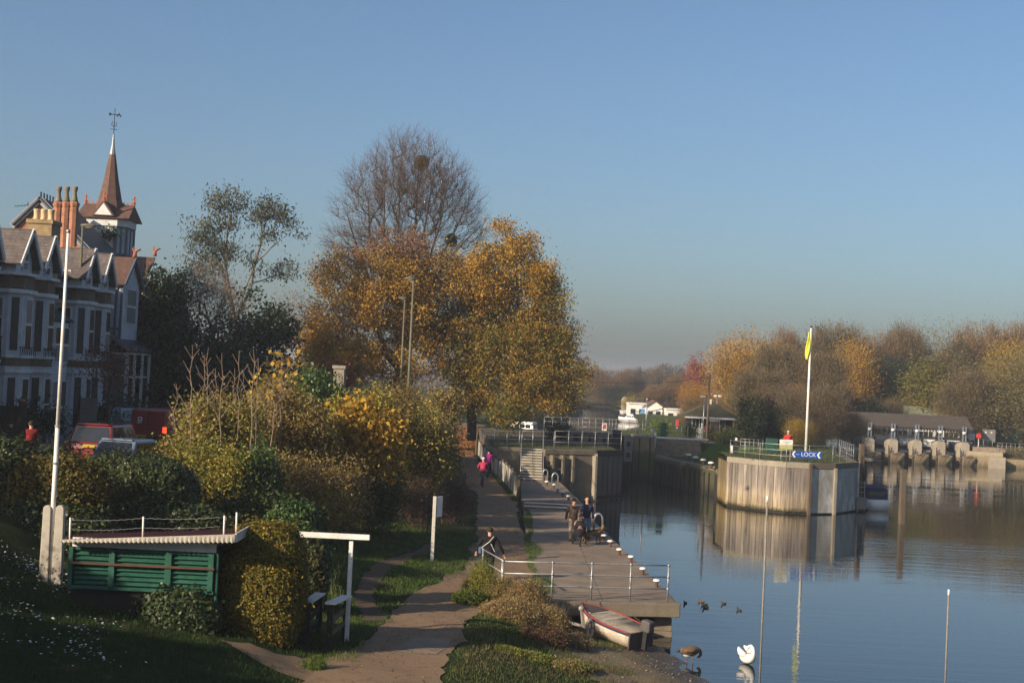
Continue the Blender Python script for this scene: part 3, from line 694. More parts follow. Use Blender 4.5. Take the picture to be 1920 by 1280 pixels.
# ---- dark evergreens below them
def evergreen(name, px, py, d, hw, hh, label, seed, pal="dark", N=9000, ls=.22, extra=()):
    E = [pxell(px, py, d, hw, hh)] + [pxell(*e) for e in extra]; rg = np.random.default_rng(seed); e = E[0]
    bz = 3.8; base = np.array([e[0], e[1], bz]); v, f, c = mass(E, N, rg, ls, pal, 90, .4)
    v[:, 2] = np.maximum(v[:, 2], bz); st = [(-1, list(line(base, base + np.array([0, 0, max(1., e[2] - bz)]), 5)))]
    T, _ = in_ells(E, 40, rg); A, par, t = grow(st, T, rg, first=1)
    return vegthing(name, base, label, "tree", None, leafmesh("crown", v - base, f, c), skel_mesh("trunk", A - base, par, radii(A, par, .02, .5, .35), 5), (m_ivyleaf, m_bark))
evergreen("evergreen_tree", 485, 640, 84, 58, 95, "rounded dark evergreen tree under the wispy eucalyptus", 31, N=15000, extra=[(450, 690, 82, 50, 70), (520, 620, 85, 25, 45), (470, 740, 82, 70, 60)])
evergreen("ivy_clad_tree", 315, 620, 78, 38, 110, "dark ivy clad tree with two pointed tops right of the houses", 32, N=15000, extra=[(328, 530, 78, 16, 40), (292, 560, 78, 26, 60), (300, 700, 77, 50, 90), (275, 650, 78, 30, 90)])
evergreen("laurel_tree", 385, 690, 80, 55, 110, "broad dark laurel between the ivy clad tree and the evergreen", 33, N=15000, extra=[(380, 760, 78, 90, 70), (345, 640, 80, 30, 60)])
evergreen("holly_tree", 450, 740, 76, 80, 60, "low dark holly behind the bare saplings", 34, N=9000, extra=[(530, 740, 80, 40, 55)])

# ---- bare red tinged tree in front of the houses
b = on(205, 760, 61); b = (b.x, 61., 3.8)
tree("street_tree", b, stems_from(b, [W(205, 710, 61), W(180, 670, 61), W(230, 670, 60), W(205, 655, 61)], rg0), [pxell(205, 690, 61, 62, 45)], "small nearly bare tree with dark red leaves before the white houses", "tree", None, 35, nt=130, lpt=14, ls=.1, spread=.3, pal=[(.13, .04, .03), (.16, .06, .035)], r_tip=.009)

# ---- distant trees: a few prototypes, each copy placed, turned and sized on its own
PROTO = {}
BAREPAL = dict(brown=[(.17, .135, .05), (.14, .12, .045), (.20, .14, .05), (.12, .10, .045)], rustbare=[(.22, .13, .045), (.17, .11, .045), (.19, .15, .05)], brownshrub=[(.12, .09, .045), (.10, .085, .04)], grey=[(.13, .11, .07)])
def proto(kind, seed, pal, nt, lpt, ls, ells, spread=.07, asp=.55, droop=.2, bare=False, barkm=m_bark, trunk=.25):
    """crown in a unit-high tree (height 1)"""
    rg = np.random.default_rng(seed); T, _ = in_ells(ells, nt, rg, .42)
    st = [(-1, list(line((0, 0, 0), (0, 0, trunk), 4))), (3, list(line((0, 0, trunk), (.03, .02, .62), 4, rg, .015)[1:])), (3, list(line((0, 0, trunk), (-.12, .03, .55), 4, rg, .015)[1:])), (3, list(line((0, 0, trunk), (.12, -.05, .55), 4, rg, .015)[1:]))]
    A, par, tips = grow(st, T, rg, k=3, sag=0, up=1.0, first=2); R = radii(A, par, .0011, .5, .022); tm = skel_mesh("trunk", A, par, R, 4)
    N = nt * lpt; cl = np.repeat(np.arange(nt), lpt)
    if bare:                                                       # upright sprays of twigs
        p0 = T[cl] + rg.normal(0, spread * .8, (N, 3)); d = p0 - np.array([0, 0, .3]); d /= np.linalg.norm(d, axis=1, keepdims=True); d = d * .7 + rg.normal(0, .4, (N, 3)) + np.array([0, 0, .5]); d /= np.linalg.norm(d, axis=1, keepdims=True)
        L = rg.uniform(.5, 1.2, (N, 1)) * ls; q = np.cross(d, rg.normal(size=(N, 3))); q /= np.linalg.norm(q, axis=1, keepdims=True); w = q * ls * asp
        V = np.stack([p0 - w, p0 + w, p0 + d * L + w * .3, p0 + d * L - w * .3], 1).reshape(-1, 3); f = np.arange(4 * N).reshape(N, 4); c = np.repeat(pick(pal, N, rg, cl), 4, 0)
    else:
        V, f, c = leaves(T[cl] + rg.normal(0, spread, (N, 3)), rg.uniform(.6, 1.3, N) * ls, pick(pal, N, rg, cl), rg, asp, droop)
    if bare:                                                       # the last leaves still hanging among the twigs
        n2 = N; c2 = rg.integers(0, nt, n2); V2, f2, k2 = leaves(T[c2] + rg.normal(0, spread * 1.3, (n2, 3)), rg.uniform(.6, 1.3, n2) * .014, pick(BAREPAL.get(kind, pal), n2, rg, c2), rg, .6)
        f = np.concatenate([f, f2 + len(V)]); V = np.concatenate([V, V2]); c = np.concatenate([c, k2])
    PROTO.setdefault(kind, []).append((leafmesh("crown", V, f, c), tm))
RND = [(0, 0, .26, .30, .28, .2), (0, 0, .60, .30, .30, .36), (-.18, .05, .5, .2, .2, .25), (.18, -.05, .52, .2, .2, .25), (.05, .1, .78, .2, .2, .2), (-.1, -.1, .74, .17, .17, .2)]
TALL = [(0, 0, .58, .18, .18, .40), (.05, .03, .42, .2, .2, .25), (-.06, 0, .72, .13, .13, .24)]
WEEP = [(0, 0, .3, .36, .34, .22), (0, 0, .55, .34, .34, .42), (-.2, 0, .4, .2, .2, .32), (.22, .1, .42, .2, .2, .32)]
LOW = [(0, 0, .5, .5, .4, .48), (-.3, .1, .4, .3, .3, .38), (.3, 0, .42, .3, .3, .38)]
for s in (1, 2):
    proto("gold", 40 + s, "gold" if s == 1 else [(.33, .225, .036), (.26, .19, .036), (.36, .22, .034)], 190, 85, .018, RND)
    proto("olive", 44 + s, "olive", 190, 85, .017, RND if s == 1 else WEEP, asp=.4)
    proto("brown", 48 + s, "brown", 210, 80, .052, RND, .05, .034, bare=True)
    proto("rustbare", 52 + s, "rust", 210, 80, .050, RND, .05, .036, bare=True)
proto("dark", 60, [(.022, .036, .02), (.03, .046, .024)], 150, 80, .022, RND)
proto("yellowgreen", 61, [(.17, .15, .03), (.13, .13, .028), (.22, .17, .03)], 150, 85, .02, TALL)
proto("redcon", 62, [(.34, .115, .06), (.28, .09, .05)], 150, 80, .018, [(0, 0, .3, .2, .2, .28), (0, 0, .55, .15, .15, .25), (0, 0, .78, .08, .08, .2)], spread=.04)
proto("willow", 63, "willow", 120, 46, .05, WEEP, asp=.16, droop=2.5)
proto("brownshrub", 64, "brown", 170, 75, .065, LOW, .07, .036, bare=True, trunk=.1)
proto("darkshrub", 65, "dark", 110, 46, .05, LOW, trunk=.1)
proto("purpleshrub", 66, "purple", 90, 40, .055, LOW, trunk=.1)
proto("grey", 67, [(.12, .10, .085), (.10, .085, .075)], 170, 40, .07, RND, .05, .035, bare=True)
def distant(name, kind, px, ytop, wpx, d, label, cat="tree", group=None, seed=0, gz=2.6, ybase=None):
    rg = random.Random(seed + int(px) * 7); p = on(px, 800, d); gz = on(px, ybase, d).z if ybase else gz
    h = on(px, ytop, d).z - gz; w = wpx * d / F
    pr = PROTO[kind][rg.randrange(len(PROTO[kind]))]
    o = thing(name, (p.x, d, gz), label, cat, group, rg.uniform(0, 6.28))
    nat = {"yellowgreen": .42, "redcon": .42, "willow": .75, "brownshrub": 1.15, "darkshrub": 1.15, "purpleshrub": 1.15}.get(kind, .72)
    o.scale = (1.2 * w / nat, 1.2 * w / nat, h / .98)
    c = link("crown", pr[0], None, o); t = link("trunk", pr[1], None, o)
    if not pr[0].materials: pr[0].materials.append(m_leaf)
    if not pr[1].materials: pr[1].materials.append(m_bark2 if kind in ("olive", "willow", "brown") else m_bark)
    return o
for i, a in enumerate([
    ("red_conifer", "redcon", 1302, 660, 58, 232, "narrow red autumn conifer at the left end of the island trees"),
    ("golden_tree", "gold", 1302, 718, 62, 205, "low yellow tree beneath the narrow red conifer"),
    ("golden_tree", "gold", 1368, 640, 92, 186, "large golden tree rising behind the lock keeper's lodge"),
    ("golden_tree", "gold", 1408, 628, 110, 196, "golden tree just left of the yellow flag, behind browner trees"),
    ("bare_tree", "brown", 1450, 640, 100, 178, "brown bare tree left of the flagpole, in front of the golden ones"),
    ("bare_tree", "rustbare", 1470, 614, 90, 215, "rusty bare tree rising behind the left side of the flag"),
    ("bare_tree", "brown", 1560, 603, 130, 205, "broad bare tree with the highest top, right of the yellow flag"),
    ("golden_tree", "gold", 1600, 640, 80, 192, "small golden tree right of the flagpole among bare brown ones"),
    ("bare_tree", "brown", 1530, 655, 110, 176, "brown bare tree standing right behind the flagpole"),
    ("bare_tree", "rustbare", 1640, 622, 90, 214, "rusty bare tree above the left end of the weir roof"),
    ("evergreen_tree", "dark", 1645, 668, 85, 196, "dark evergreen above the middle of the weir roof"),
    ("evergreen_tree", "dark", 1692, 668, 70, 200, "dark evergreen left of the yellow green poplar"),
    ("bare_tree", "brown", 1690, 612, 105, 216, "tall brown bare tree behind the two dark evergreens"),
    ("yellow_poplar", "yellowgreen", 1738, 672, 78, 190, "bright yellow green tree rising behind the weir roof"),
    ("olive_tree", "olive", 1748, 603, 110, 218, "pale olive topped tree behind the yellow green one"),
    ("bare_tree", "brown", 1775, 655, 70, 192, "slender brown tree right of the yellow green one"),
    ("evergreen_tree", "dark", 1790, 640, 50, 214, "small dark evergreen high between bare trees on the right"),
    ("bare_tree", "rustbare", 1830, 604, 120, 220, "rust tinted bare tree behind the big olive willow"),
    ("bare_tree", "rustbare", 1905, 608, 120, 220, "rust tinted bare tree at the right edge of the photo"),
    ("golden_tree", "gold", 1880, 640, 80, 205, "orange topped tree behind the olive willow at the right"),
    ("olive_willow", "olive", 1860, 650, 190, 182, "huge olive willow with spreading trunks by the weir's right end"),
    ("olive_willow", "olive", 1925, 660, 120, 184, "olive willow cut by the right edge of the photo"),
    ("leaning_tree", "brown", 1815, 690, 100, 180, "bare tree with pale leaning trunk at the weir's right end"),
    ("bare_tree", "brownshrub", 1470, 720, 130, 152, "twiggy brown thicket behind the white notice board"),
    ("bare_tree", "brown", 1420, 690, 110, 160, "grey brown bare tree just right of the lodge roof"),
    ("bare_tree", "brownshrub", 1545, 715, 120, 148, "brown bare thicket between the flagpole and the weir"),
    ("laurel_bush", "darkshrub", 1408, 745, 80, 132, "dark green bush standing right of the lodge"),
    ("purple_bush", "purpleshrub", 1432, 738, 60, 138, "dark purple bush behind the green one beside the lodge"),
    ("laurel_bush", "darkshrub", 1455, 765, 70, 134, "dark green bush behind the railing, left of the flagpole"),
    ("bare_tree", "brownshrub", 1600, 770, 70, 150, "low brown bush before the left end of the weir"),
    ("orange_bush", "gold", 1500, 785, 60, 128, "low orange yellow bush behind the notice board"),
    ]):
    distant(*a, seed=i, gz=2.6)
for i, (px, d) in enumerate(((1560, 186), (1592, 205), (1622, 178), (1655, 188), (1690, 192), (1722, 196), (1765, 198), (1800, 200), (1845, 194), (1880, 198), (1915, 196), (1480, 170), (1440, 172), (1400, 176), (1512, 182), (1340, 178), (1310, 190))):
    distant("underwood", ("brownshrub", "rustbare", "darkshrub", "brownshrub", "olive")[i % 5], px, 712 + (i * 37) % 40, 80, d, "low underwood bush filling the foot of the island trees", "bush", "underwood at the foot of the island trees", 90 + i, 2.4)
UNDER = [o for o in bpy.data.objects if o.name.startswith("underwood")]
for o in UNDER: o["label"] = "low underwood bush at the foot of the trees behind lodge and weir"
for i, a in enumerate([
    ("hazy_tree", "rustbare", 1135, 692, 95, 345, "hazy brown wood tree at the left end of the far river bend"),
    ("hazy_tree", "dark", 1150, 722, 60, 335, "hazy dark tree low at the river bend"),
    ("hazy_tree", "brown", 1178, 690, 42, 365, "slim hazy tree left of the far round topped one"),
    ("hazy_tree", "grey", 1195, 690, 46, 350, "hazy round topped bare tree above the willow"),
    ("hazy_tree", "rustbare", 1222, 688, 36, 360, "hazy rust pointed tree above the houseboats"),
    ("hazy_tree", "grey", 1250, 684, 70, 330, "tall hazy grey tree above the gabled houseboat"),
    ("hazy_tree", "rustbare", 1272, 700, 60, 300, "hazy rust tree left of the red conifer"),
    ("hazy_tree", "rustbare", 1235, 722, 70, 300, "low rust tree behind the houseboat roofs"),
    ("hazy_tree", "brown", 1205, 710, 60, 380, "hazy brown tree farthest back above the willow"),
    ("weeping_willow", "willow", 1182, 734, 42, 262, "yellow weeping willow left of the white houseboats"),
    ("hazy_tree", "brown", 1110, 700, 70, 360, "hazy brown tree half hidden by the overhanging golden tree"),
    ("river_bush", "brownshrub", 1060, 742, 80, 225, "brown bush on the left bank beyond the lock"),
    ("river_bush", "darkshrub", 1085, 755, 50, 240, "dark bush on the left bank beyond the lock"),
    ("river_bush", "brownshrub", 1020, 735, 70, 210, "brown bush behind the moored white cruiser"),
    ("river_bush", "rustbare", 985, 720, 80, 205, "rusty tree on the left bank behind the moored cruiser"),
    ("river_bush", "olive", 1130, 765, 40, 320, "pale green bush at the river bend's water edge"),
    ]):
    distant(*a, seed=50 + i, gz=2.5 if a[5] > 245 else 3.0)
# the park beyond, one continuous far wood
rg = np.random.default_rng(77); N = 26000
xx = rg.uniform(-120, 330, N); yy = rg.uniform(430, 520, N); hh = 9 + 3 * np.sin(xx * .11) + 2.2 * np.sin(xx * .31 + 1) + 1.5 * np.sin(xx * .83); zz = 2.4 + hh * rg.random(N) ** .6
v, f, c = leaves(np.stack([xx, yy, zz], 1), rg.uniform(.7, 1.6, N), pick("rust", N, rg) * .8, rg, .5)
tag(link("far_wood", leafmesh("far_wood", v, f, c), m_leaf), "far hazy wood of bare trees closing the river view", "wood", None, "stuff")

# ---- autumn scrub between the road and the towpath
def sh(px, py, d, hw, hh, label, seed, **k):
    k['N'] = int(k['N'] * 1.6); k['ls'] *= .77; k['cs'] = .28; k['nt'] = 100
    e = pxell(px, py, d, hw, hh); return shrub(k.pop("name", "shrub"), e[:3], (e[3], k.pop("dep", max(1.0, e[3] * .8)), e[5]), label, k.pop("cat", "shrub"), "autumn scrub on the bank", seed, **k)
sh(362, 850, 50, 48, 128, "tan and olive scrub right of the red van, under bare saplings", 101, N=9000, ls=.15)
sh(395, 905, 47, 66, 85, "yellow green scrub right of the clipped dark hedge", 102, N=8000, ls=.15, pal="yellowgreen")
sh(445, 850, 51, 70, 125, "olive scrub under the tallest bare saplings", 103, N=9000, ls=.15)
sh(480, 910, 48, 42, 80, "dark green shrub amid the tan scrub", 104, N=6000, ls=.16, pal="green", mats=(m_ivyleaf, m_twig))
sh(555, 830, 54, 75, 115, "tan brown scrub left of the big yellow leaved shrub", 105, N=9000, ls=.16, pal="shrubbrown")
sh(570, 920, 50, 85, 85, "brown twiggy scrub behind the round ivy bush", 106, N=8500, ls=.14, pal="shrubbrown", asp=.4)
sh(600, 745, 66, 48, 52, "green bush at the foot of the stone pillar", 107, N=5200, ls=.18, pal="green", mats=(m_ivyleaf, m_twig))
sh(700, 830, 56, 72, 100, "large leaved bright yellow shrub in the middle of the bank", 108, N=5600, ls=.26, pal="yellow", nt=90)
sh(668, 800, 60, 60, 70, "yellow and green shrub under the stone pillar", 109, N=6000, ls=.17, pal="yellowgreen")
sh(735, 765, 68, 55, 60, "brown and gold brushwood below the street lamps", 110, N=6500, ls=.15, pal="shrubbrown", asp=.35)
sh(795, 850, 62, 55, 95, "olive brown shrub right of the yellow one, beside the path", 111, N=7500, ls=.16, pal="shrub")
sh(815, 780, 76, 40, 60, "brown hedge end where the towpath meets the lock", 112, N=5000, ls=.18, pal="shrubbrown")
sh(835, 850, 72, 26, 80, "dark olive shrub behind the left path fence", 113, N=4800, ls=.16, pal="olive")
sh(640, 930, 52, 60, 75, "brown scrub in shade behind the white gate frame", 114, N=6500, ls=.14, pal="shrubbrown")
sh(790, 940, 60, 55, 60, "dry purple brown stems behind the white sign post", 115, N=6000, ls=.13, pal=[(.10, .06, .05), (.13, .075, .06), (.08, .05, .045)], asp=.2)
sh(845, 945, 64, 36, 42, "dry purple brown brush spilling over the towpath edge", 116, N=6500, ls=.14, pal=[(.13, .075, .06), (.16, .09, .07), (.09, .055, .05)], asp=.2)
sh(700, 950, 56, 60, 50, "low dark scrub behind the grass verge", 117, N=5000, ls=.14, pal="hedge")
sh(520, 780, 60, 55, 80, "tan scrub behind the saplings left of the pillar", 118, N=7500, ls=.16, pal="shrub")
# bare saplings
def sapling(px, yt, yb, d, seed, label, leafy=False):
    rg = np.random.default_rng(seed); b0 = np.array(on(px - (yb - yt) * .02, yb, d)); b0[2] = max(b0[2] - .5, hz(b0[0], d)); t0 = np.array(on(px, yt, d))
    A = [list(line(b0, t0, 9, rg, .035))]; st = [(-1, A[0])]
    for i in range(3, 8):
        for s in (-1, 1):
            if rg.random() < .75:
                p = np.array(A[0][i]); L = (t0[2] - b0[2]) * rg.uniform(.10, .26) * (1 - (i - 3) * .1); st.append((i, list(line(p, p + np.array([s * L * .55, rg.uniform(-.3, .3) * L, L * .85]), 3, rg, .02)[1:])))
    a = [q for s in st for q in s[1]]; par = []; k = 0
    for pa, q in st:
        for j in range(len(q)): par.append(pa if j == 0 else k - 1); k += 1
    a = np.array(a); R = np.full(len(a), .009); R[:9] = np.linspace(.026, .009, 9)
    o = thing("sapling", b0, label, "sapling", "bare saplings on the bank"); link("stem", skel_mesh("stem", a - b0, np.array(par), R, 4), m_sap, o)
    if leafy:
        n = 60; c = t0 + rg.normal(0, 1, (n, 3)) * np.array([.28, .28, .35]) - np.array([0, 0, .35]); v, f, cc = leaves(c - b0, rg.uniform(.14, .26, n), pick("yellow", n, rg), rg, .8); link("leaves", leafmesh("leaves", v, f, cc), m_leaf, o)
m_sap = M("sapling_bark", (0.25, 0.18, 0.125), (0.19, 0.135, 0.095), 0.85, 6)
for i, (px, yt, lab) in enumerate([(361, 648, "tallest bare sapling, first beside the red van"), (391, 652, "tall bare sapling, second from the red van"), (383, 664, "thin bare sapling close behind the second tall one"), (330, 718, "short bare sapling nearest the red van"),
                              (416, 662, "bare sapling with an even pair of side twigs, before the dark laurel"), (449, 657, "bare sapling leaning right, third tall one from the van"), (404, 690, "short bare sapling between the second and third tall ones"), (440, 690, "short bare sapling left of the right leaning one"), (475, 655, "straight bare sapling before the dark evergreen"),
                              (484, 672, "thin bare sapling beside the straight one before the evergreen"), (456, 700, "short forked bare sapling amid the row"), (527, 690, "bare sapling right of the yellow topped ones"), (512, 705, "short sapling ringed by twigs near the stone pillar")]):
    sapling(px, yt, 830, 49 + (i % 4), 200 + i, lab)
sapling(529, 665, 800, 52, 231, "sapling with a tuft of yellow leaves at its top, right of the evergreen", True)
sapling(502, 705, 800, 51, 232, "lower sapling with a tuft of yellow leaves at its top", True)
# ------------------------------------------------------------------ lock, landing stage, weir
m_conc = M("concrete", (0.235, 0.195, 0.145), (0.165, 0.135, 0.10), 0.9, 0.9, 0.35, c3=(0.20, 0.175, 0.11), fine=14)
m_concl = M("pale_concrete", (0.36, 0.32, 0.25), (0.27, 0.235, 0.18), 0.9, 0.8, 0.3, c3=(0.30, 0.27, 0.2), fine=12)
m_deck = Mslabs("deck_concrete", (0.235, 0.178, 0.122), (0.205, 0.152, 0.104), (0.125, 0.095, 0.065), 2.3, 2.6)
m_galv = M("galvanised", (0.40, 0.40, 0.39), (0.30, 0.30, 0.295), 0.42, 8, metal=0.55, spec=0.5)
m_white = M("white_paint", (0.78, 0.76, 0.71), (0.66, 0.63, 0.57), 0.5, 3.0, 0.1, fine=20)
m_whited = M("dirty_white_paint", (0.66, 0.63, 0.56), (0.44, 0.41, 0.35), 0.65, 2.2, 0.2, fine=16)
m_rust = M("rusty_iron", (0.12, 0.062, 0.038), (0.075, 0.042, 0.03), 0.85, 6, 0.4)
m_iron = M("dark_iron", (0.025, 0.026, 0.028), (0.018, 0.018, 0.02), 0.6, 6, 0.2)
m_oak = M("weathered_oak", (0.15, 0.115, 0.078), (0.085, 0.065, 0.046), 0.9, 2.0, 0.5, stretch=(6, 6, .6), fine=12)
m_darkoak = M("wet_timber", (0.035, 0.030, 0.024), (0.022, 0.02, 0.016), 0.75, 2.0, 0.5, stretch=(5, 5, .6), fine=10)
m_plank = Mattr("planks", 0.85, amt=0.45, scale=1.6, stretch=(5, 5, .35), bmp=0.4)
def tidemark(m):
    """algae and wet timber creeping up from the water, pale scoured wood above it"""
    n = m.node_tree; b = n.nodes["Principled BSDF"]; src = b.inputs["Base Color"].links[0].from_socket
    g = n.nodes.new("ShaderNodeNewGeometry"); s = n.nodes.new("ShaderNodeSeparateXYZ"); n.links.new(g.outputs["Position"], s.inputs[0])
    f = noise(n, coords(n, "Object", (1.2, 1.2, .6)), 2.2, 5, .7); ad = n.nodes.new("ShaderNodeMath"); ad.operation = 'MULTIPLY_ADD'; n.links.new(f, ad.inputs[0]); ad.inputs[1].default_value = -.55; n.links.new(s.outputs[2], ad.inputs[2])
    mr = n.nodes.new("ShaderNodeMapRange"); mr.inputs[1].default_value = -.25; mr.inputs[2].default_value = 2.4; n.links.new(ad.outputs[0], mr.inputs[0])
    n.links.new(mixc(n, 1.0, src, ramp(n, mr.outputs[0], [(.06, (.28, .27, .17)), (.14, (.95, .86, .66)), (.40, (1.12, 1.05, .92)), (.62, (.78, .77, .78)), (.95, (.70, .69, .70))]), 'MULTIPLY'), b.inputs["Base Color"])
tidemark(m_plank)
m_steelpile = M("sheet_pile_steel", (0.075, 0.088, 0.105), (0.045, 0.052, 0.064), 0.5, 1.4, 0.2, stretch=(3, 3, .4), spec=0.5, metal=0.3)
m_facet = M("white_steel_plate", (0.62, 0.61, 0.58), (0.36, 0.35, 0.32), 0.55, 1.0, 0.15, stretch=(1.5, 1.5, .7), c3=(0.28, 0.25, 0.19))
m_green = Mpaint("green_enamel", (0.015, 0.075, 0.05), 0.5, 0.15)
m_brickt = Mbrick("tan_brick", (0.24, 0.165, 0.10), (0.19, 0.125, 0.08), (0.24, 0.21, 0.165))
m_red = Mpaint("red_plastic", (0.50, 0.035, 0.03), 0.45, 0.2)
m_blue = M("sign_blue", (0.012, 0.075, 0.36), (0.010, 0.065, 0.31), 0.45, 3)
m_algae = None
def Mtide(name, top, low, zb, wet=(0.03, 0.035, 0.016)):
    """wall stained green and black towards the waterline it stands in"""
    m, n, b = _new(name); v = coords(n, "Object", (2.5, 2.5, .5))
    g = n.nodes.new("ShaderNodeNewGeometry"); s = n.nodes.new("ShaderNodeSeparateXYZ"); n.links.new(g.outputs["Position"], s.inputs[0])
    f = noise(n, v, 1.5, 5, .7); ad = n.nodes.new("ShaderNodeMath"); ad.operation = 'MULTIPLY_ADD'; n.links.new(f, ad.inputs[0]); ad.inputs[1].default_value = 1.0; n.links.new(s.outputs[2], ad.inputs[2])
    mr = n.nodes.new("ShaderNodeMapRange"); mr.inputs[1].default_value = 0.4; mr.inputs[2].default_value = zb + 1.0; n.links.new(ad.outputs[0], mr.inputs[0])
    col = ramp(n, mr.outputs[0], [(0.12, wet), (0.45, low), (0.8, low), (0.93, top)])
    col = mixc(n, .7, col, ramp(n, noise(n, v, 5, 4, .7), [(.3, (.6,) * 3), (.7, (1.3,) * 3)]), 'MULTIPLY')
    n.links.new(col, b.inputs["Base Color"]); b.inputs["Roughness"].default_value = .8; bump(n, b, f, .4, .05); return m
m_tide = Mtide("tide_wall", (0.27, 0.20, 0.125), (0.085, 0.095, 0.03), 2.2)
m_tided = Mtide("tide_wall_dark", (0.16, 0.13, 0.075), (0.06, 0.06, 0.028), 1.7, (0.012, 0.012, 0.01))

def railing(name, pts, h, nr, label, group=None, cat="railing", step=None, r=0.024, mat=None, posts=True, pr=None, gaps=()):
    """pts: world points along the foot; a post at each (or every step), nr rails"""
    mat = mat or m_galv; P = [Vector(p) for p in pts]
    if step:
        Q = [P[0]]
        for a, b in zip(P[:-1], P[1:]):
            k = max(1, round((b - a).length / step)); Q += [a.lerp(b, i / k) for i in range(1, k + 1)]
    else: Q = P
    o = thing(name, Q[0], label, cat, group)
    for k in range(nr):
        z = h * (1 - k / max(1, nr - 0.0) * 0.98) if nr > 1 else h
        MB().tube([p + Vector((0, 0, z)) for p in P], r * .85, 6).build("rail", mat, o, True)
    for q in Q:
        m = MB(); m.cyl(q, q + Vector((0, 0, h + .02)), pr or r, pr or r, 8)
        for k in range(nr):
            z = h * (1 - k / max(1, nr) * 0.98); m.ell((q.x, q.y, q.z + z), (r * 1.7,) * 3, 8, 6)
        m.build("post", mat, o, True)
    return o

# ---- landing stage
LS = thing("landing_stage", (3.2, 44.8, 0), "long concrete landing stage with white topped bollards along its river edge", "landing stage")
EDGE = [(5.6, 45.1), (4.88, 60.8), (4.13, 76.0)]
MB().prism([(1.0, 44.35), (5.6, 45.1), (4.88, 60.8), (4.13, 76.2), (.98, 76.2), (1.05, 54), (1.2, 47)], .70, 1.10).build("deck", m_deck, LS, bevel=.02)
MB().prism([(.9, 76.2), (4.13, 76.2), (3.36, 93.4), (.95, 93.4)], .9, 1.42).build("upper_deck", m_deck, LS)
MB().prism([(1.2, 44.28), (5.63, 45.02), (5.62, 45.36), (1.2, 44.62)], .68, 1.112).build("fascia", m_conc, LS, bevel=.03)
for x, y, w in ((5.15, 45.85, .55), (3.55, 46.0, .5), (4.55, 52, .5), (4.35, 58, .5), (2.2, 46.2, .5)):
    m = MB(); rg_ = random.Random(int(x * 10))
    for k in range(7): m.box((x + rg_.uniform(-.02, .02), y, -.75 + k * .205), (w + rg_.uniform(-.03, .05), w + .3, .2))
    m.build("support_pier", m_darkoak if x < 5 else m_conc, LS, bevel=.02)
MB().box((2.9, 48.3, .1), (4.4, .3, 1.2)).build("back_wall", m_darkoak, LS)
for k, (y, z) in enumerate(((75.4, 1.16), (75.8, 1.30))):
    a = at(1006, 957 - 7 * k, 1.2 + .14 * k)
    MB().box((2.55, y + .2, z + .02), (3.05, .4, .15)).build("step", m_deck, LS)
    MB().box((2.55, y - .012, z + .075), (3.05, .05, .05)).build("nosing", m_white, LS)
MB().tube([Vector((2.2, 45.2, .38)), Vector((3.2, 45.3, .24)), Vector((4.2, 45.45, .30)), Vector((5.0, 45.5, .36))], .016, 5).build("chain", m_galv, LS)

# bollards along the edge: position read from the photo at deck height
def bollard(p, label, s=1.0, cat="bollard", group="white topped mooring bollards"):
    o = thing("bollard", p, label, cat, group)
    m = LB(); m.lathe([(.10, 0), (.085, .03), (.075, .07), (.075, .25), (.09, .27)], (0, 0, 0), 12); m.build("shaft", m_rust, o, True)
    m = LB(); m.lathe([(.06, .26), (.16, .27), (.175, .30), (.165, .345), (.11, .38), (.0, .39)], (0, 0, 0), 14); m.build("cap", m_white, o, True)
    o.scale = (s, s, s * .95); return o
BP = [(1231, 1100, "nearest white topped bollard, beside the railing corner"), (1205, 1077, "second white topped bollard from the railing corner"), (1183, 1054, "third white topped bollard, behind the railing top rail"), (1161, 1040, "fourth white topped bollard, just beyond the railing"), (1144, 1024, "bollard at the water's edge nearest the dog"), (1132, 1013, "bollard right of the dog by the hoop rail"), (1120, 1004, "bollard directly behind the dog under the hoop rail")]
for px, py, lab in BP: bollard(at(px, py, 1.1), lab, .74)
for px, py, lab in [(1066, 938, "bollard behind the man in the brown jacket"), (1055, 930, "white topped bollard, next but one beyond the man in brown"), (1045, 923, "dull capped bollard halfway along the upper deck"), (1038, 916, "bollard at the foot of the far hoop rail"), (1025, 910, "farthest white topped bollard, below the lock steps")]:
    p = at(px, py, 1.42); p.x = min(p.x, 4.13 - (p.y - 76) * .0445 - .15); bollard(p, lab, .82)
def hoop(px, py, z, h, w, label):
    p = at(px, py, z); o = thing("ladder_hoop", p, label, "ladder rail", "hoop rails over the landing ladders")
    for s in (0, 1):
        y = s * .45; pts = [Vector((-w / 2, y, 0)), Vector((-w / 2, y, h * .72))] + [Vector((-w / 2 * math.cos(a), y, h * .72 + h * .28 * math.sin(a))) for a in np.linspace(.4, math.pi - .4, 6)] + [Vector((w / 2, y, h * .72)), Vector((w / 2, y, 0))]
        LB().tube(pts, .032, 8).build("hoop", m_galv, o, True)
    return o
p = at(1119, 1006, 1.1); hoop(1121, 1006, 1.1, 1.0, .38, "tall grey hoop handrail over the ladder beside the dog")
hoop(1040, 917, 1.42, .95, .36, "grey hoop handrail near the foot of the lock steps")
hoop(1022, 904, 1.42, .8, .3, "short grey hoop handrail at the bottom of the lock steps")

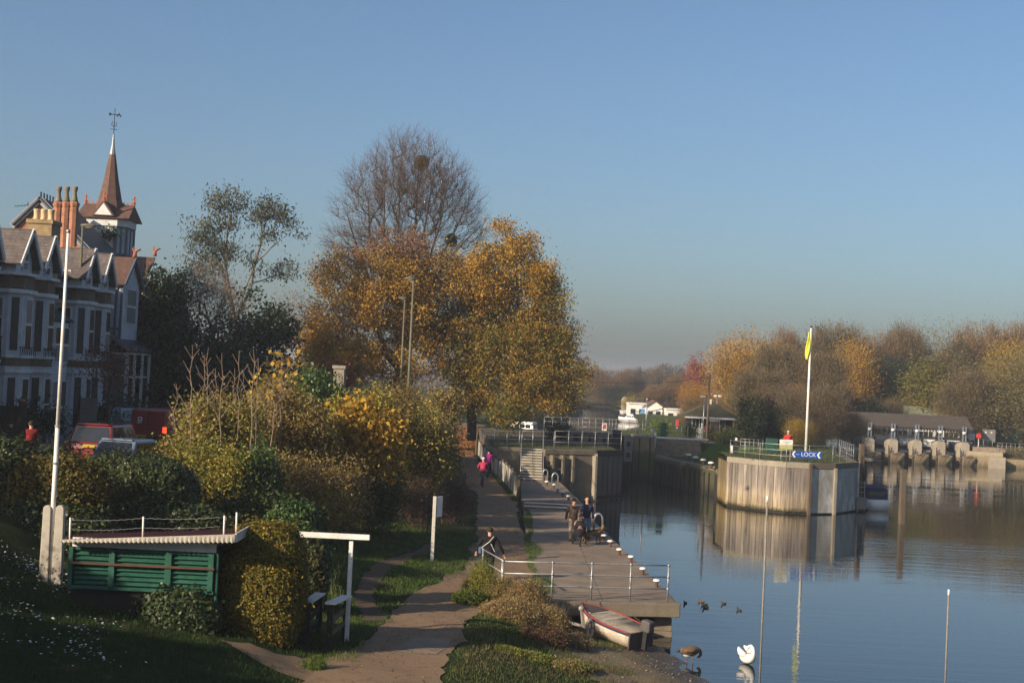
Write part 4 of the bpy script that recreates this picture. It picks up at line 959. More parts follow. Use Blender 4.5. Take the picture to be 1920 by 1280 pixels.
# railing across the near end of the stage
zf = 1.115
rp = [at(1033, 1118, zf), at(1106, 1119.5, zf), at(1178, 1120.5, zf), at(1247, 1121, zf)]
rp = [Vector((p.x, 44.75 + .165 * (p.x - 1.5), zf)) for p in rp]; l0 = at(960, 1098, 1.12); l0 = Vector((l0.x, 44.9, 1.1)); l1 = Vector((-.45, 47.6, 1.1))
gr = railing("guard_railing", [Vector((.05, 44.62, 1.1))] + rp, 1.12, 3, "grey tubular railing across the near end of the landing stage", None, r=.03)
railing("guard_railing", [Vector((.02, 44.9, 1.1)), Vector((-.62, 47.4, 1.1))], 1.12, 3, "short side railing going back among the weeds beside the walker in black", None, r=.028)

# ---- lock ground, walls and steps on the towpath side
m_quay = Mgrass("quay_top", (0.16, 0.13, 0.095), (0.12, 0.10, 0.07), (0.085, 0.095, 0.035))
tag(MB().prism([(-.45, 94.6), (1.0, 94.6), (2.55, 94.6), (2.6, 94.0), (5.7, 95.85), (7.6, 98.4), (6.4, 118), (5.2, 129), (-2.6, 129), (-2.0, 115)], -1.2, 3.28).build("lock_side", m_quay), kind='structure')
o = thing("retaining_wall", (-.3, 94.4, 0), "dark concrete retaining wall left of the lock steps", "wall")
MB().prism([(-.55, 94.3), (1.02, 94.3), (1.02, 94.62), (-.55, 94.62)], .2, 3.05).build("face", m_conc, o); MB().prism([(-.6, 94.24), (1.02, 94.24), (1.02, 94.66), (-.6, 94.66)], 3.052, 3.34).build("coping", m_conc, o, bevel=.02)
MB().prism([(-.5, 94.67), (-.35, 94.67), (-1.95, 115), (-2.1, 115)], .5, 3.0).build("return", m_conc, o)
st = thing("lock_steps", (1.7, 91, 1.42), "flight of concrete steps with pale edges climbing to the lock side", "steps")
a, bx = at(976, 905, 1.42).x, at(1017, 905, 1.42).x; n = 12
for i in range(n):
    y = 91.0 + i * .285; z = 1.42 + (i + 1) * .157
    MB().box(((a + bx) / 2, (y + 94.7) / 2, z - .09), (bx - a, 94.7 - y, .14)).build("tread", m_conc, st)
    MB().box(((a + bx) / 2, y - .004, z - .012), (bx - a - .01, .06, .05)).build("nosing", m_whited, st)
for x, lab in ((a - .02, None), (bx + .04, None)):
    pts = [Vector((x, 90.8, 1.42)), Vector((x, 90.8, 2.3)), Vector((x, 94.4, 4.2)), Vector((x, 94.9, 4.2)), Vector((x, 94.9, 3.28))]
    MB().tube(pts, .025, 6).build("handrail", m_galv, st, True)
MB().prism([(bx + .06, 90.9), (bx + .32, 90.9), (bx + .32, 94.0), (bx + .06, 94.0)], 1.2, 1.75).build("string_wall", m_conc, st)
# buttressed wall
w0, w1 = Vector((2.5, 93.75, 0)), Vector((5.86, 95.6, 0)); tw = (w1 - w0).normalized(); nw = Vector((tw.y, -tw.x, 0))
bw = thing("buttressed_wall", w0, "sunlit lock wall with upright concrete buttresses beside the steps", "wall")
def along(t, off=0.0): p = w0 + tw * t + nw * off; return (p.x, p.y)
LW = (w1 - w0).length
MB().prism([along(0, .0), along(LW, 0), along(LW, -.3), along(0, -.3)], -1, 3.02).build("face", m_conc, bw)
MB().prism([along(-.05, .06), along(LW + .02, .06), along(LW, -.34), along(-.05, -.34)], 3.022, 3.33).build("coping", m_conc, bw, bevel=.02)
for t in (.42, 1.18, 1.95, LW - .12):
    MB().prism([along(t - .09, .42), along(t + .09, .42), along(t + .09, .003), along(t - .09, .003)], -1, 2.98).build("buttress", m_concl if t > 3 else m_conc, bw, bevel=.015)
for k, (z, t0, t1) in enumerate(((1.5, .0, .4), (1.85, 0, .4), (2.2, 0, .4), (1.55, .55, 1.05), (2.0, .55, 1.05))):
    MB().prism([along(t0, .32), along(t1, .32), along(t1, .004), along(t0, .004)], z, z + .13).build("ledge", m_conc, bw)
for t, z0 in ((.5, 2.9), (1.25, 2.9), (2.05, 2.9)):                          # raking struts whose shadows cross the wall
    MB().beam((along(t, .38)[0], along(t, .38)[1], z0), (along(t + .0, 0)[0], along(t, 0)[1], z0 - .02), .05, .05).build("strut", m_oak, bw)
pf0, pf1 = Vector((5.86, 95.6, 0)), Vector((7.87, 98.3, 0)); tp = (pf1 - pf0).normalized(); npv = Vector((tp.y, -tp.x, 0)); LP = (pf1 - pf0).length
pl = thing("sheet_pile_wall", pf0, "blue black sheet piled wall face at the left of the lock mouth", "wall")
m = MB(); n = 11
for i in range(n):
    a0, a1 = pf0 + tp * (LP * i / n), pf0 + tp * (LP * (i + .94) / n); d = .035 * (i % 2)
    m.prism([tuple((a0 + npv * (.06 + d)).xy), tuple((a1 + npv * (.06 + d)).xy), tuple((a1 - npv * .2).xy), tuple((a0 - npv * .2).xy)], -1, 2.93)
m.build("piles", m_steelpile, pl)
MB().prism([tuple((pf0 + npv * .14).xy), tuple((pf1 + npv * .14).xy), tuple((pf1 - npv * .4).xy), tuple((pf0 - npv * .4).xy)], 2.935, 3.32).build("coping", m_darkoak, pl, bevel=.02)
MB().prism([tuple((pf0 + npv * .17).xy), tuple((pf1 + npv * .17).xy), tuple((pf1 + npv * .02).xy), tuple((pf0 + npv * .02).xy)], .1, .32).build("rubbing_beam", m_darkoak, pl)
MB().box((5.92, 95.55, 1.4), (.2, .2, 3.4)).build("corner_post", m_concl, pl)

# fence between towpath ramp and landing: upright posts and grey panels
fe = thing("path_fence", (.75, 78.6, 1.2), "receding fence of brown topped posts with grey panels beside the cyclists", "fence")
f0, f1 = Vector((.72, 78.7, 0)), Vector((-2.25, 114.5, 0)); m_fpanel = M("fence_panel", (0.44, 0.41, 0.36), (0.32, 0.30, 0.26), .8, 3, .2, stretch=(1, 1, 4))
ts = [0, .06, .12, .18, .245, .32, .40, .50, .60, .71, .82, .92, 1.0]
for i, t in enumerate(ts):
    p = f0.lerp(f1, t); z = max(hz(p.x - .15, p.y), 1.1) - .05; MB().box((p.x, p.y, z + .68), (.14, .14, 1.36), .08).build("post", m_oak, fe, bevel=.01)
    if i < len(ts) - 1:
        q = f0.lerp(f1, ts[i + 1]); z2 = max(hz(q.x - .15, q.y), 1.1)
        k = max(2, int((q - p).length / .35))
        m = MB()
        for j in range(k):
            a_, b_ = p.lerp(q, (j + .08) / k), p.lerp(q, (j + .92) / k); zz = z + (z2 - z) * j / k; d = (b_ - a_)
            m.prism([(a_.x - .03, a_.y), (b_.x - .03, b_.y), (b_.x + .02, b_.y), (a_.x + .02, a_.y)], zz + .08, zz + 1.16)
        m.build("panel", m_fpanel, fe)
fl = thing("path_rail_fence", (-2.05, 80, 1.3), "low wooden fence on the left of the towpath behind brown brush", "fence")
for y in (80, 84.5, 89, 93, 97):
    x = -2.25 - (y - 80) * .085; MB().box((x, y, hz(x, y) + .5), (.12, .12, 1.15)).build("post", m_oak, fl)
MB().beam((-2.25, 80, 2.25), (-3.7, 97, 2.75), .06, .16).build("rail", m_oak, fl)
bb = thing("end_board", (-2.65, 88, 1.5), "pale brown board panel on the left edge of the towpath", "board"); p = on(858, 865, 88)
MB().box((p.x, 88, 2.35), (.42, .06, 1.3), -.5).build("board", m_oak, bb); MB().box((p.x - .2, 87.9, 2.3), (.09, .09, 1.7)).build("post", m_whited, bb)

# rails on the lock side
def rail_px(name, px0, px1, y0, z, h, nr, label, n, y1=None, r=.022, group=None):
    y1 = y1 or y0; a, b = on(px0, 800, y0), on(px1, 800, y1)
    return railing(name, [Vector((a.x, y0, z)).lerp(Vector((b.x, y1, z)), i / n) for i in range(n + 1)], h, nr, label, group, r=r)
rail_px("lock_railing", 1042, 1166, 97.2, 3.28, 1.15, 3, "nearest grey railing along the left lock wall top", 5, 99.6, group="railings of the left lock side")
rail_px("lock_railing", 980, 1040, 95.1, 3.3, 1.1, 2, "grey railing at the head of the lock steps", 3, 96, group="railings of the left lock side")
rail_px("lock_railing", 905, 975, 94.9, 3.3, 1.05, 2, "grey railing above the retaining wall left of the steps", 3, group="railings of the left lock side")
rail_px("gate_railing", 1020, 1212, 119.5, 3.62, 1.15, 3, "long grey railing over the lock gate footbridge", 12, group="railings of the lock gates")
rail_px("gate_railing", 1092, 1205, 122, 3.62, 1.15, 3, "farther grey railing of the lock gate footbridge, with a life ring board", 9, group="railings of the lock gates")
rail_px("gate_railing", 1220, 1290, 132, 3.2, 1.0, 2, "dark railing beyond the green hedge box on the island side", 6, group="railings of the lock gates")
# gate machinery
m_cab = M("grey_concrete_block", (0.20, 0.195, 0.185), (0.15, 0.145, 0.135), .85, 2, .2)
for i, (a_, b_, y0, y1, d) in enumerate(((1063, 1090, 809, 832, 109), (1094, 1112, 811, 836, 108), (1120, 1140, 812, 838, 108), (1148, 1164, 808, 836, 110))):
    p0, p1 = on(a_, y1, d), on(b_, y0, d); o = thing("machinery_block", ((p0.x + p1.x) / 2, d, 3.28), ["wide pale concrete block nearest the dark bush on the lock side", "narrow concrete block with a dark slot, second of the row", "concrete block with an open dark panel, third of the row", "dark steel gate cabinet at the right end of the block row"][i], "machinery", "lock gate machinery blocks")
    MB().box(((p0.x + p1.x) / 2, d + .3, (3.28 + p1.z) / 2), (p1.x - p0.x, .9, max(.5, p1.z - 3.28))).build("housing", m_cab if i < 3 else m_iron, o, bevel=.03)
    MB().box(((p0.x + p1.x) / 2 + .1, d - .16, 3.6), ((p1.x - p0.x) * .35, .03, .45)).build("panel", m_iron, o)
    MB().box(((p0.x + p1.x) / 2, d + .3, max(3.78, p1.z) + .035), (p1.x - p0.x + .06, .96, .07)).build("cap", m_cab, o)
p = on(1133, 800, 121.5); o = thing("life_ring_board", (p.x, 121.4, 3.6), "white board with red marks on the gate footbridge railing", "notice")
MB().box((p.x, 121.4, p.z), (.40, .04, .62)).build("board", m_white, o); MB().box((p.x, 121.37, p.z + .05), (.26, .02, .3)).build("mark", m_red, o); MB().cyl((p.x, 121.45, 3.6), (p.x, 121.45, p.z), .03, n=8).build("post", m_galv, o)
o = thing("lock_gate", (8.3, 118.4, 0), "dark lower lock gate with a grey framed end between the lock walls", "lock gate")
MB().box((8.2, 118.6, 1.3), (3.7, .45, 4.4)).build("leaf", m_darkoak, o)
for z in (.4, 1.2, 2.0, 2.8): MB().box((8.2, 118.33, z), (3.7, .1, .2)).build("beam", m_darkoak, o)
e0, e1 = on(1172, 820, 117.9), on(1186, 820, 117.9)
MB().box(((e0.x + e1.x) / 2, 118.0, 2.5), (.07 + e1.x - e0.x, .3, 2.1)).build("end_frame", m_cab, o, bevel=.02)
for z in (2.0, 2.9): MB().box(((e0.x + e1.x) / 2, 117.84, z), (.3, .03, .38)).build("slot", m_iron, o)
o = thing("gate_pier", (11.2, 118.8, 0), "tan lock gate pier stained green towards the water", "wall")
a, b_ = on(1188, 830, 118.6).x, on(1228, 830, 118.6).x
MB().prism([(a, 118.5), (b_, 118.5), (b_ + .1, 121), (a, 121)], -1, 3.46).build("face", m_tide, o); MB().prism([(a - .04, 118.42), (b_ + .04, 118.42), (b_ + .04, 121), (a - .04, 121)], 3.462, 3.62).build("coping", m_concl, o, bevel=.02)
for px in (1199, 1219): x = on(px, 830, 118.4).x; MB().box((x, 118.44, 1.4), (.09, .1, 4.0)).build("rubbing_post", m_darkoak, o)
# wing wall of the island landing
o = thing("island_wall", (13, 110, 0), "dark stained wall below the island landing with a pale rounded coping", "wall")
pts = WALL_L[:4] + [(14.98, 101.5)]
for i, (p, q) in enumerate(zip(pts[:-1], pts[1:])):
    p, q = Vector((*p, 0)), Vector((*q, 0)); t = (q - p).normalized(); nn = Vector((t.y, -t.x, 0)) * -1
    if nn.x > 0: nn = -nn
    MB().prism([tuple((p + nn * .1).xy), tuple((q + nn * .1).xy), tuple((q - nn * .3).xy), tuple((p - nn * .3).xy)], -1, 1.8).build("face", m_tided, o)
    MB().prism([tuple((p + nn * .16).xy), tuple((q + nn * .16).xy), tuple((q - nn * .6).xy), tuple((p - nn * .6).xy)], 1.803, 2.06).build("coping", m_conc, o, bevel=.03)
    L = (q - p).length
    for k in range(int(L / .8)):
        c = p + t * (.4 + k * .8); MB().prism([tuple((c + nn * .2 - t * .06).xy), tuple((c + nn * .2 + t * .06).xy), tuple((c + nn * .11 + t * .06).xy), tuple((c + nn * .11 - t * .06).xy)], -.5, 1.6).build("fender", m_darkoak, o)
for px, py, lab in ((1291, 862, "white topped bollard farthest up the island landing"), (1304, 867, "middle white topped bollard on the island landing"), (1318, 872, "white topped bollard nearest on the island landing"), (1333, 878, "dark post bollard at the near end of the island landing")):
    p = at(px, py, 2.06); b = bollard(p, lab, 1.35, group="bollards on the island landing")
o = thing("island_steps", (14, 119.3, 2), "wide brick steps with a white top edge beside the lock gate", "steps")
for i in range(6):
    z = 2.12 + .24 * i; MB().box((14.2 + .3 * i * 0, 119.3 + i * .34 + 1, z - .35), (3.9 - i * .0, 2.4, .7)).build("step", m_brickt, o)
MB().box((14.4, 121.05, 3.44), (4.9, .18, .12)).build("white_edge", m_white, o)
p = on(1229, 823, 119); MB().cyl((p.x, 119.2, 2.6), (p.x, 119.2, 3.9), .09, n=10).build("white_post", m_white, o, True)
strip("lodge_path", [(17.2, 121.8, .9), (17.4, 124, .9), (18.3, 131, .9), (19.2, 138, 1.2)], M("lock_path", (.17, .155, .14), (.13, .12, .11), .9, 2, .2), HI, .02, 4, .6, .04)

# ---- island nose: timber and steel faced pier
NOSE = [Vector((14.9, 101.5, 0)), Vector((14.75, 96.4, 0)), Vector((16.4, 93.8, 0)), Vector((18, 92.72, 0)), Vector((19.53, 92.7, 0)), Vector((21.34, 93.65, 0)), Vector((23.65, 97.1, 0)), Vector((25.1, 108, 0))]
pr = thing("island_pier", NOSE[3], "curved pier at the island nose, faced in grey timber planks and steel plates", "pier")
rg = random.Random(9); mtim = MB()
for i in range(4):
    p, q = NOSE[i], NOSE[i + 1]; L = (q - p).length; t = (q - p).normalized(); nn = Vector((t.y, -t.x, 0)); 
    if nn.dot(Vector((19, 100, 0)) - p) > 0: nn = -nn
    k = max(3, round(L / .27))
    for j in range(k):
        a_, b_ = p + t * (L * (j + .02) / k), p + t * (L * (j + .97) / k); c = rg.choice([(.29, .25, .205), (.24, .21, .18), (.33, .285, .235), (.21, .185, .155), (.27, .235, .20)])
        if i == 0: c = rg.choice([(.28, .21, .10), (.2, .17, .07), (.24, .19, .13)])
        g = rg.uniform(.75, 1.2); mtim.col = tuple(x * g for x in c); e = rg.uniform(0, .035)
        mtim.prism([tuple((a_ + nn * e).xy), tuple((b_ + nn * e).xy), tuple((b_ - nn * .12).xy), tuple((a_ - nn * .12).xy)], .13 + rg.uniform(-.02, .02), 2.93)
mtim.build("timber_planks", m_plank, pr, colors=True)
mb_ = MB(); mc = MB(); ins = lambda v, d: v
for i in range(7):
    p, q = NOSE[i], NOSE[i + 1]; t = (q - p).normalized(); nn = Vector((t.y, -t.x, 0))
    if nn.dot(Vector((19, 101, 0)) - p) > 0: nn = -nn
    mb_.prism([tuple((p - nn * .1).xy), tuple((q - nn * .1).xy), tuple((q - nn * .5).xy), tuple((p - nn * .5).xy)], -1, .14)
    if i: MB().prism([tuple((p + nn * .05 + t * .004).xy), tuple((q + nn * .05 - t * .004).xy), tuple((q - nn * .55).xy), tuple((p - nn * .55).xy)], 2.935, 3.30).build("coping", m_concl if i < 4 else m_conc, pr, bevel=.015)
    if i >= 4: MB().prism([tuple((p + nn * .02).xy), tuple((q + nn * .02).xy), tuple((q - nn * .12).xy), tuple((p - nn * .12).xy)], .1, 2.93).build("steel_plate", m_facet, pr, label=["white steel plate facing", "blue grey steel plate facing", None][i - 4])
mb_.build("wet_base", m_darkoak, pr)
for v, h, nm, mt in ((NOSE[4], 3.25, "corner_post", m_oak), (NOSE[5], 3.0, "corner_post", m_concl)):
    d = (v - Vector((19, 100, 0))).normalized(); c = v + d * .08; MB().box((c.x, c.y, (h - .6) / 2), (.2, .2, h + .6), .3).build(nm, mt, pr, bevel=.015)
ip = [v + (Vector((19.2, 103, 0)) - v).normalized() * .4 for v in NOSE[1:]]
railing("pier_railing", [Vector((v.x, v.y, 3.28)) for v in ip], 1.1, 3, "grey mesh railing around the island nose above the timber pier", None, step=1.45, r=.022)
mm = MB()
for a_, b_ in zip(ip[:4], ip[1:5]):
    mm.prism([(a_.x, a_.y + .03), (b_.x, b_.y + .03), (b_.x, b_.y + .036), (a_.x, a_.y + .036)], 3.34, 3.36)
# sign LOCK
sg = thing("lock_sign", (19.2, 92.9, 3.4), "blue LOCK sign with white chevrons at both ends on the island railing", "sign")
cx = on(1514, 852, 92.9); hw, hh = .93, .22; cz = cx.z; tilt = 0.0; y = 92.86
MB().add([(cx.x - hw - .12, y, cz), (cx.x - hw + .02, y, cz - hh), (cx.x + hw + .05, y, cz - hh), (cx.x + hw - .08, y, cz), (cx.x + hw + .05, y, cz + hh), (cx.x - hw + .02, y, cz + hh),
          (cx.x - hw - .12, y + .05, cz), (cx.x - hw + .02, y + .05, cz - hh), (cx.x + hw + .05, y + .05, cz - hh), (cx.x + hw - .08, y + .05, cz), (cx.x + hw + .05, y + .05, cz + hh), (cx.x - hw + .02, y + .05, cz + hh)],
         [(0, 1, 2, 3, 4, 5), (11, 10, 9, 8, 7, 6)] + [(i, (i + 6), (i + 1) % 6 + 6, (i + 1) % 6) for i in range(6)]).build("board", m_blue, sg)
for s, x in ((1, cx.x - hw + .05), (1, cx.x + hw - .2)):
    w = .11; yy = y - .006
    MB().slab([(x - .13, yy, cz), (x, yy, cz + hh - .015), (x + w, yy, cz + hh - .015), (x + w - .13, yy, cz), (x + w, yy, cz - hh + .015), (x, yy, cz - hh + .015)], .006).build("chevron", m_white, sg)
text("lettering", "LOCK", .36, (cx.x + .06, y - .008, cz), (math.pi / 2, 0, 0), m_white, sg).location = (cx.x + .06 - 19.2, y - .008 - 92.9, cz - 3.4)
text("emblem", "~~", .2, (0, 0, 0), (math.pi / 2, 0, 0), m_white, sg).location = (cx.x - .66 - 19.2, y - .008 - 92.9, cz - 3.4)
p = on(1474, 833, 95); o = thing("notice_board", (p.x, 95, 3.28), "white notice board with small grey print and a yellow green strip, on two legs", "notice")
MB().box((p.x, 95, p.z + .13), (.86, .05, .38)).build("board", m_white, o); MB().box((p.x, 95, p.z - .19), (.86, .045, .25)).build("lower_strip", M("notice_lime", (.42, .44, .14), (.36, .36, .12), .6, 4), o)
for dx in (-.3, .3): MB().cyl((p.x + dx, 95.05, 3.28), (p.x + dx, 95.05, p.z), .025, n=8).build("leg", m_galv, o)
m_greytext = M("grey_print", (.25, .25, .25), rough=.7)
for k, w_ in enumerate((.55, .3)): 
    MB().box((p.x + .05, 94.973, p.z + .18 - k * .1), (w_, .005, .035)).build("print", m_greytext, o)
# flagpole with limp flag
f = thing("flagpole", (20.72, 100, 3.25), "tall white flagpole on the island nose with a dark ball top", "flagpole")
MB().cyl((20.72, 100, 3.25), (20.72, 100, 12.3), .115, .055, 12).build("pole", m_white, f, True); MB().ell((20.72, 100, 12.37), (.08, .08, .08)).build("finial", m_iron, f, True); MB().cyl((20.72, 100, 3.25), (20.72, 100, 3.5), .2, .16, 12).build("base", m_conc, f)
m = MB(); rs = []
for k in range(15):
    z = 12.05 - k * .142; r0 = .03 + .10 * math.sin(min(1, k / 9) * 1.6) * (1 if k < 12 else 1 - (k - 11) * .2); ring = []
    for i in range(16):
        a_ = 2 * math.pi * i / 16; q = r0 * (1 + .42 * math.sin(3 * a_ + k * .5)); ring.append((20.66 - .05 + q * math.cos(a_) * 1.15 - .02 * k * .3, 99.97 + q * math.sin(a_) * .8, z))
    rs.append(ring)
o = thing("flag", (20.66, 99.97, 10.2), "limp yellow green flag hanging folded at the top of the white pole", "flag"); m.rings(rs); m.build("cloth", M("flag_cloth", (.62, .62, .05), (.48, .50, .04), .7, 3), o, True, sub=1)

# cabinets and small things on the island nose
p = on(1448, 832, 106); o = thing("green_cabinet", (p.x, 106, 3.2), "dark green metal cabinet behind the railing left of the notice board", "cabinet"); MB().box((p.x, 106.2, 3.75), (.85, .5, 1.1)).build("body", m_green, o, bevel=.02); MB().box((p.x + .2, 105.94, 3.75), (.02, .02, .9)).build("door_gap", m_iron, o)
p0, p1 = on(1388, 835, 104.5), on(1430, 835, 104.5); railing("mesh_fence", [Vector((p0.x, 104.5, 3.28)), Vector((p1.x, 104.5, 3.28))], .95, 4, "grey barred fence section left of the green cabinet", None, "fence", .35, .016)
p = on(1380, 828, 101); o = thing("signal_post", (p.x, 101, 3.2), "dark post with a small white light box at the left end of the island railing", "signal"); MB().box((p.x, 101, 3.7), (.26, .26, 1.0)).build("post", m_iron, o); MB().box((p.x, 100.95, 4.32), (.14, .14, .2)).build("lamp", m_white, o)
p = on(1372, 838, 103); o = thing("white_post", (p.x, 103, 3.2), "short white marker post at the right corner of the mown lawn", "post"); MB().box((p.x, 103, 3.5), (.16, .16, .6)).build("post", m_white, o, bevel=.02)

# posts and poles in the water
def pile(px, pyb, pyt, w, label, mat, z0=0.0, d=None, name="mooring_post", topmat=None):
    p = at(px, pyb, z0) if d is None else on(px, pyb, d); t = on(px + (pyb - pyt) * .045, pyt, p.y); o = thing(name, (p.x, p.y, 0), label, "post" if "pole" not in name else "pole")
    m = MB(); m.box((p.x, p.y, (t.z - 1.0) / 2), (w, w, t.z + 1.0), .2) if w > .15 else m.cyl((p.x, p.y, -1), (p.x, p.y, t.z), w / 2, n=8)
    m.build("post" if "pole" not in name else "pole", mat, o, bevel=.01 if w > .15 else 0)
    if topmat: MB().cyl((p.x, p.y, t.z - .18), (p.x, p.y, t.z + .01), w / 2 + .004, n=8).build("tip", topmat, o)
    return o
pile(1690, 982, 880, .30, "square weathered timber post alone in the open river", m_oak)
m_pole = M("grey_pole", (.24, .22, .19), (.17, .155, .135), .6, 3)
def slimpole(px, py, pyt, label):
    p = at(px, py, 0); t = on(px + .038 * (py - pyt), pyt, p.y); o = thing("mooring_pole", p, label, "pole", "slim mooring poles in the river")
    MB().cyl((p.x, p.y, -.8), (p.x, p.y, t.z), .027, n=8).build("pole", m_pole, o, True); MB().cyl((p.x, p.y, t.z - .16), (p.x, p.y, t.z + .01), .03, n=8).build("tip", m_white, o, True)
slimpole(1424, 1284, 930, "tall slim grey pole standing in the water right of the swan"); slimpole(1772, 1284, 1105, "slim grey pole at the lower right, far from the swan")
pile(1611, 955, 832, .30, "tall timber post with a white lower half at the pier's right end", m_oak, d=97.6)
p = on(1609, 890, 97.3); o = thing("pile_sleeve", (p.x, 97.3, 1.8), "white painted pile standing against the tall timber post", "post"); MB().cyl((p.x, 97.25, -.5), (p.x, 97.25, 3.3), .09, n=10).build("pile", m_whited, o, True)
pile(1619, 955, 872, .2, "short black post between the pier and the moored cruiser", m_iron, d=97.2)
p = on(1614, 940, 97.0); o = thing("pontoon", (p.x, 97.0, 0), "small grey pontoon with a ladder rail beside the moored cruiser", "pontoon"); MB().box((p.x, 97.4, .55), (.7, 1.2, .8)).build("float", m_cab, o, bevel=.03)
for z in (1.3, 1.65, 1.95): MB().cyl((p.x - .3, 96.9, z), (p.x + .2, 96.9, z), .025, n=6).build("rung", m_galv, o)
for dx in (-.3, .2): MB().cyl((p.x + dx, 96.9, .6), (p.x + dx, 96.9, 2.05), .028, n=6).build("upright", m_galv, o)

# ---- weir
m_slate = M("dark_shingle", (.085, .068, .056), (.06, .05, .043), .85, 1.2, .5, stretch=(1, 1, 4), fine=9)
m_wpier = M("weir_concrete", (.36, .315, .245), (.28, .24, .185), .9, .9, .25, fine=9)
m_wbase = Mtide("weir_base", (.30, .25, .17), (.22, .17, .10), 1.0, (.10, .08, .04))
X0, X1 = on(1570, 790, 173).x, on(1818, 800, 173).x
we = thing("weir", ((X0 + X1) / 2, 172, 0), "weir under a long dark pitched roof with pale rounded concrete piers", "weir")
ze, zr = on(1700, 800, 172).z, on(1700, 776, 173.5).z
MB().slab([(X0, 171.6, ze), (X1, 171.6, ze), (X1, 174.2, zr), (X0, 174.2, zr)], .12).build("roof", m_slate, we)
MB().slab([(X0, 174.2, zr), (X1, 174.2, zr), (X1, 177, ze), (X0, 177, ze)], .12).build("roof", m_slate, we)
MB().box(((X0 + X1) / 2, 171.62, ze - .1), (X1 - X0, .05, .2)).build("fascia", m_darkoak, we)
m = MB(); n = int((X1 - X0) / .35)
for i in range(n): m.box((X0 + (i + .5) * (X1 - X0) / n, 171.57, ze - .25), (.2, .04, .2), 0, Matrix.Rotation(math.pi / 4, 3, 'Y'))
m.build("valance", m_darkoak, we)
m_bluesteel = M("blue_steel", (.22, .26, .30), (.17, .20, .24), .5, 3, metal=.3)
PXS = [1584, 1628, 1672, 1717, 1761, 1806]
for i, px in enumerate(PXS):
    x = on(px, 840, 171.2).x; zt = on(px, 822, 171.2).z if i else on(px, 818, 171.2).z; zt = 2.75
    m = MB(); prof = [(x - .58, .9), (x + .58, .9), (x + .58, zt - .25), (x + .35, zt - .04), (x - .15, zt), (x - .45, zt - .12), (x - .58, zt - .45)]
    m.add([(a_, 170.6, b_) for a_, b_ in prof] + [(a_, 172.6, b_) for a_, b_ in prof], [tuple(range(7)), tuple(range(13, 6, -1))] + [(k, k + 7, (k + 1) % 7 + 7, (k + 1) % 7) for k in range(7)]); pi = m.build("pier", m_wpier, we, bevel=.03)
    MB().prism([(x - .45, 169.6), (x + 1.25, 170.0), (x + 1.25, 172.5), (x - .5, 172.5)], -1, 1.12).build("footing", m_wbase, we, bevel=.03)
    for dx in (.02, .36): MB().box((x + dx - .05, 171.4, (zt + ze) / 2 + .2), (.16, .16, ze - zt + .3)).build("column", m_bluesteel, we)
    MB().ell((x + .1, 171.3, ze - .42), (.24, .16, .18), 10, 7).build("pulley", m_white, we, True)
    MB().beam((x - .95, 169.9, .75), (x + .4, 169.6, 1.2), .14, .14).build("brace", m_oak, we); MB().beam((x + .5, 169.3, 1.25), (x - .2, 169.2, .1), .16, .16).build("brace", m_oak, we)
    for k in range(3): MB().cyl((x - .62 + k * .1, 170.2 - .1 * k, -.3), (x - .62 + k * .1, 170.2 - .1 * k, 2.0 - .3 * k), .05, n=6).build("paddle_rod", m_iron, we)
    if i < 5:
        xn = on(PXS[i + 1], 840, 171.2).x; MB().box(((x + xn) / 2, 172.3, .5), (xn - x - 1.2, .2, 1.3)).build("sluice", m_darkoak, we)
        MB().box((x + .95, 171.9, 2.1), (.22, .25, 2.2)).build("sluice_post", m_darkoak, we)
        MB().cyl((x + .6, 172, 4.05), (xn - .4, 172, 4.05), .07, n=8).build("shaft", m_white, we)
MB().box(((X0 + X1) / 2 - .3, 172.2, 3.02), (X1 - X0 - .3, 1.2, .3)).build("walkway", m_darkoak, we)
m = MB(); n = 90
for i in range(n): m.box((X0 + (i + .5) * (X1 - X0) / n, 171.6, 3.6), (.035, .035, .9))
m.box(((X0 + X1) / 2, 171.6, 4.05), (X1 - X0, .06, .05)); m.build("balustrade", m_darkoak, we)
MB().prism([(X1 - .9, 170.4), (58.2, 169.2), (58.2, 173), (X1 - .9, 173)], -1, 1.75).build("abutment", m_wbase, we, bevel=.04); MB().prism([(X1 - .2, 170.6), (58.6, 169.6), (58.6, 174), (X1 - .2, 174)], 1.752, 2.25).build("abutment_top", m_brickt, we, bevel=.03)
# bank wall, fence and small things right of the weir
o = thing("bank_wall", (62, 168.9, 0), "low pale concrete river wall running right from the weir", "wall")
MB().prism([(57.3, 169.2), (60.6, 168.45), (75, 165.9), (110, 159.9), (110, 160.6), (75, 166.6), (60.6, 169.2), (57.3, 170)], -1, 1.08).build("face", m_wbase, o); p = on(1866, 865, 168)
MB().prism([(p.x - .6, 167.3), (p.x + .9, 167.1), (p.x + .9, 168.6), (p.x - .6, 168.6)], -1, 1.3).build("pale_patch", m_wpier, o)
rail_px("bank_railing", 1872, 1905, 169.5, 1.9, 1.0, 3, "white railing on the brown bank right of the weir", 4)
rail_px("bank_railing", 1820, 1862, 173, 2.1, 1.0, 3, "grey railing beside the red life ring", 5)
rail_px("bank_railing", 1912, 1960, 169.5, 1.9, 1.0, 3, "grey railing at the right edge of the photo", 4)
p = on(1835, 817, 171.5); o = thing("life_ring", (p.x, 171.5, 2.0), "round red life ring housing on a post right of the weir", "life ring"); MB().cyl((p.x, 171.35, p.z), (p.x, 171.5, p.z), .33, n=16).build("housing", m_red, o, bevel=.04); MB().cyl((p.x, 171.5, 1.8), (p.x, 171.5, p.z), .05, n=8).build("post", m_whited, o)
p = on(1854, 815, 176); o = thing("grey_gate", (p.x, 176, 2.1), "grey boarded gate panel right of the red life ring", "gate"); MB().box((p.x, 176, p.z - .1), (1.6, .1, 1.5)).build("panel", m_cab, o)
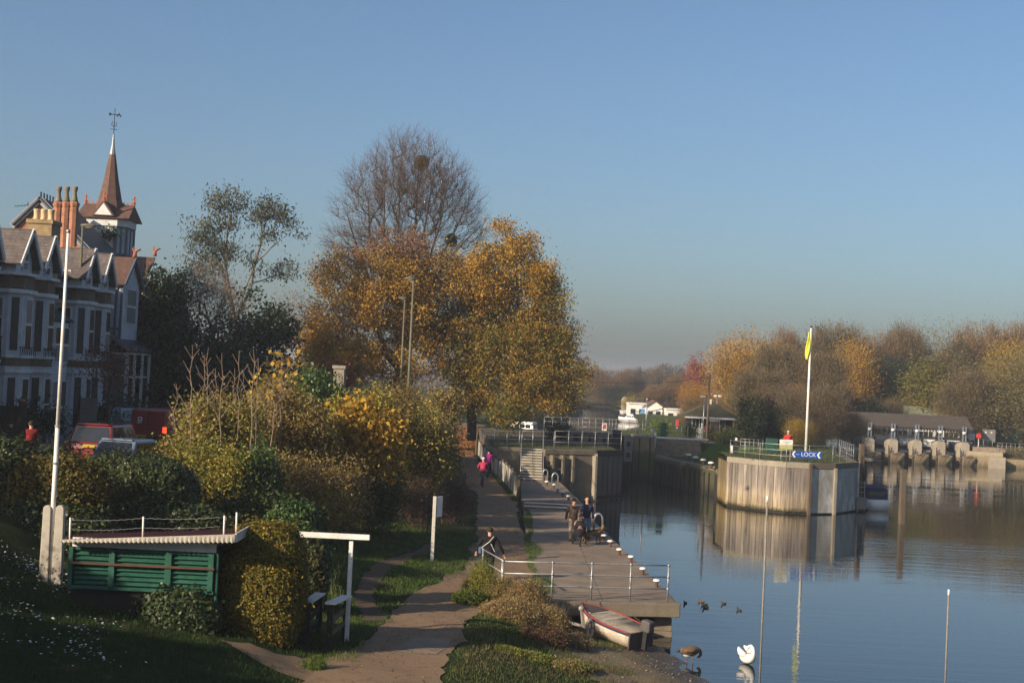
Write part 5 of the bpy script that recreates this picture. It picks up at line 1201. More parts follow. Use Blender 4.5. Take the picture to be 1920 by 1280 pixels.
for dx in (-.4, .3): MB().box((p.x + dx, 175.94, p.z + .3), (.18, .02, .18)).build("notice", m_white, o)
p = on(1820, 812, 175); o = thing("kiosk_hut", (p.x, 175, 2.1), "tiny blue and white hut at the right end of the weir roof", "hut"); MB().box((p.x, 175, p.z - .4), (.8, .8, .8)).build("wall", m_white, o); MB().box((p.x, 175, p.z + .25), (.9, .9, .5)).build("roof", m_blue, o)
p = on(1888, 812, 184); o = thing("green_shed", (p.x, 184, 2.1), "dark green shed behind the willow at the right bank", "shed"); MB().box((p.x, 184, p.z - .2), (2.4, 2, 1.5)).build("wall", m_green, o); MB().slab([(p.x - 1.35, 182.8, p.z + .55), (p.x + 1.35, 182.8, p.z + .55), (p.x + 1.35, 185.2, p.z + .85), (p.x - 1.35, 185.2, p.z + .85)], .08).build("roof", m_cab, o)
p = on(1735, 778, 188); o = thing("boat_house", (p.x, 188, 2.2), "low building with a green grey roof behind the weir", "building"); MB().box((p.x, 188, 3.4), (6.2, 3, 2.4)).build("wall", m_white, o); MB().slab([(p.x - 3.4, 186.2, 4.9), (p.x + 3.4, 186.2, 4.9), (p.x + 3.0, 188.5, 6.6), (p.x - 2.8, 188.5, 6.6)], .1).build("roof", M("copper_roof", (.19, .20, .13), (.16, .165, .11), .8, 2), o)

# boats: one hull builder
def hull_mesh(L, B, Hh, sheer=.25, stern=.85, n=12, flare=.8):
    """open loft, bow at +y, keel at z=0"""
    rs = []
    for k in range(n + 1):
        t = k / n; w = B / 2 * (stern + (1 - stern) * math.sin(min(1, t * 2) * math.pi / 2)) * max(0.02, 1 - max(0, (t - .45) / .55) ** 2.2); z1 = Hh + sheer * t * t; z0 = .0 + Hh * .55 * max(0, (t - .7) / .3) ** 2
        rs.append([(-w, (t - .5) * L, z1), (-w * .97, (t - .5) * L, z0 + (z1 - z0) * .55), (-w * flare, (t - .5) * L, z0 + (z1 - z0) * .18), (0, (t - .5) * L, z0), (w * flare, (t - .5) * L, z0 + (z1 - z0) * .18), (w * .97, (t - .5) * L, z0 + (z1 - z0) * .55), (w, (t - .5) * L, z1)])
    return rs
m_gel = Mpaint("white_gelcoat", (.74, .73, .70), .3, .4); m_navy = M("navy_canvas", (.018, .032, .085), (.014, .024, .06), .8, 4); m_pane = Mglass("dark_glass")
m_boot = M("antifoul_red", (.36, .07, .045), (.28, .055, .04), .8, 3)
def cruiser(name, x, y, z, L, B, rz, label, canopy=None, hullmat=None, cab=.9, boot=None, group=None):
    o = thing(name, (x, y, z), label, "boat", group, rz); hullmat = hullmat or m_gel
    m = LB(); m.rings(hull_mesh(L, B, .8)); h = m.build("hull", hullmat, o, True)
    LB().prism([(-B * .44, -L * .46), (B * .44, -L * .46), (B * .44, L * .1), (B * .1, L * .42), (-B * .1, L * .42), (-B * .44, L * .1)], .72, .84).build("deck", m_gel, o)
    m = LB(); zt = .82 + cab
    rs = [[(-B * .38, -L * .22, .8), (B * .38, -L * .22, .8), (B * .34, L * .22, .8), (-B * .34, L * .22, .8)], [(-B * .35, -L * .2, zt), (B * .35, -L * .2, zt), (B * .3, L * .1, zt), (-B * .3, L * .1, zt)]]
    m.rings(rs); m.build("cabin", m_gel, o, bevel=.05)
    for s in (-1, 1):
        for k in range(3): LB().box((s * B * .36, -L * .12 + k * L * .1, .8 + cab * .55), (.05, L * .08, cab * .38)).build("window", m_pane, o)
    LB().box((0, -L * .215, .8 + cab * .55), (B * .5, .05, cab * .4)).build("window", m_pane, o); LB().box((0, L * .165, .8 + cab * .55), (B * .5, .12, cab * .36)).build("window", m_pane, o)
    if canopy:
        rs = [[(-B * .42, -L * .46, .82), (B * .42, -L * .46, .82), (B * .42, -L * .2, .82), (-B * .42, -L * .2, .82)], [(-B * .40, -L * .42, zt + .05), (B * .40, -L * .42, zt + .05), (B * .37, -L * .12, zt + .2), (-B * .37, -L * .12, zt + .2)]]
        m = LB(); m.rings(rs); m.build("canopy", canopy, o, bevel=.08)
        LB().box((0, -L * .455, 1.25), (B * .6, .02, .3), 0).build("canopy_window", m_pane, o)
    m = LB(); m.tube([Vector((-B * .3, L * .2, .85)), Vector((-B * .3, L * .2, 1.25)), Vector((0, L * .47, 1.4)), Vector((B * .3, L * .2, 1.25)), Vector((B * .3, L * .2, .85))], .02, 6); m.build("pulpit_rail", m_galv, o)
    if boot: 
        m = LB(); rs = [[(p_[0] * 1.012, p_[1], min(p_[2], .35)) for p_ in r] for r in hull_mesh(L, B, .8)]; m.rings(rs); m.build("waterline_band", boot, o, True)
    return o
p = at(1638, 955, 0); cruiser("cabin_cruiser", p.x, p.y + 2.2, -.12, 5.6, 1.9, .04, "white cabin cruiser with navy canopy moored beside the island pier", m_navy, cab=.75)
for k, (px, d, L, boot, hm, lab) in enumerate(((1650, 182, 7, None, None, "white cruiser with blue stripe seen behind the weir's first openings"), (1690, 181, 7, m_boot, None, "white and red cruiser seen between the weir's middle piers"), (1738, 181, 8, m_boot, None, "red bottomed grey barge seen through the weir's fourth opening"), (1785, 182, 8, None, m_navy, "dark navy hulled boat behind the weir's last opening"))):
    p = on(px, 840, d); cruiser("moored_boat", p.x, d + 2.5, 1.1, 6.5, 2.6, math.pi / 2 + .06 * k, lab, None, hm, 1.1, boot, "boats moored above the weir").scale = (1, 1, 1.5)
# upstream left: cruiser and tarpaulined boat
p = on(981, 803, 158); cruiser("cabin_cruiser", p.x, 158, 1.3, 6.5, 2.4, math.pi / 2 - .3, "small white cruiser moored above the lock under the overhanging tree", None, None, 1.0)
p = on(996, 818, 140); o = thing("covered_boat", (p.x, 140, 2.9), "boat under a blue tarpaulin above the lock steps", "boat")
m = MB(); m.ell((p.x, 140, p.z), (.85, 1.4, .3), 12, 8); m.build("tarpaulin", M("blue_tarp", (.03, .07, .22), (.02, .05, .16), .6, 3), o, True); MB().ell((p.x, 140, p.z - .25), (.8, 1.5, .4), 12, 8).build("hull", m_gel, o, True)
p = on(958, 793, 150); o = thing("lock_notice", (p.x - .3, 150, 3.2), "white notice with red side panel under the overhanging golden tree", "notice"); MB().box((p.x, 150, p.z), (1.0, .06, .6)).build("board", m_white, o); MB().box((p.x - .75, 150, p.z + .1), (.42, .06, .8)).build("red_panel", m_red, o)
for dx in (-.4, .4): MB().cyl((p.x + dx, 150.06, 3.0), (p.x + dx, 150.06, p.z), .04, n=6).build("leg", m_galv, o)
shrub("dark_bush", on(1046, 808, 112), (1.0, .8, .6), "dark clipped bush on the lock side behind the railings", "shrub", None, 140, N=4000, ls=.13, pal="dark", base_z=3.28, mats=(m_ivyleaf, m_twig))
shrub("hedge_box", on(1234, 806, 126), (.85, .5, .75), "bright green hedge clump beside the green cabinet at the lock gate", "hedge", None, 141, N=3500, ls=.13, pal=[(.10, .16, .02), (.13, .19, .03)], base_z=3.2)
p = on(1243, 808, 122); o = thing("green_cabinet", (p.x, 122, 3.4), "tall green cabinet beside the bright hedge at the lock gate", "cabinet"); MB().box((p.x, 122, p.z - .1), (.5, .5, 1.5)).build("body", m_green, o, bevel=.02); MB().box((p.x, 122, p.z + .68), (.56, .56, .06)).build("lid", m_green, o)
p = on(1226, 812, 121.5); o = thing("grey_cabinet", (p.x, 121.5, 3.4), "slim grey cabinet between the gate pier and the green one", "cabinet"); MB().box((p.x, 121.5, p.z - .1), (.35, .3, 1.2)).build("body", m_cab, o, bevel=.02); MB().box((p.x, 121.5, p.z + .53), (.4, .35, .05)).build("lid", m_cab, o)

# ---- keeper's lodge
D = 140.; xl, xr = on(1296, 795, D).x, on(1374, 795, D).x; zb = 2.7; zev = on(1333, 781, D).z; zap = on(1338, 756, D + 2).z
lo = thing("lodge", ((xl + xr) / 2, D, zb), "lock keeper's lodge with a mossy hipped roof and white window bays", "building")
m_moss = M("mossy_tiles", (.105, .092, .04), (.075, .07, .032), .9, 1.5, .5, stretch=(1, 1, 5), c3=(.12, .09, .05), fine=11)
m_board = M("dark_boards", (.022, .018, .015), (.015, .013, .011), .8, 2, .3, stretch=(6, 6, .5))  # near black, putting shade into the colour of the fence boards
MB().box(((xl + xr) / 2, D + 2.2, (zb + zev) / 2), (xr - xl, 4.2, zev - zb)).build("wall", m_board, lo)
x0, x1, y0, y1 = xl - .75, xr + .45, D - .7, D + 5.0; xm0, xm1, ym = (xl + xr) / 2 - .3, (xl + xr) / 2 + .6, D + 2.2
m = MB(); m.add([(x0, y0, zev), (x1, y0, zev), (x1, y1, zev), (x0, y1, zev), (xm0, ym, zap), (xm1, ym, zap), (x0, y0, zev - .1), (x1, y0, zev - .1), (x1, y1, zev - .1), (x0, y1, zev - .1)],
                [(0, 1, 5, 4), (1, 2, 5), (2, 3, 4, 5), (3, 0, 4), (0, 6, 7, 1), (1, 7, 8, 2), (2, 8, 9, 3), (3, 9, 6, 0), (9, 8, 7, 6)]); m.build("roof", m_moss, lo)
MB().box(((x0 + x1) / 2, y0 - .02, zev - .12), (x1 - x0, .06, .16)).build("fascia", m_white, lo)
for a_, b_ in ((1297, 1312), (1315, 1320), (1332, 1346), (1349, 1360)):
    xa, xb = on(a_, 795, D - .1).x, on(b_, 795, D - .1).x; w = MB(); w.box(((xa + xb) / 2, D + .05, (zb + zev) / 2 + .25), (xb - xa, .12, zev - zb - .75)); wf = w.build("window", m_white, lo)
    if b_ - a_ > 8:
        for q in (.28, .72): MB().box((xa + (xb - xa) * q, D - .02, (zb + zev) / 2 + .3), ((xb - xa) * .36, .05, (zev - zb) * .5)).build("pane", m_pane, wf)
MB().box((xm0 + .3, ym, zap + .1), (.34, .34, .6)).build("chimney", m_white, lo); MB().cyl((xm0 + .3, ym, zap + .4), (xm0 + .3, ym, zap + .6), .09, n=8).build("chimney_pot", m_rust, lo)
MB().box((on(1310, 803, D - .5).x, D - .4, zb + .6), (1.4, .7, 1.15)).build("porch_box", m_whited, lo)
shrub("lodge_hedge", on(1350, 820, 131), (1.5, .7, .5), "green and orange hedge in front of the lodge", "hedge", None, 142, N=4000, ls=.14, pal=[(.06, .08, .02), (.16, .12, .03), (.05, .07, .02)], base_z=2.7)
shrub("lodge_hedge", on(1372, 826, 126), (.9, .6, .6), "dark hedge right of the orange one in front of the lodge", "hedge", None, 143, N=3500, ls=.12, pal="hedge", base_z=2.75)
shrub("lodge_hedge", on(1294, 808, 133), (.4, .4, .45), "small green bush at the left corner of the lodge", "shrub", None, 144, N=1800, ls=.12, pal="green", base_z=2.8)
# lamp standards, telegraph pole, wire
def lampost(name, px, pyb, pyt, d, label, zb, mat, head="arm", r=.05, group=None):
    p = on(px, pyb, d); lean = .045 * (pyb - pyt); t = on(px + lean, pyt, d); o = thing(name, (t.x, d, zb), label, "lamp post", group)
    MB().cyl((t.x, d, zb), (t.x, d, t.z), r * 1.25, r * .8, 10).build("post", mat, o, True)
    return o, t
m_lampgrey = M("lamp_grey", (.30, .30, .28), (.24, .24, .22), .5, 4, metal=.2)
o, t = lampost("light_pole", 1317, 828, 744, 130, "grey light pole with a single white head left of the lodge", 2.8, m_galv, group="floodlight poles of the lock"); MB().box((t.x - .12, 130, t.z + .04), (.4, .3, .16), .3).build("lamp_head", m_white, o, bevel=.03)
o, t = lampost("light_pole", 1341, 828, 743, 150, "grey light pole with two white heads behind the lodge", 2.8, m_galv, group="floodlight poles of the lock")
for dx in (-.2, .25): MB().box((t.x + dx, 150, t.z + .05), (.3, .3, .16)).build("lamp_head", m_white, o, bevel=.03)
o, t = lampost("telegraph_pole", 1325, 828, 700, 128, "brown wooden telegraph pole before the lodge roof", 2.8, m_oak, r=.10); o["category"] = "pole"; MB().box((t.x, 128, t.z - .4), (.6, .08, .08)).build("cross_arm", m_oak, o)
wz = t.z - .3; a_ = on(1085, 712, 132); o = thing("overhead_wire", (t.x, 128, wz), "thin dark wire from the telegraph pole across the river", "wire")
MB().tube([Vector((t.x, 128, wz)).lerp(Vector((a_.x, 132, a_.z)), q) - Vector((0, 0, .45 * math.sin(q * math.pi))) for q in np.linspace(0, 1, 12)], .014, 4).build("wire", m_iron, o)
o, t = lampost("white_pole", 1210, 822, 748, 123, "slim pale pole at the left end of the lock gate railing", 3.5, m_galv); o["category"] = "pole"; MB().ell((t.x, 123, t.z), (.07, .07, .07), 8, 6).build("cap", m_galv, o)
p = on(1226, 795, 128); o = thing("barrier_arm", (p.x, 128, 4.0), "thin white barrier arm crossing before the gabled houseboat", "barrier"); q0, q1 = on(1213, 773, 126), on(1242, 766, 132); MB().beam(q0, q1, .06, .07).build("arm", m_white, o); MB().cyl((q0.x, 126, 3.3), q0, .05, n=8).build("post", m_galv, o)
# houseboats
def houseboat(px, d, wpx, ybase, yeave, ytop, label, gable=True, blue=False):
    p = on(px, ybase, d); w = wpx * d / F; ze, zt = on(px, yeave, d).z, on(px, ytop, d).z
    o = thing("houseboat", (p.x, d, 1.4), label, "houseboat", "white houseboats on the upper river")
    MB().box((p.x, d + 2.5, 2.05), (w * 1.1, 6, .7)).build("hull", m_iron, o, bevel=.1); MB().box((p.x, d + 2.5, (2.4 + ze) / 2), (w, 5, ze - 2.4)).build("wall", m_white, o)
    if gable:
        MB().slab([(p.x - w * .58, d - .3, ze), (p.x, d - .3, zt), (p.x, d + 5.2, zt), (p.x - w * .58, d + 5.2, ze)], .12).build("roof", m_rtile, o); MB().slab([(p.x, d - .3, zt), (p.x + w * .58, d - .3, ze), (p.x + w * .58, d + 5.2, ze), (p.x, d + 5.2, zt)], .12).build("roof", m_rtile, o)
        MB().add([(p.x - w * .5, d, ze), (p.x + w * .5, d, ze), (p.x, d, zt - .1), (p.x - w * .5, d + .1, ze), (p.x + w * .5, d + .1, ze), (p.x, d + .1, zt - .1)], [(0, 1, 2), (5, 4, 3), (0, 3, 4, 1), (1, 4, 5, 2), (2, 5, 3, 0)]).build("gable", m_white, o)
    else: MB().box((p.x, d + 2.5, ze + .1), (w * 1.06, 5.4, .18)).build("roof", m_white, o)
    n = max(2, int(w / 1.2))
    for i in range(n):
        x = p.x - w / 2 + (i + .5) * w / n; MB().box((x, d - .03, 2.4 + (ze - 2.4) * .35), (w / n * .55, .1, (ze - 2.4) * .42)).build("window", m_pane, o)
        if ze - 2.4 > 3: MB().box((x, d - .03, 2.4 + (ze - 2.4) * .82), (w / n * .45, .1, (ze - 2.4) * .2)).build("window", m_pane, o)
    MB().box((p.x, d - .9, 2.4 + (ze - 2.4) * .62), (w * 1.05, .08, .1)).build("balcony_rail", m_white, o)
    if blue: MB().slab([(p.x + .3, d - 1.0, 2.7), (p.x + w * .45, d - 1.0, 2.7), (p.x + w * .45, d - .1, 4.1), (p.x + .9, d - .1, 4.1)], .05).build("awning", M("blue_awning", (.10, .22, .42), (.08, .18, .36), .7, 3), o)
    return o
m_rtile = M("red_tile_far", (.16, .09, .06), (.12, .07, .05), .85, 2)
houseboat(1194, 246, 32, 784, 757, 754, "leftmost white houseboat with a blue awning and flat roof", False, True)
houseboat(1226, 243, 30, 786, 762, 750, "white houseboat with a gabled roof behind the slim pole")
houseboat(1265, 240, 34, 790, 768, 760, "greyish houseboat with balcony right of the gabled one", False)
houseboat(1176, 252, 20, 782, 772, 768, "low white houseboat farthest left by the willow", False)
p = on(1172, 748, 285); o = thing("dome_building", (p.x, 285, 2.5), "pale domed building half hidden behind the weeping willow", "building"); MB().cyl((p.x, 285, 2.5), (p.x, 285, p.z - .3), .7, n=18).build("wall", m_concl, o); MB().ell((p.x, 285, p.z - .3), (.75, .75, .8), 16, 10).build("dome", m_concl, o, True)
p = on(1182, 782, 236); cruiser("moored_boat", p.x, 236, 1.3, 4, 1.9, 1.3, "small boat with a blue cover moored by the leftmost houseboat", m_navy, cab=.6)
p = on(1272, 790, 170); o = thing("life_ring", (p.x - .4, 170, 2.7), "red life ring on a post left of the lodge", "life ring"); q = on(1270, 793, 170); MB().box((q.x, 170, q.z), (.38, .12, .75)).build("housing", m_red, o, bevel=.04); MB().cyl((q.x, 170.05, 2.7), (q.x, 170.05, q.z), .04, n=6).build("post", m_whited, o)
# ------------------------------------------------------------------ houses on the left
m_wpaint = M("stucco_white", (.52, .54, .57), (.42, .44, .47), .75, 1.5, .1, fine=9)
m_wood_w = M("painted_joinery", (.66, .66, .64), (.54, .54, .53), .6, 3)
m_brickr = Mbrick("red_brick", (.42, .135, .05), (.33, .10, .042), (.28, .20, .15))
m_bricky = Mbrick("yellow_brick", (.33, .215, .085), (.25, .16, .065), (.26, .21, .14))
m_brickb = Mbrick("brown_brick", (.13, .085, .05), (.10, .065, .04), (.14, .11, .08))
m_slateh = Mbrick("slate_roof", (.105, .085, .078), (.14, .11, .095), (.05, .04, .038), .24, .14, .7, .008)
m_slated = Mbrick("dark_slate_roof", (.055, .055, .06), (.075, .072, .075), (.03, .03, .03), .24, .14, .6, .008)
m_terra = Mbrick("terracotta_tiles", (.15, .075, .052), (.115, .06, .045), (.06, .032, .025), .17, .11, .85, .008)
m_terraf = M("terracotta", (.42, .13, .06), (.34, .10, .05), .8, 5)
m_timberb = M("blue_grey_timber", (.11, .155, .20), (.085, .12, .16), .6, 3)
m_win = Mglass("window_glass", (.014, .016, .019), .3, .25); m_lead = M("lead", (.30, .32, .34), (.22, .24, .26), .5, 4, metal=.3)
m_cream = M("cream_pot", (.60, .48, .29), (.48, .37, .22), .8, 6)
FX = -19.55
m_curt = M("curtain", (.20, .20, .19), (.12, .12, .115), .5, 5, spec=.5, stretch=(9, 9, .6)); RW = random.Random(2)
def window_x(o, y0, y1, z0, z1, x, mul=1):
    """window in a wall facing the river (+x)"""
    f = MB().box((x + .02, (y0 + y1) / 2, (z0 + z1) / 2), (.1, y1 - y0, z1 - z0)).build("window", m_wood_w, o)
    for k in range(2):
        h = (z1 - z0) / 2; MB().box((x + .062, (y0 + y1) / 2, z0 + h * (k + .5)), (.03, y1 - y0 - .12, h - .1)).build("pane", RW.choice((m_win, m_win, m_curt)), f)
def window_y(o, x0, x1, z0, z1, y, split=.38):
    """window in a wall facing the camera (-y)"""
    f = MB().box(((x0 + x1) / 2, y - .02, (z0 + z1) / 2), (x1 - x0, .1, z1 - z0)).build("window", m_wood_w, o)
    zm = z1 - (z1 - z0) * split
    for a, b in ((z0, zm), (zm, z1)): MB().box(((x0 + x1) / 2, y - .062, (a + b) / 2), (x1 - x0 - .12, .03, b - a - .1)).build("pane", RW.choice((m_win, m_win, m_curt)), f)
def bay(o, y0, y1, slate):
    xw = -21.2; yc = (y0 + y1) / 2
    poly = [(xw, y0), (FX - .45, y0), (FX, y0 + .38), (FX, y1 - .38), (FX - .45, y1), (xw, y1)]
    big = lambda e: [(xw, y0 - e), (FX - .45 + e * .6, y0 - e), (FX + e, y0 + .38 - e * .5), (FX + e, y1 - .38 + e * .5), (FX - .45 + e * .6, y1 + e), (xw, y1 + e)]
    b = MB().prism(poly, 3.6, 10.45).build("bay", m_wpaint, o)
    for z, h, e, mt in ((3.7, .7, .05, m_wpaint), (7.15, .14, .12, m_wood_w), (7.42, .3, .03, m_brickb), (7.75, .12, .1, m_wood_w), (10.32, .16, .14, m_wood_w), (10.52, .5, -.0, m_brickb), (11.03, .12, .16, m_wood_w)):
        MB().prism(big(e + .002), z, z + h).build("cornice" if mt is m_wood_w else "brick_band" if mt is m_brickb else "plinth", mt, o)
    for z0, z1 in ((4.7, 6.95), (8.05, 10.15)):
        window_y(o, -20.85, -20.15, z0, z1, y0); window_x(o, yc - .38, yc + .38, z0, z1, FX)
        # canted faces
        for ya, yb, xa, xb in ((y0, y0 + .38, FX - .45, FX), (y1, y1 - .38, FX - .45, FX)):
            p, q = Vector((xa, ya, 0)), Vector((xb, yb, 0)); t = (q - p); nn = Vector((t.y, -t.x, 0)).normalized()
            if nn.x < 0: nn = -nn
            m = MB(); a, c = p + t * .25 + nn * .02, p + t * .75 + nn * .02; m.prism([tuple((a + nn * .02).xy), tuple((c + nn * .02).xy), tuple((c - nn * .1).xy), tuple((a - nn * .1).xy)], z0, z1); m.build("window", m_win, o)
    # attic gable with its roof running back into the main roof
    a0, a1 = y0 + .05, y1 - .05; ze, zr = 11.75, 12.95; xb = -25.2
    MB().add([(FX - .25, a0, 11.15), (FX - .25, a1, 11.15), (FX - .25, a1, ze), (FX - .25, yc, zr - .1), (FX - .25, a0, ze), (xw, a0, 11.15), (xw, a1, 11.15), (xw, a1, ze), (xw, yc, zr - .1), (xw, a0, ze)],
             [(0, 1, 2, 3, 4), (9, 8, 7, 6, 5), (0, 4, 9, 5), (1, 6, 7, 2), (4, 3, 8, 9), (3, 2, 7, 8), (0, 5, 6, 1)]).build("gable", m_wpaint, o)
    for s, ya in ((1, a0 - .3), (-1, a1 + .3)):
        MB().slab([(FX + .05, ya, ze - .28), (FX + .05, yc, zr), (xb, yc, zr), (xb, ya, ze - .28)] if s > 0 else [(FX + .05, yc, zr), (FX + .05, ya, ze - .28), (xb, ya, ze - .28), (xb, yc, zr)], .08).build("dormer_roof", slate, o)
        MB().beam((FX + .08, ya, ze - .33), (FX + .08, yc, zr - .05), .06, .2).build("bargeboard", m_wood_w, o)
    window_y(o, -20.75, -20.3, 11.25, 11.85, a0, .5); window_x(o, yc - .3, yc + .3, 11.25, 12.0, FX - .25)
    for k in range(3): MB().box((FX - .2, yc - .3 + .3 * k, 12.3), (.05, .05, .5)).build("tracery", m_wood_w, o)
    m = MB()
    for k in range(9): m.box((FX + .1, y0 + .1 + k * (y1 - y0 - .2) / 8, 8.0), (.025, .025, .35))
    m.box((FX + .1, yc, 8.18), (.03, y1 - y0, .03)); m.build("iron_balcony", m_iron, o)
def house(y0, y1, bays, label, slate, ridge=14.0):
    o = thing("terraced_house", (-25, (y0 + y1) / 2, 3.8), label, "house", "white bay fronted houses")
    MB().prism([(-31, y0), (-21.2, y0), (-21.2, y1), (-31, y1)], 3.4, 11.9).build("wall", m_brickb, o)
    MB().slab([(-20.9, y0 - .1, 11.85), (-20.9, y1 + .1, 11.85), (-26, y1 + .1, ridge), (-26, y0 - .1, ridge)], .12).build("roof", slate, o)
    MB().slab([(-26, y0 - .1, ridge), (-26, y1 + .1, ridge), (-31.2, y1 + .1, 11.85), (-31.2, y0 - .1, 11.85)], .12).build("roof", slate, o)
    MB().add([(-21.2, y0, 11.9), (-31, y0, 11.9), (-26, y0, ridge - .15), (-21.2, y0 + .2, 11.9), (-31, y0 + .2, 11.9), (-26, y0 + .2, ridge - .15)], [(0, 1, 2), (5, 4, 3), (0, 3, 4, 1), (1, 4, 5, 2), (2, 5, 3, 0)]).build("gable_end", m_brickr, o)
    MB().box((-20.95, (y0 + y1) / 2, 11.8), (.12, y1 - y0, .16)).build("gutter", m_iron, o)
    for b0, b1 in bays: bay(o, b0, b1, slate)
    return o
h1 = house(51.6, 61.9, [(53.0, 54.6), (57.0, 59.0), (59.9, 61.7)], "nearest white house with two steep gabled bays and dark balcony", m_slateh)
h2 = house(62.1, 70.6, [(65.8, 67.6), (68.5, 70.3)], "white gabled house in the middle with a lean-to glass porch", m_slateh)
# first house: balcony and chimney
MB().box((-20.6, 55.6, 7.6), (1.3, 1.6, .12)).build("balcony_floor", m_wood_w, h1)
m = MB(); 
for k in range(16): m.box((-21.2 + k * .085, 54.8, 8.1), (.03, .03, .9))
for k in range(16): m.box((-19.95, 54.8 + k * .1, 8.1), (.03, .03, .9))
m.box((-20.55, 54.8, 8.55), (1.3, .05, .05)); m.box((-19.95, 55.6, 8.55), (.05, 1.6, .05)); m.build("balcony_rail", m_iron, h1)
c0, c1 = on(58, 440, 63.5), on(103, 440, 63.5); zt = on(80, 416, 63.5).z
ch = MB().prism([(c0.x, 63), (c1.x, 63), (c1.x, 64.2), (c0.x, 64.2)], 11, zt).build("chimney", m_bricky, h1); MB().prism([(c0.x - .06, 62.94), (c1.x + .06, 62.94), (c1.x + .06, 64.26), (c0.x - .06, 64.26)], zt - .12, zt + .06).build("chimney_cap", m_bricky, ch)
for k in range(3):
    x = c0.x + (c1.x - c0.x) * (.2 + .3 * k); MB().lathe([(.15, 0), (.14, .1), (.125, .14), (.135, .42), (.155, .45), (.15, .5), (.1, .5)], (x, 63.5, zt + .05), 12).build("chimney_pot", m_cream, ch, True)
# middle house: two storey glazed porch with a lean-to roof
pb = MB().prism([(-21.2, 62.3), (-20.2, 62.3), (-20.2, 65.6), (-21.2, 65.6)], 3.6, 9.4).build("porch", m_wpaint, h2)
for z0, z1 in ((4.4, 6.8), (7.6, 9.2)):
    window_y(h2, -21.1, -20.3, z0, z1, 62.3)
    for k in range(3): window_x(h2, 62.5 + k * 1.05, 63.4 + k * 1.05, z0, z1, -20.2)
MB().slab([(-20.0, 62.1, 9.5), (-20.0, 65.7, 9.5), (-21.25, 65.7, 10.3), (-21.25, 62.1, 10.3)], .08).build("porch_roof", m_slated, h2)
# tower house
D = 85.; tc = on(203, 440, D); th = thing("tower_house", (tc.x, 76, 3.8), "brick house with a tiled wing, three tall chimneys and a pointed spire with a weathervane", "house")
MB().prism([(-31, 71), (-21.3, 71), (-21.3, 88), (-31, 88)], 3.4, 12.0).build("wall", m_brickr, th)
MB().slab([(-21.0, 70.8, 11.9), (-21.0, 88.2, 11.9), (-26.2, 88.2, 14.2), (-26.2, 70.8, 14.2)], .12).build("roof", m_slated, th); MB().slab([(-26.2, 70.8, 14.2), (-26.2, 88.2, 14.2), (-31.2, 88.2, 11.9), (-31.2, 70.8, 11.9)], .12).build("roof", m_slated, th)
# tiled front wing
y0, y1, yc = 72.6, 75.8, 74.2; ze, zr, xf = 11.85, 13.15, -19.75
MB().prism([(-21.4, y0), (xf, y0), (xf, y1), (-21.4, y1)], 8.6, ze).build("wing", m_wpaint, th); MB().prism([(-21.4, y0 + .3), (xf - .5, y0 + .3), (xf - .5, y1), (-21.4, y1)], 3.6, 8.598).build("wing_base", m_brickb, th)
for s in (1, -1):
    ya = y0 - .3 if s > 0 else y1 + .3
    MB().slab([(xf + .15, ya, ze - .2), (xf + .15, yc, zr), (-26, yc, zr), (-26, ya, ze - .2)] if s > 0 else [(xf + .15, yc, zr), (xf + .15, ya, ze - .2), (-26, ya, ze - .2), (-26, yc, zr)], .1).build("tiled_roof", m_terra, th)
    MB().beam((xf + .2, ya, ze - .25), (xf + .2, yc, zr - .06), .06, .2).build("bargeboard", m_timberb, th)
MB().add([(xf, y0, ze), (xf, y1, ze), (xf, yc, zr - .1), (xf - .1, y0, ze), (xf - .1, y1, ze), (xf - .1, yc, zr - .1)], [(0, 1, 2), (5, 4, 3), (0, 3, 4, 1), (1, 4, 5, 2), (2, 5, 3, 0)]).build("gable", m_wpaint, th)
window_y(th, -20.85, -20.3, 9.9, 11.4, y0, .3); window_x(th, yc - .9, yc + .9, 9.7, 11.5, xf)
for x in (-21.3, -20.05, xf - .02): MB().box((x, y0 - .03, 10.2), (.12, .06, 3.2)).build("timber", m_timberb, th)
MB().box((-20.5, y0 - .03, 9.4), (1.6, .05, .12)).build("timber", m_timberb, th)
MB().slab([(-18.9, 71.3, 8.3), (-18.9, 76, 8.3), (-20.6, 76, 9.5), (-20.6, 71.3, 9.5)], .1).build("porch_roof", m_slated, th)
for y in (71.5, 73, 74.5, 75.9): MB().box((-19.05, y, 6.1), (.12, .12, 4.6)).build("veranda_post", m_wood_w, th)
for z in (4.9, 7.0, 8.2): MB().box((-19.05, 73.7, z), (.1, 4.5, .1)).build("veranda_rail", m_wood_w, th)
MB().box((-19.9, 71.5, 8.15), (1.8, .1, .12)).build("veranda_rail", m_wood_w, th); window_y(th, -20.7, -19.3, 5.0, 8.0, 72.9, .3)
def finial(p, mat=m_terraf, parent=th, s=1.0):
    m = MB(); m.lathe([(.1 * s, 0), (.07 * s, .08 * s), (.11 * s, .14 * s), (.05 * s, .2 * s), (.04 * s, .38 * s), (.08 * s, .42 * s), (.02, .55 * s)], p, 8); m.box((p[0], p[1], p[2] + .34 * s), (.26 * s, .07 * s, .07 * s)); m.build("finial", mat, parent)
def dragon(p):
    m = MB(); m.tube([Vector(p), Vector(p) + Vector((0, 0, .25)), Vector(p) + Vector((.12, 0, .38)), Vector(p) + Vector((.3, 0, .42))], [.13, .09, .07, .04], 7); m.tube([Vector(p) + Vector((0, 0, .2)), Vector(p) + Vector((-.12, 0, .45)), Vector(p) + Vector((-.04, 0, .55))], [.06, .04, .02], 6); m.build("finial", m_terraf, th, True)
dragon((xf + .1, yc, zr)); dragon((on(290, 480, 80).x, 80, on(290, 480, 80).z)); 
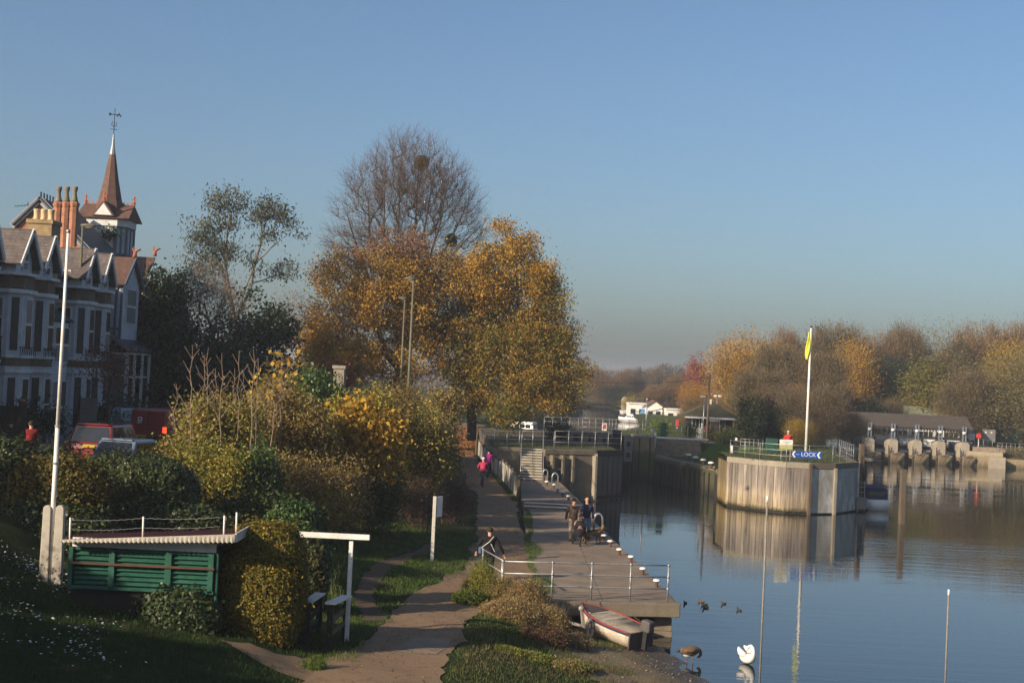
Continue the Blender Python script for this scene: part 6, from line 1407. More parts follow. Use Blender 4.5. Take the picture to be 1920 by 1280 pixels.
q = on(281, 482, 80); MB().slab([(q.x + .3, 78.2, q.z - 1.3), (q.x + .3, 80, q.z), (-23.5, 80, q.z), (-23.5, 78.2, q.z - 1.3)], .1).build("tiled_roof", m_terra, th)
MB().prism([(-23, 78.4), (q.x + .2, 78.4), (q.x + .2, 81.5), (-23, 81.5)], 3.6, q.z - 1.35).build("wing_base", m_brickb, th)
# triple chimney stack
d = 73.; cz0 = 11.0
for k, px in enumerate((109.5, 124.5, 139.5)):
    p = on(px, 380, d + k * .05); zt = p.z; m = MB(); m.lathe([(.235, cz0 - zt), (.235, -.25), (.27, -.18), (.29, -.05), (.24, 0), (.21, .03)], (p.x, p.y, zt), 8); s_ = m.build("chimney_shaft", m_brickr, th)
    MB().lathe([(.2, 0), (.17, .1), (.115, .32), (.10, .5), (.13, .58), (.15, .68), (.15, .78), (.09, .78)], (p.x, p.y, zt + .03), 10).build("chimney_pot", m_conc, s_, True)
p0, p1 = on(100, 450, d), on(152, 450, d); MB().prism([(p0.x, d - .1), (p1.x, d - .1), (p1.x, d + .9), (p0.x, d + .9)], 10.5, on(120, 462, d).z).build("chimney_base", m_brickr, th)
# brick gable with pale bargeboards facing the camera
d = 76.; ap, lf, rt = on(73, 373, d), on(20, 423, d), on(180, 487, d)
MB().add([(lf.x, d + .3, lf.z - .1), (rt.x, d + .3, rt.z - .1), (ap.x, d + .3, ap.z - .1), (lf.x, d + 1, lf.z - .1), (rt.x, d + 1, rt.z - .1), (ap.x, d + 1, ap.z - .1), (lf.x, d + .3, 10), (rt.x, d + .3, 10), (lf.x, d + 1, 10), (rt.x, d + 1, 10)], [(0, 6, 7, 1, 2), (5, 4, 9, 8, 3), (0, 2, 5, 3), (2, 1, 4, 5), (6, 0, 3, 8), (1, 7, 9, 4), (6, 8, 9, 7)]).build("gable", m_brickr, th)
for a, b in ((lf, ap), (ap, rt)):
    MB().beam((a.x, d + .2, a.z), (b.x, d + .2, b.z), .12, .34).build("bargeboard", m_lead, th)
MB().slab([(rt.x, d, rt.z + .1), (rt.x, d + 7, rt.z + .1), (ap.x, d + 7, ap.z + .12), (ap.x, d, ap.z + .12)], .1).build("gable_roof", m_slated, th); MB().slab([(ap.x, d, ap.z + .12), (ap.x, d + 7, ap.z + .12), (lf.x, d + 7, lf.z + .1), (lf.x, d, lf.z + .1)], .1).build("gable_roof", m_slated, th)
m = MB()
for k in range(12): m.box((ap.x, d + .3 + k * .5, ap.z + .26), (.04, .16, .3))
m.build("ridge_cresting", m_iron, th)
p = on(52, 390, d + 1); m = MB(); m.cyl((p.x, d + 1, p.z - 1), (p.x, d + 1, p.z + .3), .025, n=6); m.cyl((p.x - .7, d + 1, p.z + .05), (p.x + .3, d + 1, p.z + .2), .015, n=5)
for k in range(5): m.cyl((p.x - .6 + .18 * k, d + .75, p.z + .07 + .025 * k), (p.x - .6 + .18 * k, d + 1.25, p.z + .07 + .025 * k), .01, n=5)
m.build("aerial", m_iron, th)
# tower
TX, TY = tc.x, D; s = 1.28; zs, zc = 10.5, on(200, 427, D).z; ze = on(200, 413, D).z
c8 = lambda r, k: [(TX - r, TY - r + k), (TX - r + k, TY - r), (TX + r - k, TY - r), (TX + r, TY - r + k), (TX + r, TY + r - k), (TX + r - k, TY + r), (TX - r + k, TY + r), (TX - r, TY + r - k)]
tw = MB().prism(c8(s, .5), zs, zc).build("tower", m_wpaint, th); MB().prism(c8(s + .12, .52), zc, ze).build("tower_cornice", m_wood_w, th)
for (xa, ya), (xb, yb) in zip(c8(s + .02, .5), c8(s + .02, .5)[1:] + c8(s + .02, .5)[:1]):
    MB().box((xa, ya, (zs + zc) / 2), (.13, .13, zc - zs)).build("timber", m_timberb, tw)
    n = 2
    for k in range(1, n): MB().box((xa + (xb - xa) * k / n, ya + (yb - ya) * k / n, (zs + zc) / 2), (.09, .09, zc - zs)).build("timber", m_timberb, tw)
for z in (zc - .1, 13.9): MB().prism(c8(s + .035, .5), z, z + .14).build("timber", m_timberb, tw)
f = MB().box((TX + .1, TY - s - .06, 14.85), (1.15, .12, 1.35)).build("window", m_wood_w, tw)
for i in range(3):
    for j in range(2): MB().box((TX + .1 - .37 + .37 * i, TY - s - .11, 14.55 + .6 * j), (.31, .04, .52)).build("pane", m_win, f)
e = s + .3; zr = on(200, 383, D).z
m = MB(); m.add([(TX - e, TY - e, ze), (TX + e, TY - e, ze), (TX + e, TY + e, ze), (TX - e, TY + e, ze), (TX - e + .12, TY, zr), (TX + e - .12, TY, zr)], [(0, 1, 5, 4), (1, 2, 5), (2, 3, 4, 5), (3, 0, 4), (3, 2, 1, 0)]); m.build("tower_roof", m_terra, th)
m = MB(); m.add([(TX - .55, TY - e - .04, ze + .12), (TX + .75, TY - e - .04, ze + .12), (TX + .1, TY - e - .04, ze + 1.0), (TX - .55, TY, ze + .12), (TX + .75, TY, ze + .12), (TX + .1, TY, ze + 1.0)], [(0, 1, 2), (5, 4, 3), (0, 2, 5, 3), (2, 1, 4, 5)]); m.build("gablet", m_terra, th)
m = MB(); m.add([(TX - .4, TY - e - .06, ze + .16), (TX + .6, TY - e - .06, ze + .16), (TX + .1, TY - e - .06, ze + .84), (TX - .4, TY - e - .02, ze + .16), (TX + .6, TY - e - .02, ze + .16), (TX + .1, TY - e - .02, ze + .84)], [(0, 1, 2), (5, 4, 3), (0, 3, 4, 1), (1, 4, 5, 2), (2, 5, 3, 0)]); m.build("gablet_face", m_wood_w, th)
finial((TX + .1, TY - e, ze + .95)); finial((TX - e + .15, TY, zr)); finial((TX + e - .15, TY, zr))
m = MB()
for k in range(12): m.box((TX - e + .3 + k * (2 * e - .6) / 11, TY, zr + .06), (.1, .05, .14))
m.build("ridge_cresting", m_terraf, th)
zsh, ztip = on(206, 290, D).z, on(210, 252, D).z
MB().lathe([(.98, ze + .3 - zr), (.70, .25), (.44, (zsh - zr) * .5), (.19, zsh - zr), ], (TX, TY, zr), 8).build("spire", m_terra, th); MB().lathe([(.19, 0), (.10, .5), (.045, ztip - zsh)], (TX, TY, zsh), 8).build("spire_tip", m_lead, th)
vz = on(213, 203, D).z; m = MB(); m.cyl((TX, TY, ztip - .1), (TX, TY, vz), .022, n=6)
for k in range(4):
    a = k * math.pi / 2 + .4; m.tube([Vector((TX, TY, ztip + .45)), Vector((TX + .16 * math.cos(a), TY + .16 * math.sin(a), ztip + .55)), Vector((TX + .10 * math.cos(a), TY + .1 * math.sin(a), ztip + .75))], .018, 5)
    m.cyl((TX, TY, ztip + .3), (TX + .2 * math.cos(a), TY + .2 * math.sin(a), ztip + .3), .018, n=5)
m.box((TX, TY, vz - .38), (.62, .03, .04), .4); m.slab([(TX - .3, TY - .1, vz - .48), (TX - .12, TY - .04, vz - .38), (TX - .3, TY - .1, vz - .26)], .02)
for k in range(3): m.ell((TX + .15 + .08 * k, TY + .06 + .03 * k, vz - .38 + .05 * ((k % 2) * 2 - 1)), (.06, .02, .06), 6, 5)
m.build("weathervane", m_iron, th)
rg = np.random.default_rng(4); n = 260; Cn = np.array([TX + .4, TY - s - .25, 15.1]) + rg.normal(0, 1, (n, 3)) * np.array([.38, .1, .25]); v, f_, c_ = leaves(Cn - np.array([tc.x, 76, 3.8]), .16, pick("green", n, rg), rg)
link("window_plant", leafmesh("window_plant", v, f_, c_), m_leaf, th)['kind'] = 'stuff'

# front garden fence, dark gate pier, hedge
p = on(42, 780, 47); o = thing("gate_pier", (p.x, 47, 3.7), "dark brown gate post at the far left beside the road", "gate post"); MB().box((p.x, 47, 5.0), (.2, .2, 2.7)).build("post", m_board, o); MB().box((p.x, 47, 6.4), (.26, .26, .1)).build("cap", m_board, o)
q = on(18, 780, 47); o = thing("board_fence", (q.x, 47, 3.7), "boarded fence, darkened for shade, at the left edge below the white house", "fence"); m = MB()
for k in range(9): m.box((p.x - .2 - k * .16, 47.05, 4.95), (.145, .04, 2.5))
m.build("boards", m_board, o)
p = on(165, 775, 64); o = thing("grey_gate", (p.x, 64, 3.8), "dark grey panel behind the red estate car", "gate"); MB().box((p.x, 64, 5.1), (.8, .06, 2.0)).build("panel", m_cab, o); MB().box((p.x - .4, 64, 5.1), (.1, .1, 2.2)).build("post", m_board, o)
shrub("garden_hedge", (-19.2, 57, 4.8), (.6, 5.5, 1.0), "dark garden hedge below the white bay windows", "hedge", None, 150, N=5200, ls=.13, pal="dark", base_z=3.8, mats=(m_ivyleaf, m_twig))
shrub("garden_hedge", (-19.0, 70, 4.8), (.7, 5.5, 1.3), "dark shrubs under the veranda of the tower house", "hedge", None, 151, N=5200, ls=.14, pal="dark", base_z=3.8, mats=(m_ivyleaf, m_twig))

# ---- cars on the road, seen from behind
m_tyre = M("tyre", (.012, .012, .013), rough=.85); m_rim = M("alloy", (.3, .3, .31), rough=.35, metal=.7); m_trim = M("black_trim", (.014, .014, .015), rough=.55)
m_glasscar = Mglass("car_glass", (.008, .010, .013), .04); m_plate = M("yellow_plate", (.50, .36, .04), (.45, .32, .04), .5, 3); m_tail = Mglow("tail_lamp", (.75, .05, .02), 2.0); m_taild = Mpaint("tail_lens", (.22, .02, .02), .15, .5)
def car(name, loc, rz, label, L, Wd, Hh, paint, kind="estate", lit=False):
    o = thing(name, loc, label, "van" if kind == "van" else "car", None, rz); belt = Hh * (.56 if kind != "van" else .5); w = Wd / 2
    # lower body: side profile with rounded ends, tapering up
    prof = {"estate": [(-L / 2, .38), (-L / 2 + .02, .75), (-L / 2 + .08, belt), (L * .20, belt), (L * .44, belt - .14), (L / 2, .62), (L / 2 - .02, .32)],
            "van": [(-L / 2, .34), (-L / 2, .8), (-L / 2 + .03, belt), (L * .2, belt), (L * .42, belt - .05), (L / 2, .68), (L / 2, .3)],
            "hatch": [(-L / 2, .36), (-L / 2 + .03, .72), (-L / 2 + .12, belt), (L * .22, belt), (L * .44, belt - .12), (L / 2, .58), (L / 2, .3)]}[kind]
    full = [(-L / 2 + .03, .24)] + prof + [(L / 2 - .05, .22)]; n = len(full)
    m = LB(); rs = []
    for x, k in ((-w + .06, .96), (-w, 1.0), (w, 1.0), (w - .06, .96)): rs.append([(x, p * k, z if k == 1 else z * .985 + .004) for p, z in full])
    m.rings(rs); body = m.build("body", paint, o, False, .05)
    rear = {"estate": (-L / 2 + .10, -L / 2 + .40), "van": (-L / 2 + .04, -L / 2 + .12), "hatch": (-L / 2 + .16, -L / 2 + .62)}[kind]; front = {"estate": (L * .20, L * .06), "van": (L * .25, L * .14), "hatch": (L * .22, L * .03)}[kind]
    wi = w - (.17 if kind != "van" else .09); m = LB()
    m.rings([[(-w + .03, rear[0], belt - .03), (w - .03, rear[0], belt - .03), (w - .03, front[0], belt - .03), (-w + .03, front[0], belt - .03)], [(-wi, rear[1], Hh), (wi, rear[1], Hh), (wi, front[1], Hh), (-wi, front[1], Hh)]])
    m.build("cabin", paint, o, False, .09 if kind != "van" else .12)
    def quadpanel(nm, p, mat, t=.012, par=o): m = LB(); m.slab(p, t); return m.build(nm, mat, par)
    def lerp2(a, b, t): return a + (b - a) * t
    if kind != "van":
        zb, zt = lerp2(belt, Hh, .10), lerp2(belt, Hh, .86); yb, yt = lerp2(*rear, .1) - .015, lerp2(*rear, .86) - .015; wb, wt = lerp2(w - .03, wi, .1) - .12, lerp2(w - .03, wi, .86) - .14
        quadpanel("rear_window", [(wb, yb, zb), (-wb, yb, zb), (-wt, yt, zt), (wt, yt, zt)], m_glasscar)
        quadpanel("windscreen", [(-wb, lerp2(*front, .1) + .02, zb), (wb, lerp2(*front, .1) + .02, zb), (wt, lerp2(*front, .86) + .02, zt), (-wt, lerp2(*front, .86) + .02, zt)], m_glasscar)
        for s_ in (-1, 1):
            for t0, t1 in ((.08, .30), (.34, .62), (.66, .90)):
                f0 = lambda t, q: lerp2(lerp2(*rear, q), lerp2(*front, q), t); xs_ = [s_ * (lerp2(w - .03, wi, q) + .008) for q in (.12, .82)]
                p_ = [(xs_[0], f0(t0, .12), lerp2(belt, Hh, .12)), (xs_[0], f0(t1, .12), lerp2(belt, Hh, .12)), (xs_[1], f0(t1, .82), lerp2(belt, Hh, .82)), (xs_[1], f0(t0, .82), lerp2(belt, Hh, .82))]
                quadpanel("side_window", p_ if s_ > 0 else p_[::-1], m_glasscar)
        for s_ in (-1, 1):
            LB().tube([Vector((s_ * (wi - .08), rear[1] + .1, Hh + .05)), Vector((s_ * (wi - .08), front[1] - .1, Hh + .05))], .025, 6).build("roof_rail", m_trim, o) if kind == "estate" else None
        LB().box((0, rear[1] + .02, Hh + .0), (wi * 1.7, .22, .05)).build("spoiler", paint, o, bevel=.02)
    else:
        for s_ in (-1, 1): LB().box((s_ * w * .47, -L / 2 - .012, lerp2(.75, Hh, .5)), (w * .86, .03, Hh - .95)).build("rear_door", paint, o, bevel=.03)
        LB().box((0, -L / 2 - .03, lerp2(.75, Hh, .5)), (.02, .012, Hh - .95)).build("door_gap", m_trim, o)
        LB().box((-w * .42, -L / 2 - .036, Hh * .74), (.20, .012, .2)).build("emblem", m_white, o); LB().box((-w * .42, -L / 2 - .044, Hh * .745), (.09, .008, .1)).build("emblem_crest", m_red, o); LB().box((-w * .46, -L / 2 - .036, Hh * .655), (.2, .012, .05)).build("emblem_bar", m_white, o)
        quadpanel("windscreen", [(-w + .2, front[0] + .03, belt + .02), (w - .2, front[0] + .03, belt + .02), (wi - .14, front[1] + .05, Hh - .12), (-wi + .14, front[1] + .05, Hh - .12)], m_glasscar)
    LB().box((0, -L / 2 - .02, .48), (Wd * .96, .14, .26)).build("bumper", m_trim if kind == "van" else paint, o, bevel=.04)
    LB().box((0 if kind != "van" else -w * .3, -L / 2 - (.06 if kind != "van" else .1), .86 if kind != "van" else .62), (.52, .015, .115)).build("number_plate", m_plate, o)
    for s_ in (-1, 1): LB().box((s_ * (w - .09), -L / 2 - .015, lerp2(.75, belt, .7) if kind != "van" else .92), (.17, .1, .26 if kind != "hatch" else .2)).build("tail_light", m_tail if lit else m_taild, o, bevel=.03)
    for s_ in (-1, 1): LB().box((s_ * (w + .1), L * .19, belt + .1), (.2, .1, .14)).build("wing_mirror", paint, o, bevel=.03)
    for s_ in (-1, 1):
        for y in (-L * .31, L * .32):
            m = LB(); m.cyl((s_ * (w - .2), y, .32), (s_ * (w + .01), y, .32), .32, n=20); wh = m.build("wheel", m_tyre, o, bevel=.03); m = LB(); m.cyl((s_ * (w + .0), y, .32), (s_ * (w + .02), y, .32), .21, n=14); m.build("rim", m_rim, wh)
    return o
m_carred = Mpaint("car_red", (.19, .008, .010), .3, .8); m_vanred = Mpaint("van_red", (.26, .012, .014), .35, .7); m_carblue = Mpaint("car_blue", (.16, .21, .28), .3, .8); m_carsil = Mpaint("car_silver", (.20, .24, .30), .3, .8, .3)
def carpx(px, py, d, Hh): p = on(px, py, d); return (p.x, d, p.z - Hh)
p = carpx(180, 796, 55.5, 1.68); car("estate_car", (p[0], p[1] + 2.2, p[2]), -.10, "red estate car with a dark rear window and yellow plate, parked by the hedge", 4.5, 1.84, 1.68, m_carred)
p = carpx(228, 826, 50.5, 1.46); car("hatchback", (p[0], p[1] + 2.0, p[2]), -.22, "pale blue hatchback half hidden behind the clipped green hedge", 4.0, 1.74, 1.46, m_carblue, "hatch")
p = carpx(286, 766, 64, 1.84); car("delivery_van", (p[0], p[1] + 2.1, p[2]), -.08, "red delivery van with a small white emblem and lit tail lights", 4.2, 1.72, 1.84, m_vanred, "van", True)
p = carpx(212, 770, 68, 1.45); car("hatchback", (p[0], p[1] + 2, p[2] + .1), -.5, "silver car with a bright screen pillar, between the red estate and the van", 4.1, 1.74, 1.5, m_carsil, "hatch")

# ---- street lamps and the white flagpole
def cobra(px, pyb, pyt, d, label, zb, hx0, hx1):
    o, t = lampost("street_lamp", px, pyb, pyt, d, label, zb, m_lampgrn, r=.07, group="tall grey green street lamps")
    a, b = on(hx0, pyt - 2, d), on(hx1, pyt - 2, d); m = MB(); m.ell(((a.x + b.x) / 2, d, t.z + .04), (abs(b.x - a.x) / 2, .14, .10), 14, 8); m.build("lamp_head", m_lampgrn, o, True)
    MB().ell(((a.x + b.x) / 2 + (b.x - a.x) * .05, d, t.z - .03), (abs(b.x - a.x) * .3, .1, .06), 12, 6).build("lens", m_glasslamp, o, True); MB().cyl((t.x, d, t.z - .15), (t.x, d, t.z + .06), .06, n=8).build("bracket", m_lampgrn, o)
m_lampgrn = M("lamp_green", (.135, .13, .085), (.10, .10, .065), .55, 4); m_glasslamp = M("lamp_lens", (.4, .4, .38), rough=.3)
cobra(143, 700, 424, 66, "street lamp at the left, next to the tall white flagpole", 3.8, 150, 182)
cobra(765, 760, 524, 76, "nearer and taller of the two street lamps before the golden trees", 3.0, 758, 781)
cobra(752, 720, 560, 96, "farther and shorter of the two street lamps before the golden trees", 3.2, 747, 764)
D = 33.6; fp = thing("flagpole", on(96, 1060, D), "bare white flagpole rising on the left from two weathered concrete posts", "flagpole")
b0, t0 = on(93, 1075, D), on(123.5, 436, D); MB().cyl((b0.x, D, hz(b0.x, D)), (b0.x, D, on(106, 800, D).z), .062, .052, 12).build("lower_pole", m_white, fp, True)
MB().cyl((b0.x, D, on(106, 800, D).z), (b0.x, D, t0.z), .048, .034, 12).build("upper_pole", m_white, fp, True); MB().ell((b0.x, D, t0.z + .03), (.055, .055, .055), 10, 8).build("finial", m_galv, fp, True)
for zz in (1000, 800, 870): MB().cyl((b0.x, D, on(100, zz, D).z), (b0.x, D, on(100, zz, D).z + .05), .07, n=10).build("collar", m_galv, fp)
def Mpeel():
    m, n, b = _new("peeling_concrete"); v = coords(n, "Object", (1, 1, 1)); f = noise(n, v, 7, 6, .75)
    s = n.nodes.new("ShaderNodeSeparateXYZ"); t = n.nodes.new("ShaderNodeTexCoord"); n.links.new(t.outputs["Object"], s.inputs[0])
    ma = n.nodes.new("ShaderNodeMath"); ma.operation = 'MULTIPLY_ADD'; n.links.new(s.outputs[2], ma.inputs[0]); ma.inputs[1].default_value = .14; n.links.new(f, ma.inputs[2])
    col = ramp(n, ma.outputs[0], [(.40, (.035, .03, .022)), (.48, (.36, .325, .27)), (.75, (.44, .40, .33))]); n.links.new(col, b.inputs["Base Color"]); b.inputs["Roughness"].default_value = .85; bump(n, b, f, .4, .02); return m
m_peel = Mpeel()
for px, w in ((80.5, .18), (104.5, .19)):
    p = on(px, 1088, D - .1); zt = on(px + 6, 946, D).z; m = MB(); prof = []
    for k in range(9): a = math.pi * k / 8; prof.append((p.x + w / 2 * math.cos(a), zt - w / 2 + w / 2 * math.sin(a)))
    prof += [(p.x - w / 2 - .03, p.z - .6), (p.x + w / 2 + .03, p.z - .6)]; n = len(prof)
    m.add([(x, D - .10, z) for x, z in prof] + [(x, D + .07, z) for x, z in prof], [tuple(range(n)), tuple(range(2 * n - 1, n - 1, -1))] + [(i, i + n, (i + 1) % n + n, (i + 1) % n) for i in range(n)]); m.build("concrete_post", m_peel, fp, bevel=.015)

# ---- green kiosk with a corrugated roof edge
m_kgreen = M("kiosk_green", (.018, .115, .075), (.012, .08, .053), .7, 2.5, .2, c3=(.035, .125, .085), fine=14); m_kroof = M("oxide_roof", (.30, .095, .06), (.23, .075, .05), .9, 2)
D = 32.0; kx0, kx1 = on(133, 1060, D).x, on(403, 1060, D).x; kz1, kz0 = on(270, 1030, D).z, on(270, 1102, D).z
ko = thing("boat_kiosk", ((kx0 + kx1) / 2, D, kz0 - .9), "green louvred kiosk with a white scalloped roof edge", "kiosk")
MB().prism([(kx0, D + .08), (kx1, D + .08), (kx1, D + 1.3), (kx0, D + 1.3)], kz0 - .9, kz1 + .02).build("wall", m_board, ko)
MB().box(((kx0 + kx1) / 2, D + .05, kz1 + .1), (kx1 - kx0, .06, .2)).build("header", m_white, ko)
posts = [133, 210, 316, 396]
for px, w in zip(posts, (8, 11, 12, 10)): x = on(px, 1065, D).x; MB().box((x, D - .02, (kz0 + kz1) / 2 - .03), (w * D / F, .1, kz1 - kz0 + .02)).build("post", m_kgreen, ko, bevel=.006)
for a, b in zip(posts[:-1], posts[1:]):
    xa, xb = on(a + 6, 1065, D).x, on(b - 6, 1065, D).x; m = MB(); n = 8; hh = (kz1 - kz0) / n
    for i in range(n):
        rs = []
        for x in (xa, xb): rs.append([(x, D + .05 - .075 * (.5 - .5 * math.cos(2 * math.pi * k / 8)), kz0 + hh * (i + k / 8)) for k in range(9)])
        b_ = len(m.v); m.v += [tuple(p) for r in rs for p in r]; m.c += [m.col] * 18; m.f += [(b_ + k, b_ + 9 + k, b_ + 10 + k, b_ + 1 + k) for k in range(8)]
    m.build("shutter", m_kgreen, ko, True)
MB().box(((kx0 + kx1) / 2, D - .10, (kz0 + kz1) / 2 + .08), (kx1 - kx0 + .02, .04, .045)).build("locking_bar", m_rust, ko)
MB().box(((kx0 + kx1) / 2, D - .03, kz0 - .03), (kx1 - kx0, .08, .07)).build("sill", m_kgreen, ko)
MB().cyl((kx1 + .05, D + .02, kz0 - .9), (kx1 + .05, D + .02, kz1), .035, n=8).build("downpipe", m_kgreen, ko)
# roof: oxide red sheet with a corrugated white edge, lifted a little at the right
rl, rr = on(113, 1014, D - .45), on(441, 1004, D - .45); zl, zr_ = rl.z, rr.z
m = MB(); n = 150; y0, y1 = D - .45, D + 1.5; top = []
for i in range(n + 1):
    t = i / n; x = rl.x + (rr.x - rl.x) * t; z = zl + (zr_ - zl) * t + .022 * math.cos(2 * math.pi * i / 4); top.append((x, z))
for i, (x, z) in enumerate(top): m.v += [(x, y0, z), (x, y1, z - .06), (x, y0, z - .02 ), (x, y1, z - .08)]; m.c += [m.col] * 4
for i in range(n): b = i * 4; m.f += [(b, b + 4, b + 5, b + 1), (b + 2, b + 3, b + 7, b + 6), (b, b + 2, b + 6, b + 4), (b + 1, b + 5, b + 7, b + 3)]
m.build("roof_sheet", m_kroof, ko)
m = MB(); b = 0
for i in range(n + 1):
    t = i / n; x = rl.x + (rr.x - rl.x) * t; zt = zl + (zr_ - zl) * t + .035; zb = zt - .055 - .12 * t - .014 * math.cos(2 * math.pi * i / 4); m.v += [(x, y0 - .02, zt), (x, y0 - .05 - .02 * math.cos(2 * math.pi * i / 4), zb), (x, y0 + .01, zt), (x, y0 + .0, zb)]; m.c += [m.col] * 4
for i in range(n): b = i * 4; m.f += [(b, b + 1, b + 5, b + 4), (b + 2, b + 6, b + 7, b + 3), (b, b + 4, b + 6, b + 2), (b + 1, b + 3, b + 7, b + 5)]
m.build("scalloped_edge", M("chalky_white", (.50, .46, .39), (.36, .33, .27), .8, 2.5, .2, c3=(.42, .36, .28), fine=14), ko)
MB().box((rr.x + .005, (y0 + y1) / 2, zr_ - .05), (.04, y1 - y0, .2)).build("verge_board", m_whited, ko)
for px, pyt, pyb, y in ((131, 970, 1012, D - .2), (268, 968, 1004, D - .2), (420, 966, 1000, D - .2), (443, 960, 998, D + .5)):
    a, b = on(px, pyb, y), on(px + 1, pyt, y); MB().cyl((a.x, y, a.z - .1), (b.x, y, b.z), .022, n=8).build("roof_post", m_white, ko, True)
for pa, pb, pc in (((131, 974), (268, 971), (420, 969)), ((131, 992), (268, 989), (420, 986))):
    pts = []
    for u, w in ((pa, pb), (pb, pc)):
        a, b = on(*u, D - .2), on(*w, D - .2)
        for k in range(20):
            q = a.lerp(b, k / 20); pts.append(q + Vector((0, 0, -.035 * math.sin(k / 20 * math.pi) + .006 * (-1) ** k)))
    MB().tube(pts, .006, 4).build("wire", m_galv, ko)
# dirt bank and ivy under the kiosk hatch
def shell(name, c, r, label, cat, seed, N, ls, pal, base_z, power=3.0, mats=None, group=None, ragged=.03, yellow=None):
    """clipped plant: leaves laid over a super-ellipsoid, dark twiggy heart inside"""
    rg = np.random.default_rng(seed); c = np.array(c, float); r = np.array(r, float)
    d = rg.normal(size=(N, 3)); bl = 1 + .055 * np.sin(d[:, 0] * 2.6 + seed) * np.cos(d[:, 1] * 2.2 + d[:, 2] * 2.9) if ragged > .028 else 1; k = (np.abs(d) ** power).sum(1) ** (-1 / power); s = d * k[:, None]; P = c + s * r * (np.reshape(bl, (-1, 1)) * (1 + np.abs(rg.normal(0, ragged, (N, 1))) * (1 + 2.5 * (rg.random((N, 1)) < .06)) - .06 * rg.random((N, 1))))
    nrm = np.sign(s) * np.abs(s) ** (power - 1) / r; nrm /= np.linalg.norm(nrm, axis=1, keepdims=True); ok = P[:, 2] > base_z; P, nrm = P[ok], nrm[ok]; base = np.array([c[0], c[1], base_z])
    v, f, cc = leaves(P - base, rg.uniform(.7, 1.4, len(P)) * ls, pick(pal, len(P), rg), rg, .62, 0, nrm)
    if len(P) > 500:                                   # a second, deeper layer so the shell is not see-through
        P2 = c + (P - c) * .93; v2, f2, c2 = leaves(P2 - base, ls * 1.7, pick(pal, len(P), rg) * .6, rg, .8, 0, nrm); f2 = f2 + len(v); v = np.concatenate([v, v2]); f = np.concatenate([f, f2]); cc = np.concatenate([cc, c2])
    core = [(-1, list(line(base, (c[0], c[1], c[2] + r[2] * .5), 5)))]; T, _ = in_ells([(*c, *(r * .75))], 50, rg); A, par, _t = grow(core, T, rg, first=1)
    return vegthing(name, base, label, cat, group, leafmesh("foliage", v, f, cc), skel_mesh("stems", A - base, par, radii(A, par, .01, .5, .1), 4), mats or (m_ivyleaf, m_twig), ("foliage", "stems"))
p = on(335, 1150, 31.9); shell("ivy_mound", (p.x, 32.05, 2.25), (.85, .45, .62), "dark glossy ivy mound below the kiosk's right hatch", "ivy", 160, 5200, .075, [(.045, .07, .02), (.06, .085, .028), (.035, .055, .016)], 1.5, 2.2, ragged=.08)
# clipped yellow privet beside it
p = on(491, 1100, 33.3); shell("clipped_privet", (p.x, 33.35, 2.78), (.98, .95, 1.44), "tall clipped privet with small yellow leaves beside the kiosk", "hedge", 161, 30000, .062, "privet", 1.55, 3.0, (m_leaf, m_twig))
p = on(548, 1010, 40); shell("ivy_bush", (p.x, 40, 3.3), (.78, .75, .85), "round bright green ivy bush behind the white gate frame", "bush", 162, 9000, .085, "green", 2.3, 2.3, ragged=.06)
p = on(575, 1070, 38.5); shell("ivy_stump", (p.x, 38.6, 2.3), (.52, .5, 1.05), "dark leafy column under the round ivy bush", "bush", 163, 6000, .075, [(.06, .07, .02), (.10, .09, .02), (.04, .055, .015)], 1.4, 2.5, ragged=.08)
# hedges between kiosk and road
p = on(245, 930, 42); shell("clipped_hedge", (p.x, 42.4, 3.6), (1.75, 1.4, 1.42), "broad clipped dark hedge in front of the pale blue car", "hedge", 164, 26000, .085, "hedge", 2.2, 3.2, ragged=.035)
p = on(230, 868, 46.5); shrub("loose_hedge", (p.x, 46.5, 3.8), (1.7, .8, .55), "loose leafy green shoots on the hedge under the cars", "hedge", None, 165, N=6500, ls=.10, pal=[(.085, .105, .025), (.06, .085, .02), (.11, .12, .03)], base_z=3.6)
p = on(110, 900, 39); shell("yellow_hedge", (p.x, 39.2, 4.05), (1.25, 1.0, 1.0), "yellow leaved hedge behind the white flagpole", "hedge", 166, 24000, .068, [(.15, .115, .02), (.11, .095, .02), (.07, .075, .016), (.20, .135, .024)], 2.6, 2.3, (m_leaf, m_twig), ragged=.09)
p = on(95, 990, 38.2); shell("dark_hedge", (p.x, 38.4, 3.0), (1.6, .8, 1.0), "shaded dark hedge foot behind the two concrete posts", "hedge", 167, 9000, .085, "hedge", 2.2, 2.6, ragged=.07)
p = on(20, 880, 41); shell("dark_hedge", (p.x - .3, 41, 4.3), (1.3, 1.1, 1.1), "dark hedge at the left edge beyond the yellow leaved one", "hedge", 168, 9000, .09, "hedge", 2.6, 2.5, ragged=.07)
p = on(60, 865, 45); shrub("loose_hedge", (p.x, 45, 4.15), (2.0, .8, .5), "loose green hedge top left of the white flagpole", "hedge", None, 169, N=6500, ls=.11, pal="hedge", base_z=3.6)
p = on(290, 985, 40.5); shell("dark_hedge", (p.x, 40.8, 2.9), (2.2, .8, .95), "dark hedge foot behind the kiosk roof wires", "hedge", 170, 9000, .09, "hedge", 2.0, 2.6, ragged=.07)
p = on(460, 985, 44); shrub("scrub_foot", (p.x, 44, 2.9), (1.7, .9, 1.1), "dark olive scrub at the back between kiosk and ivy bush", "shrub", "autumn scrub on the bank", 171, N=6000, ls=.12, pal="hedge")
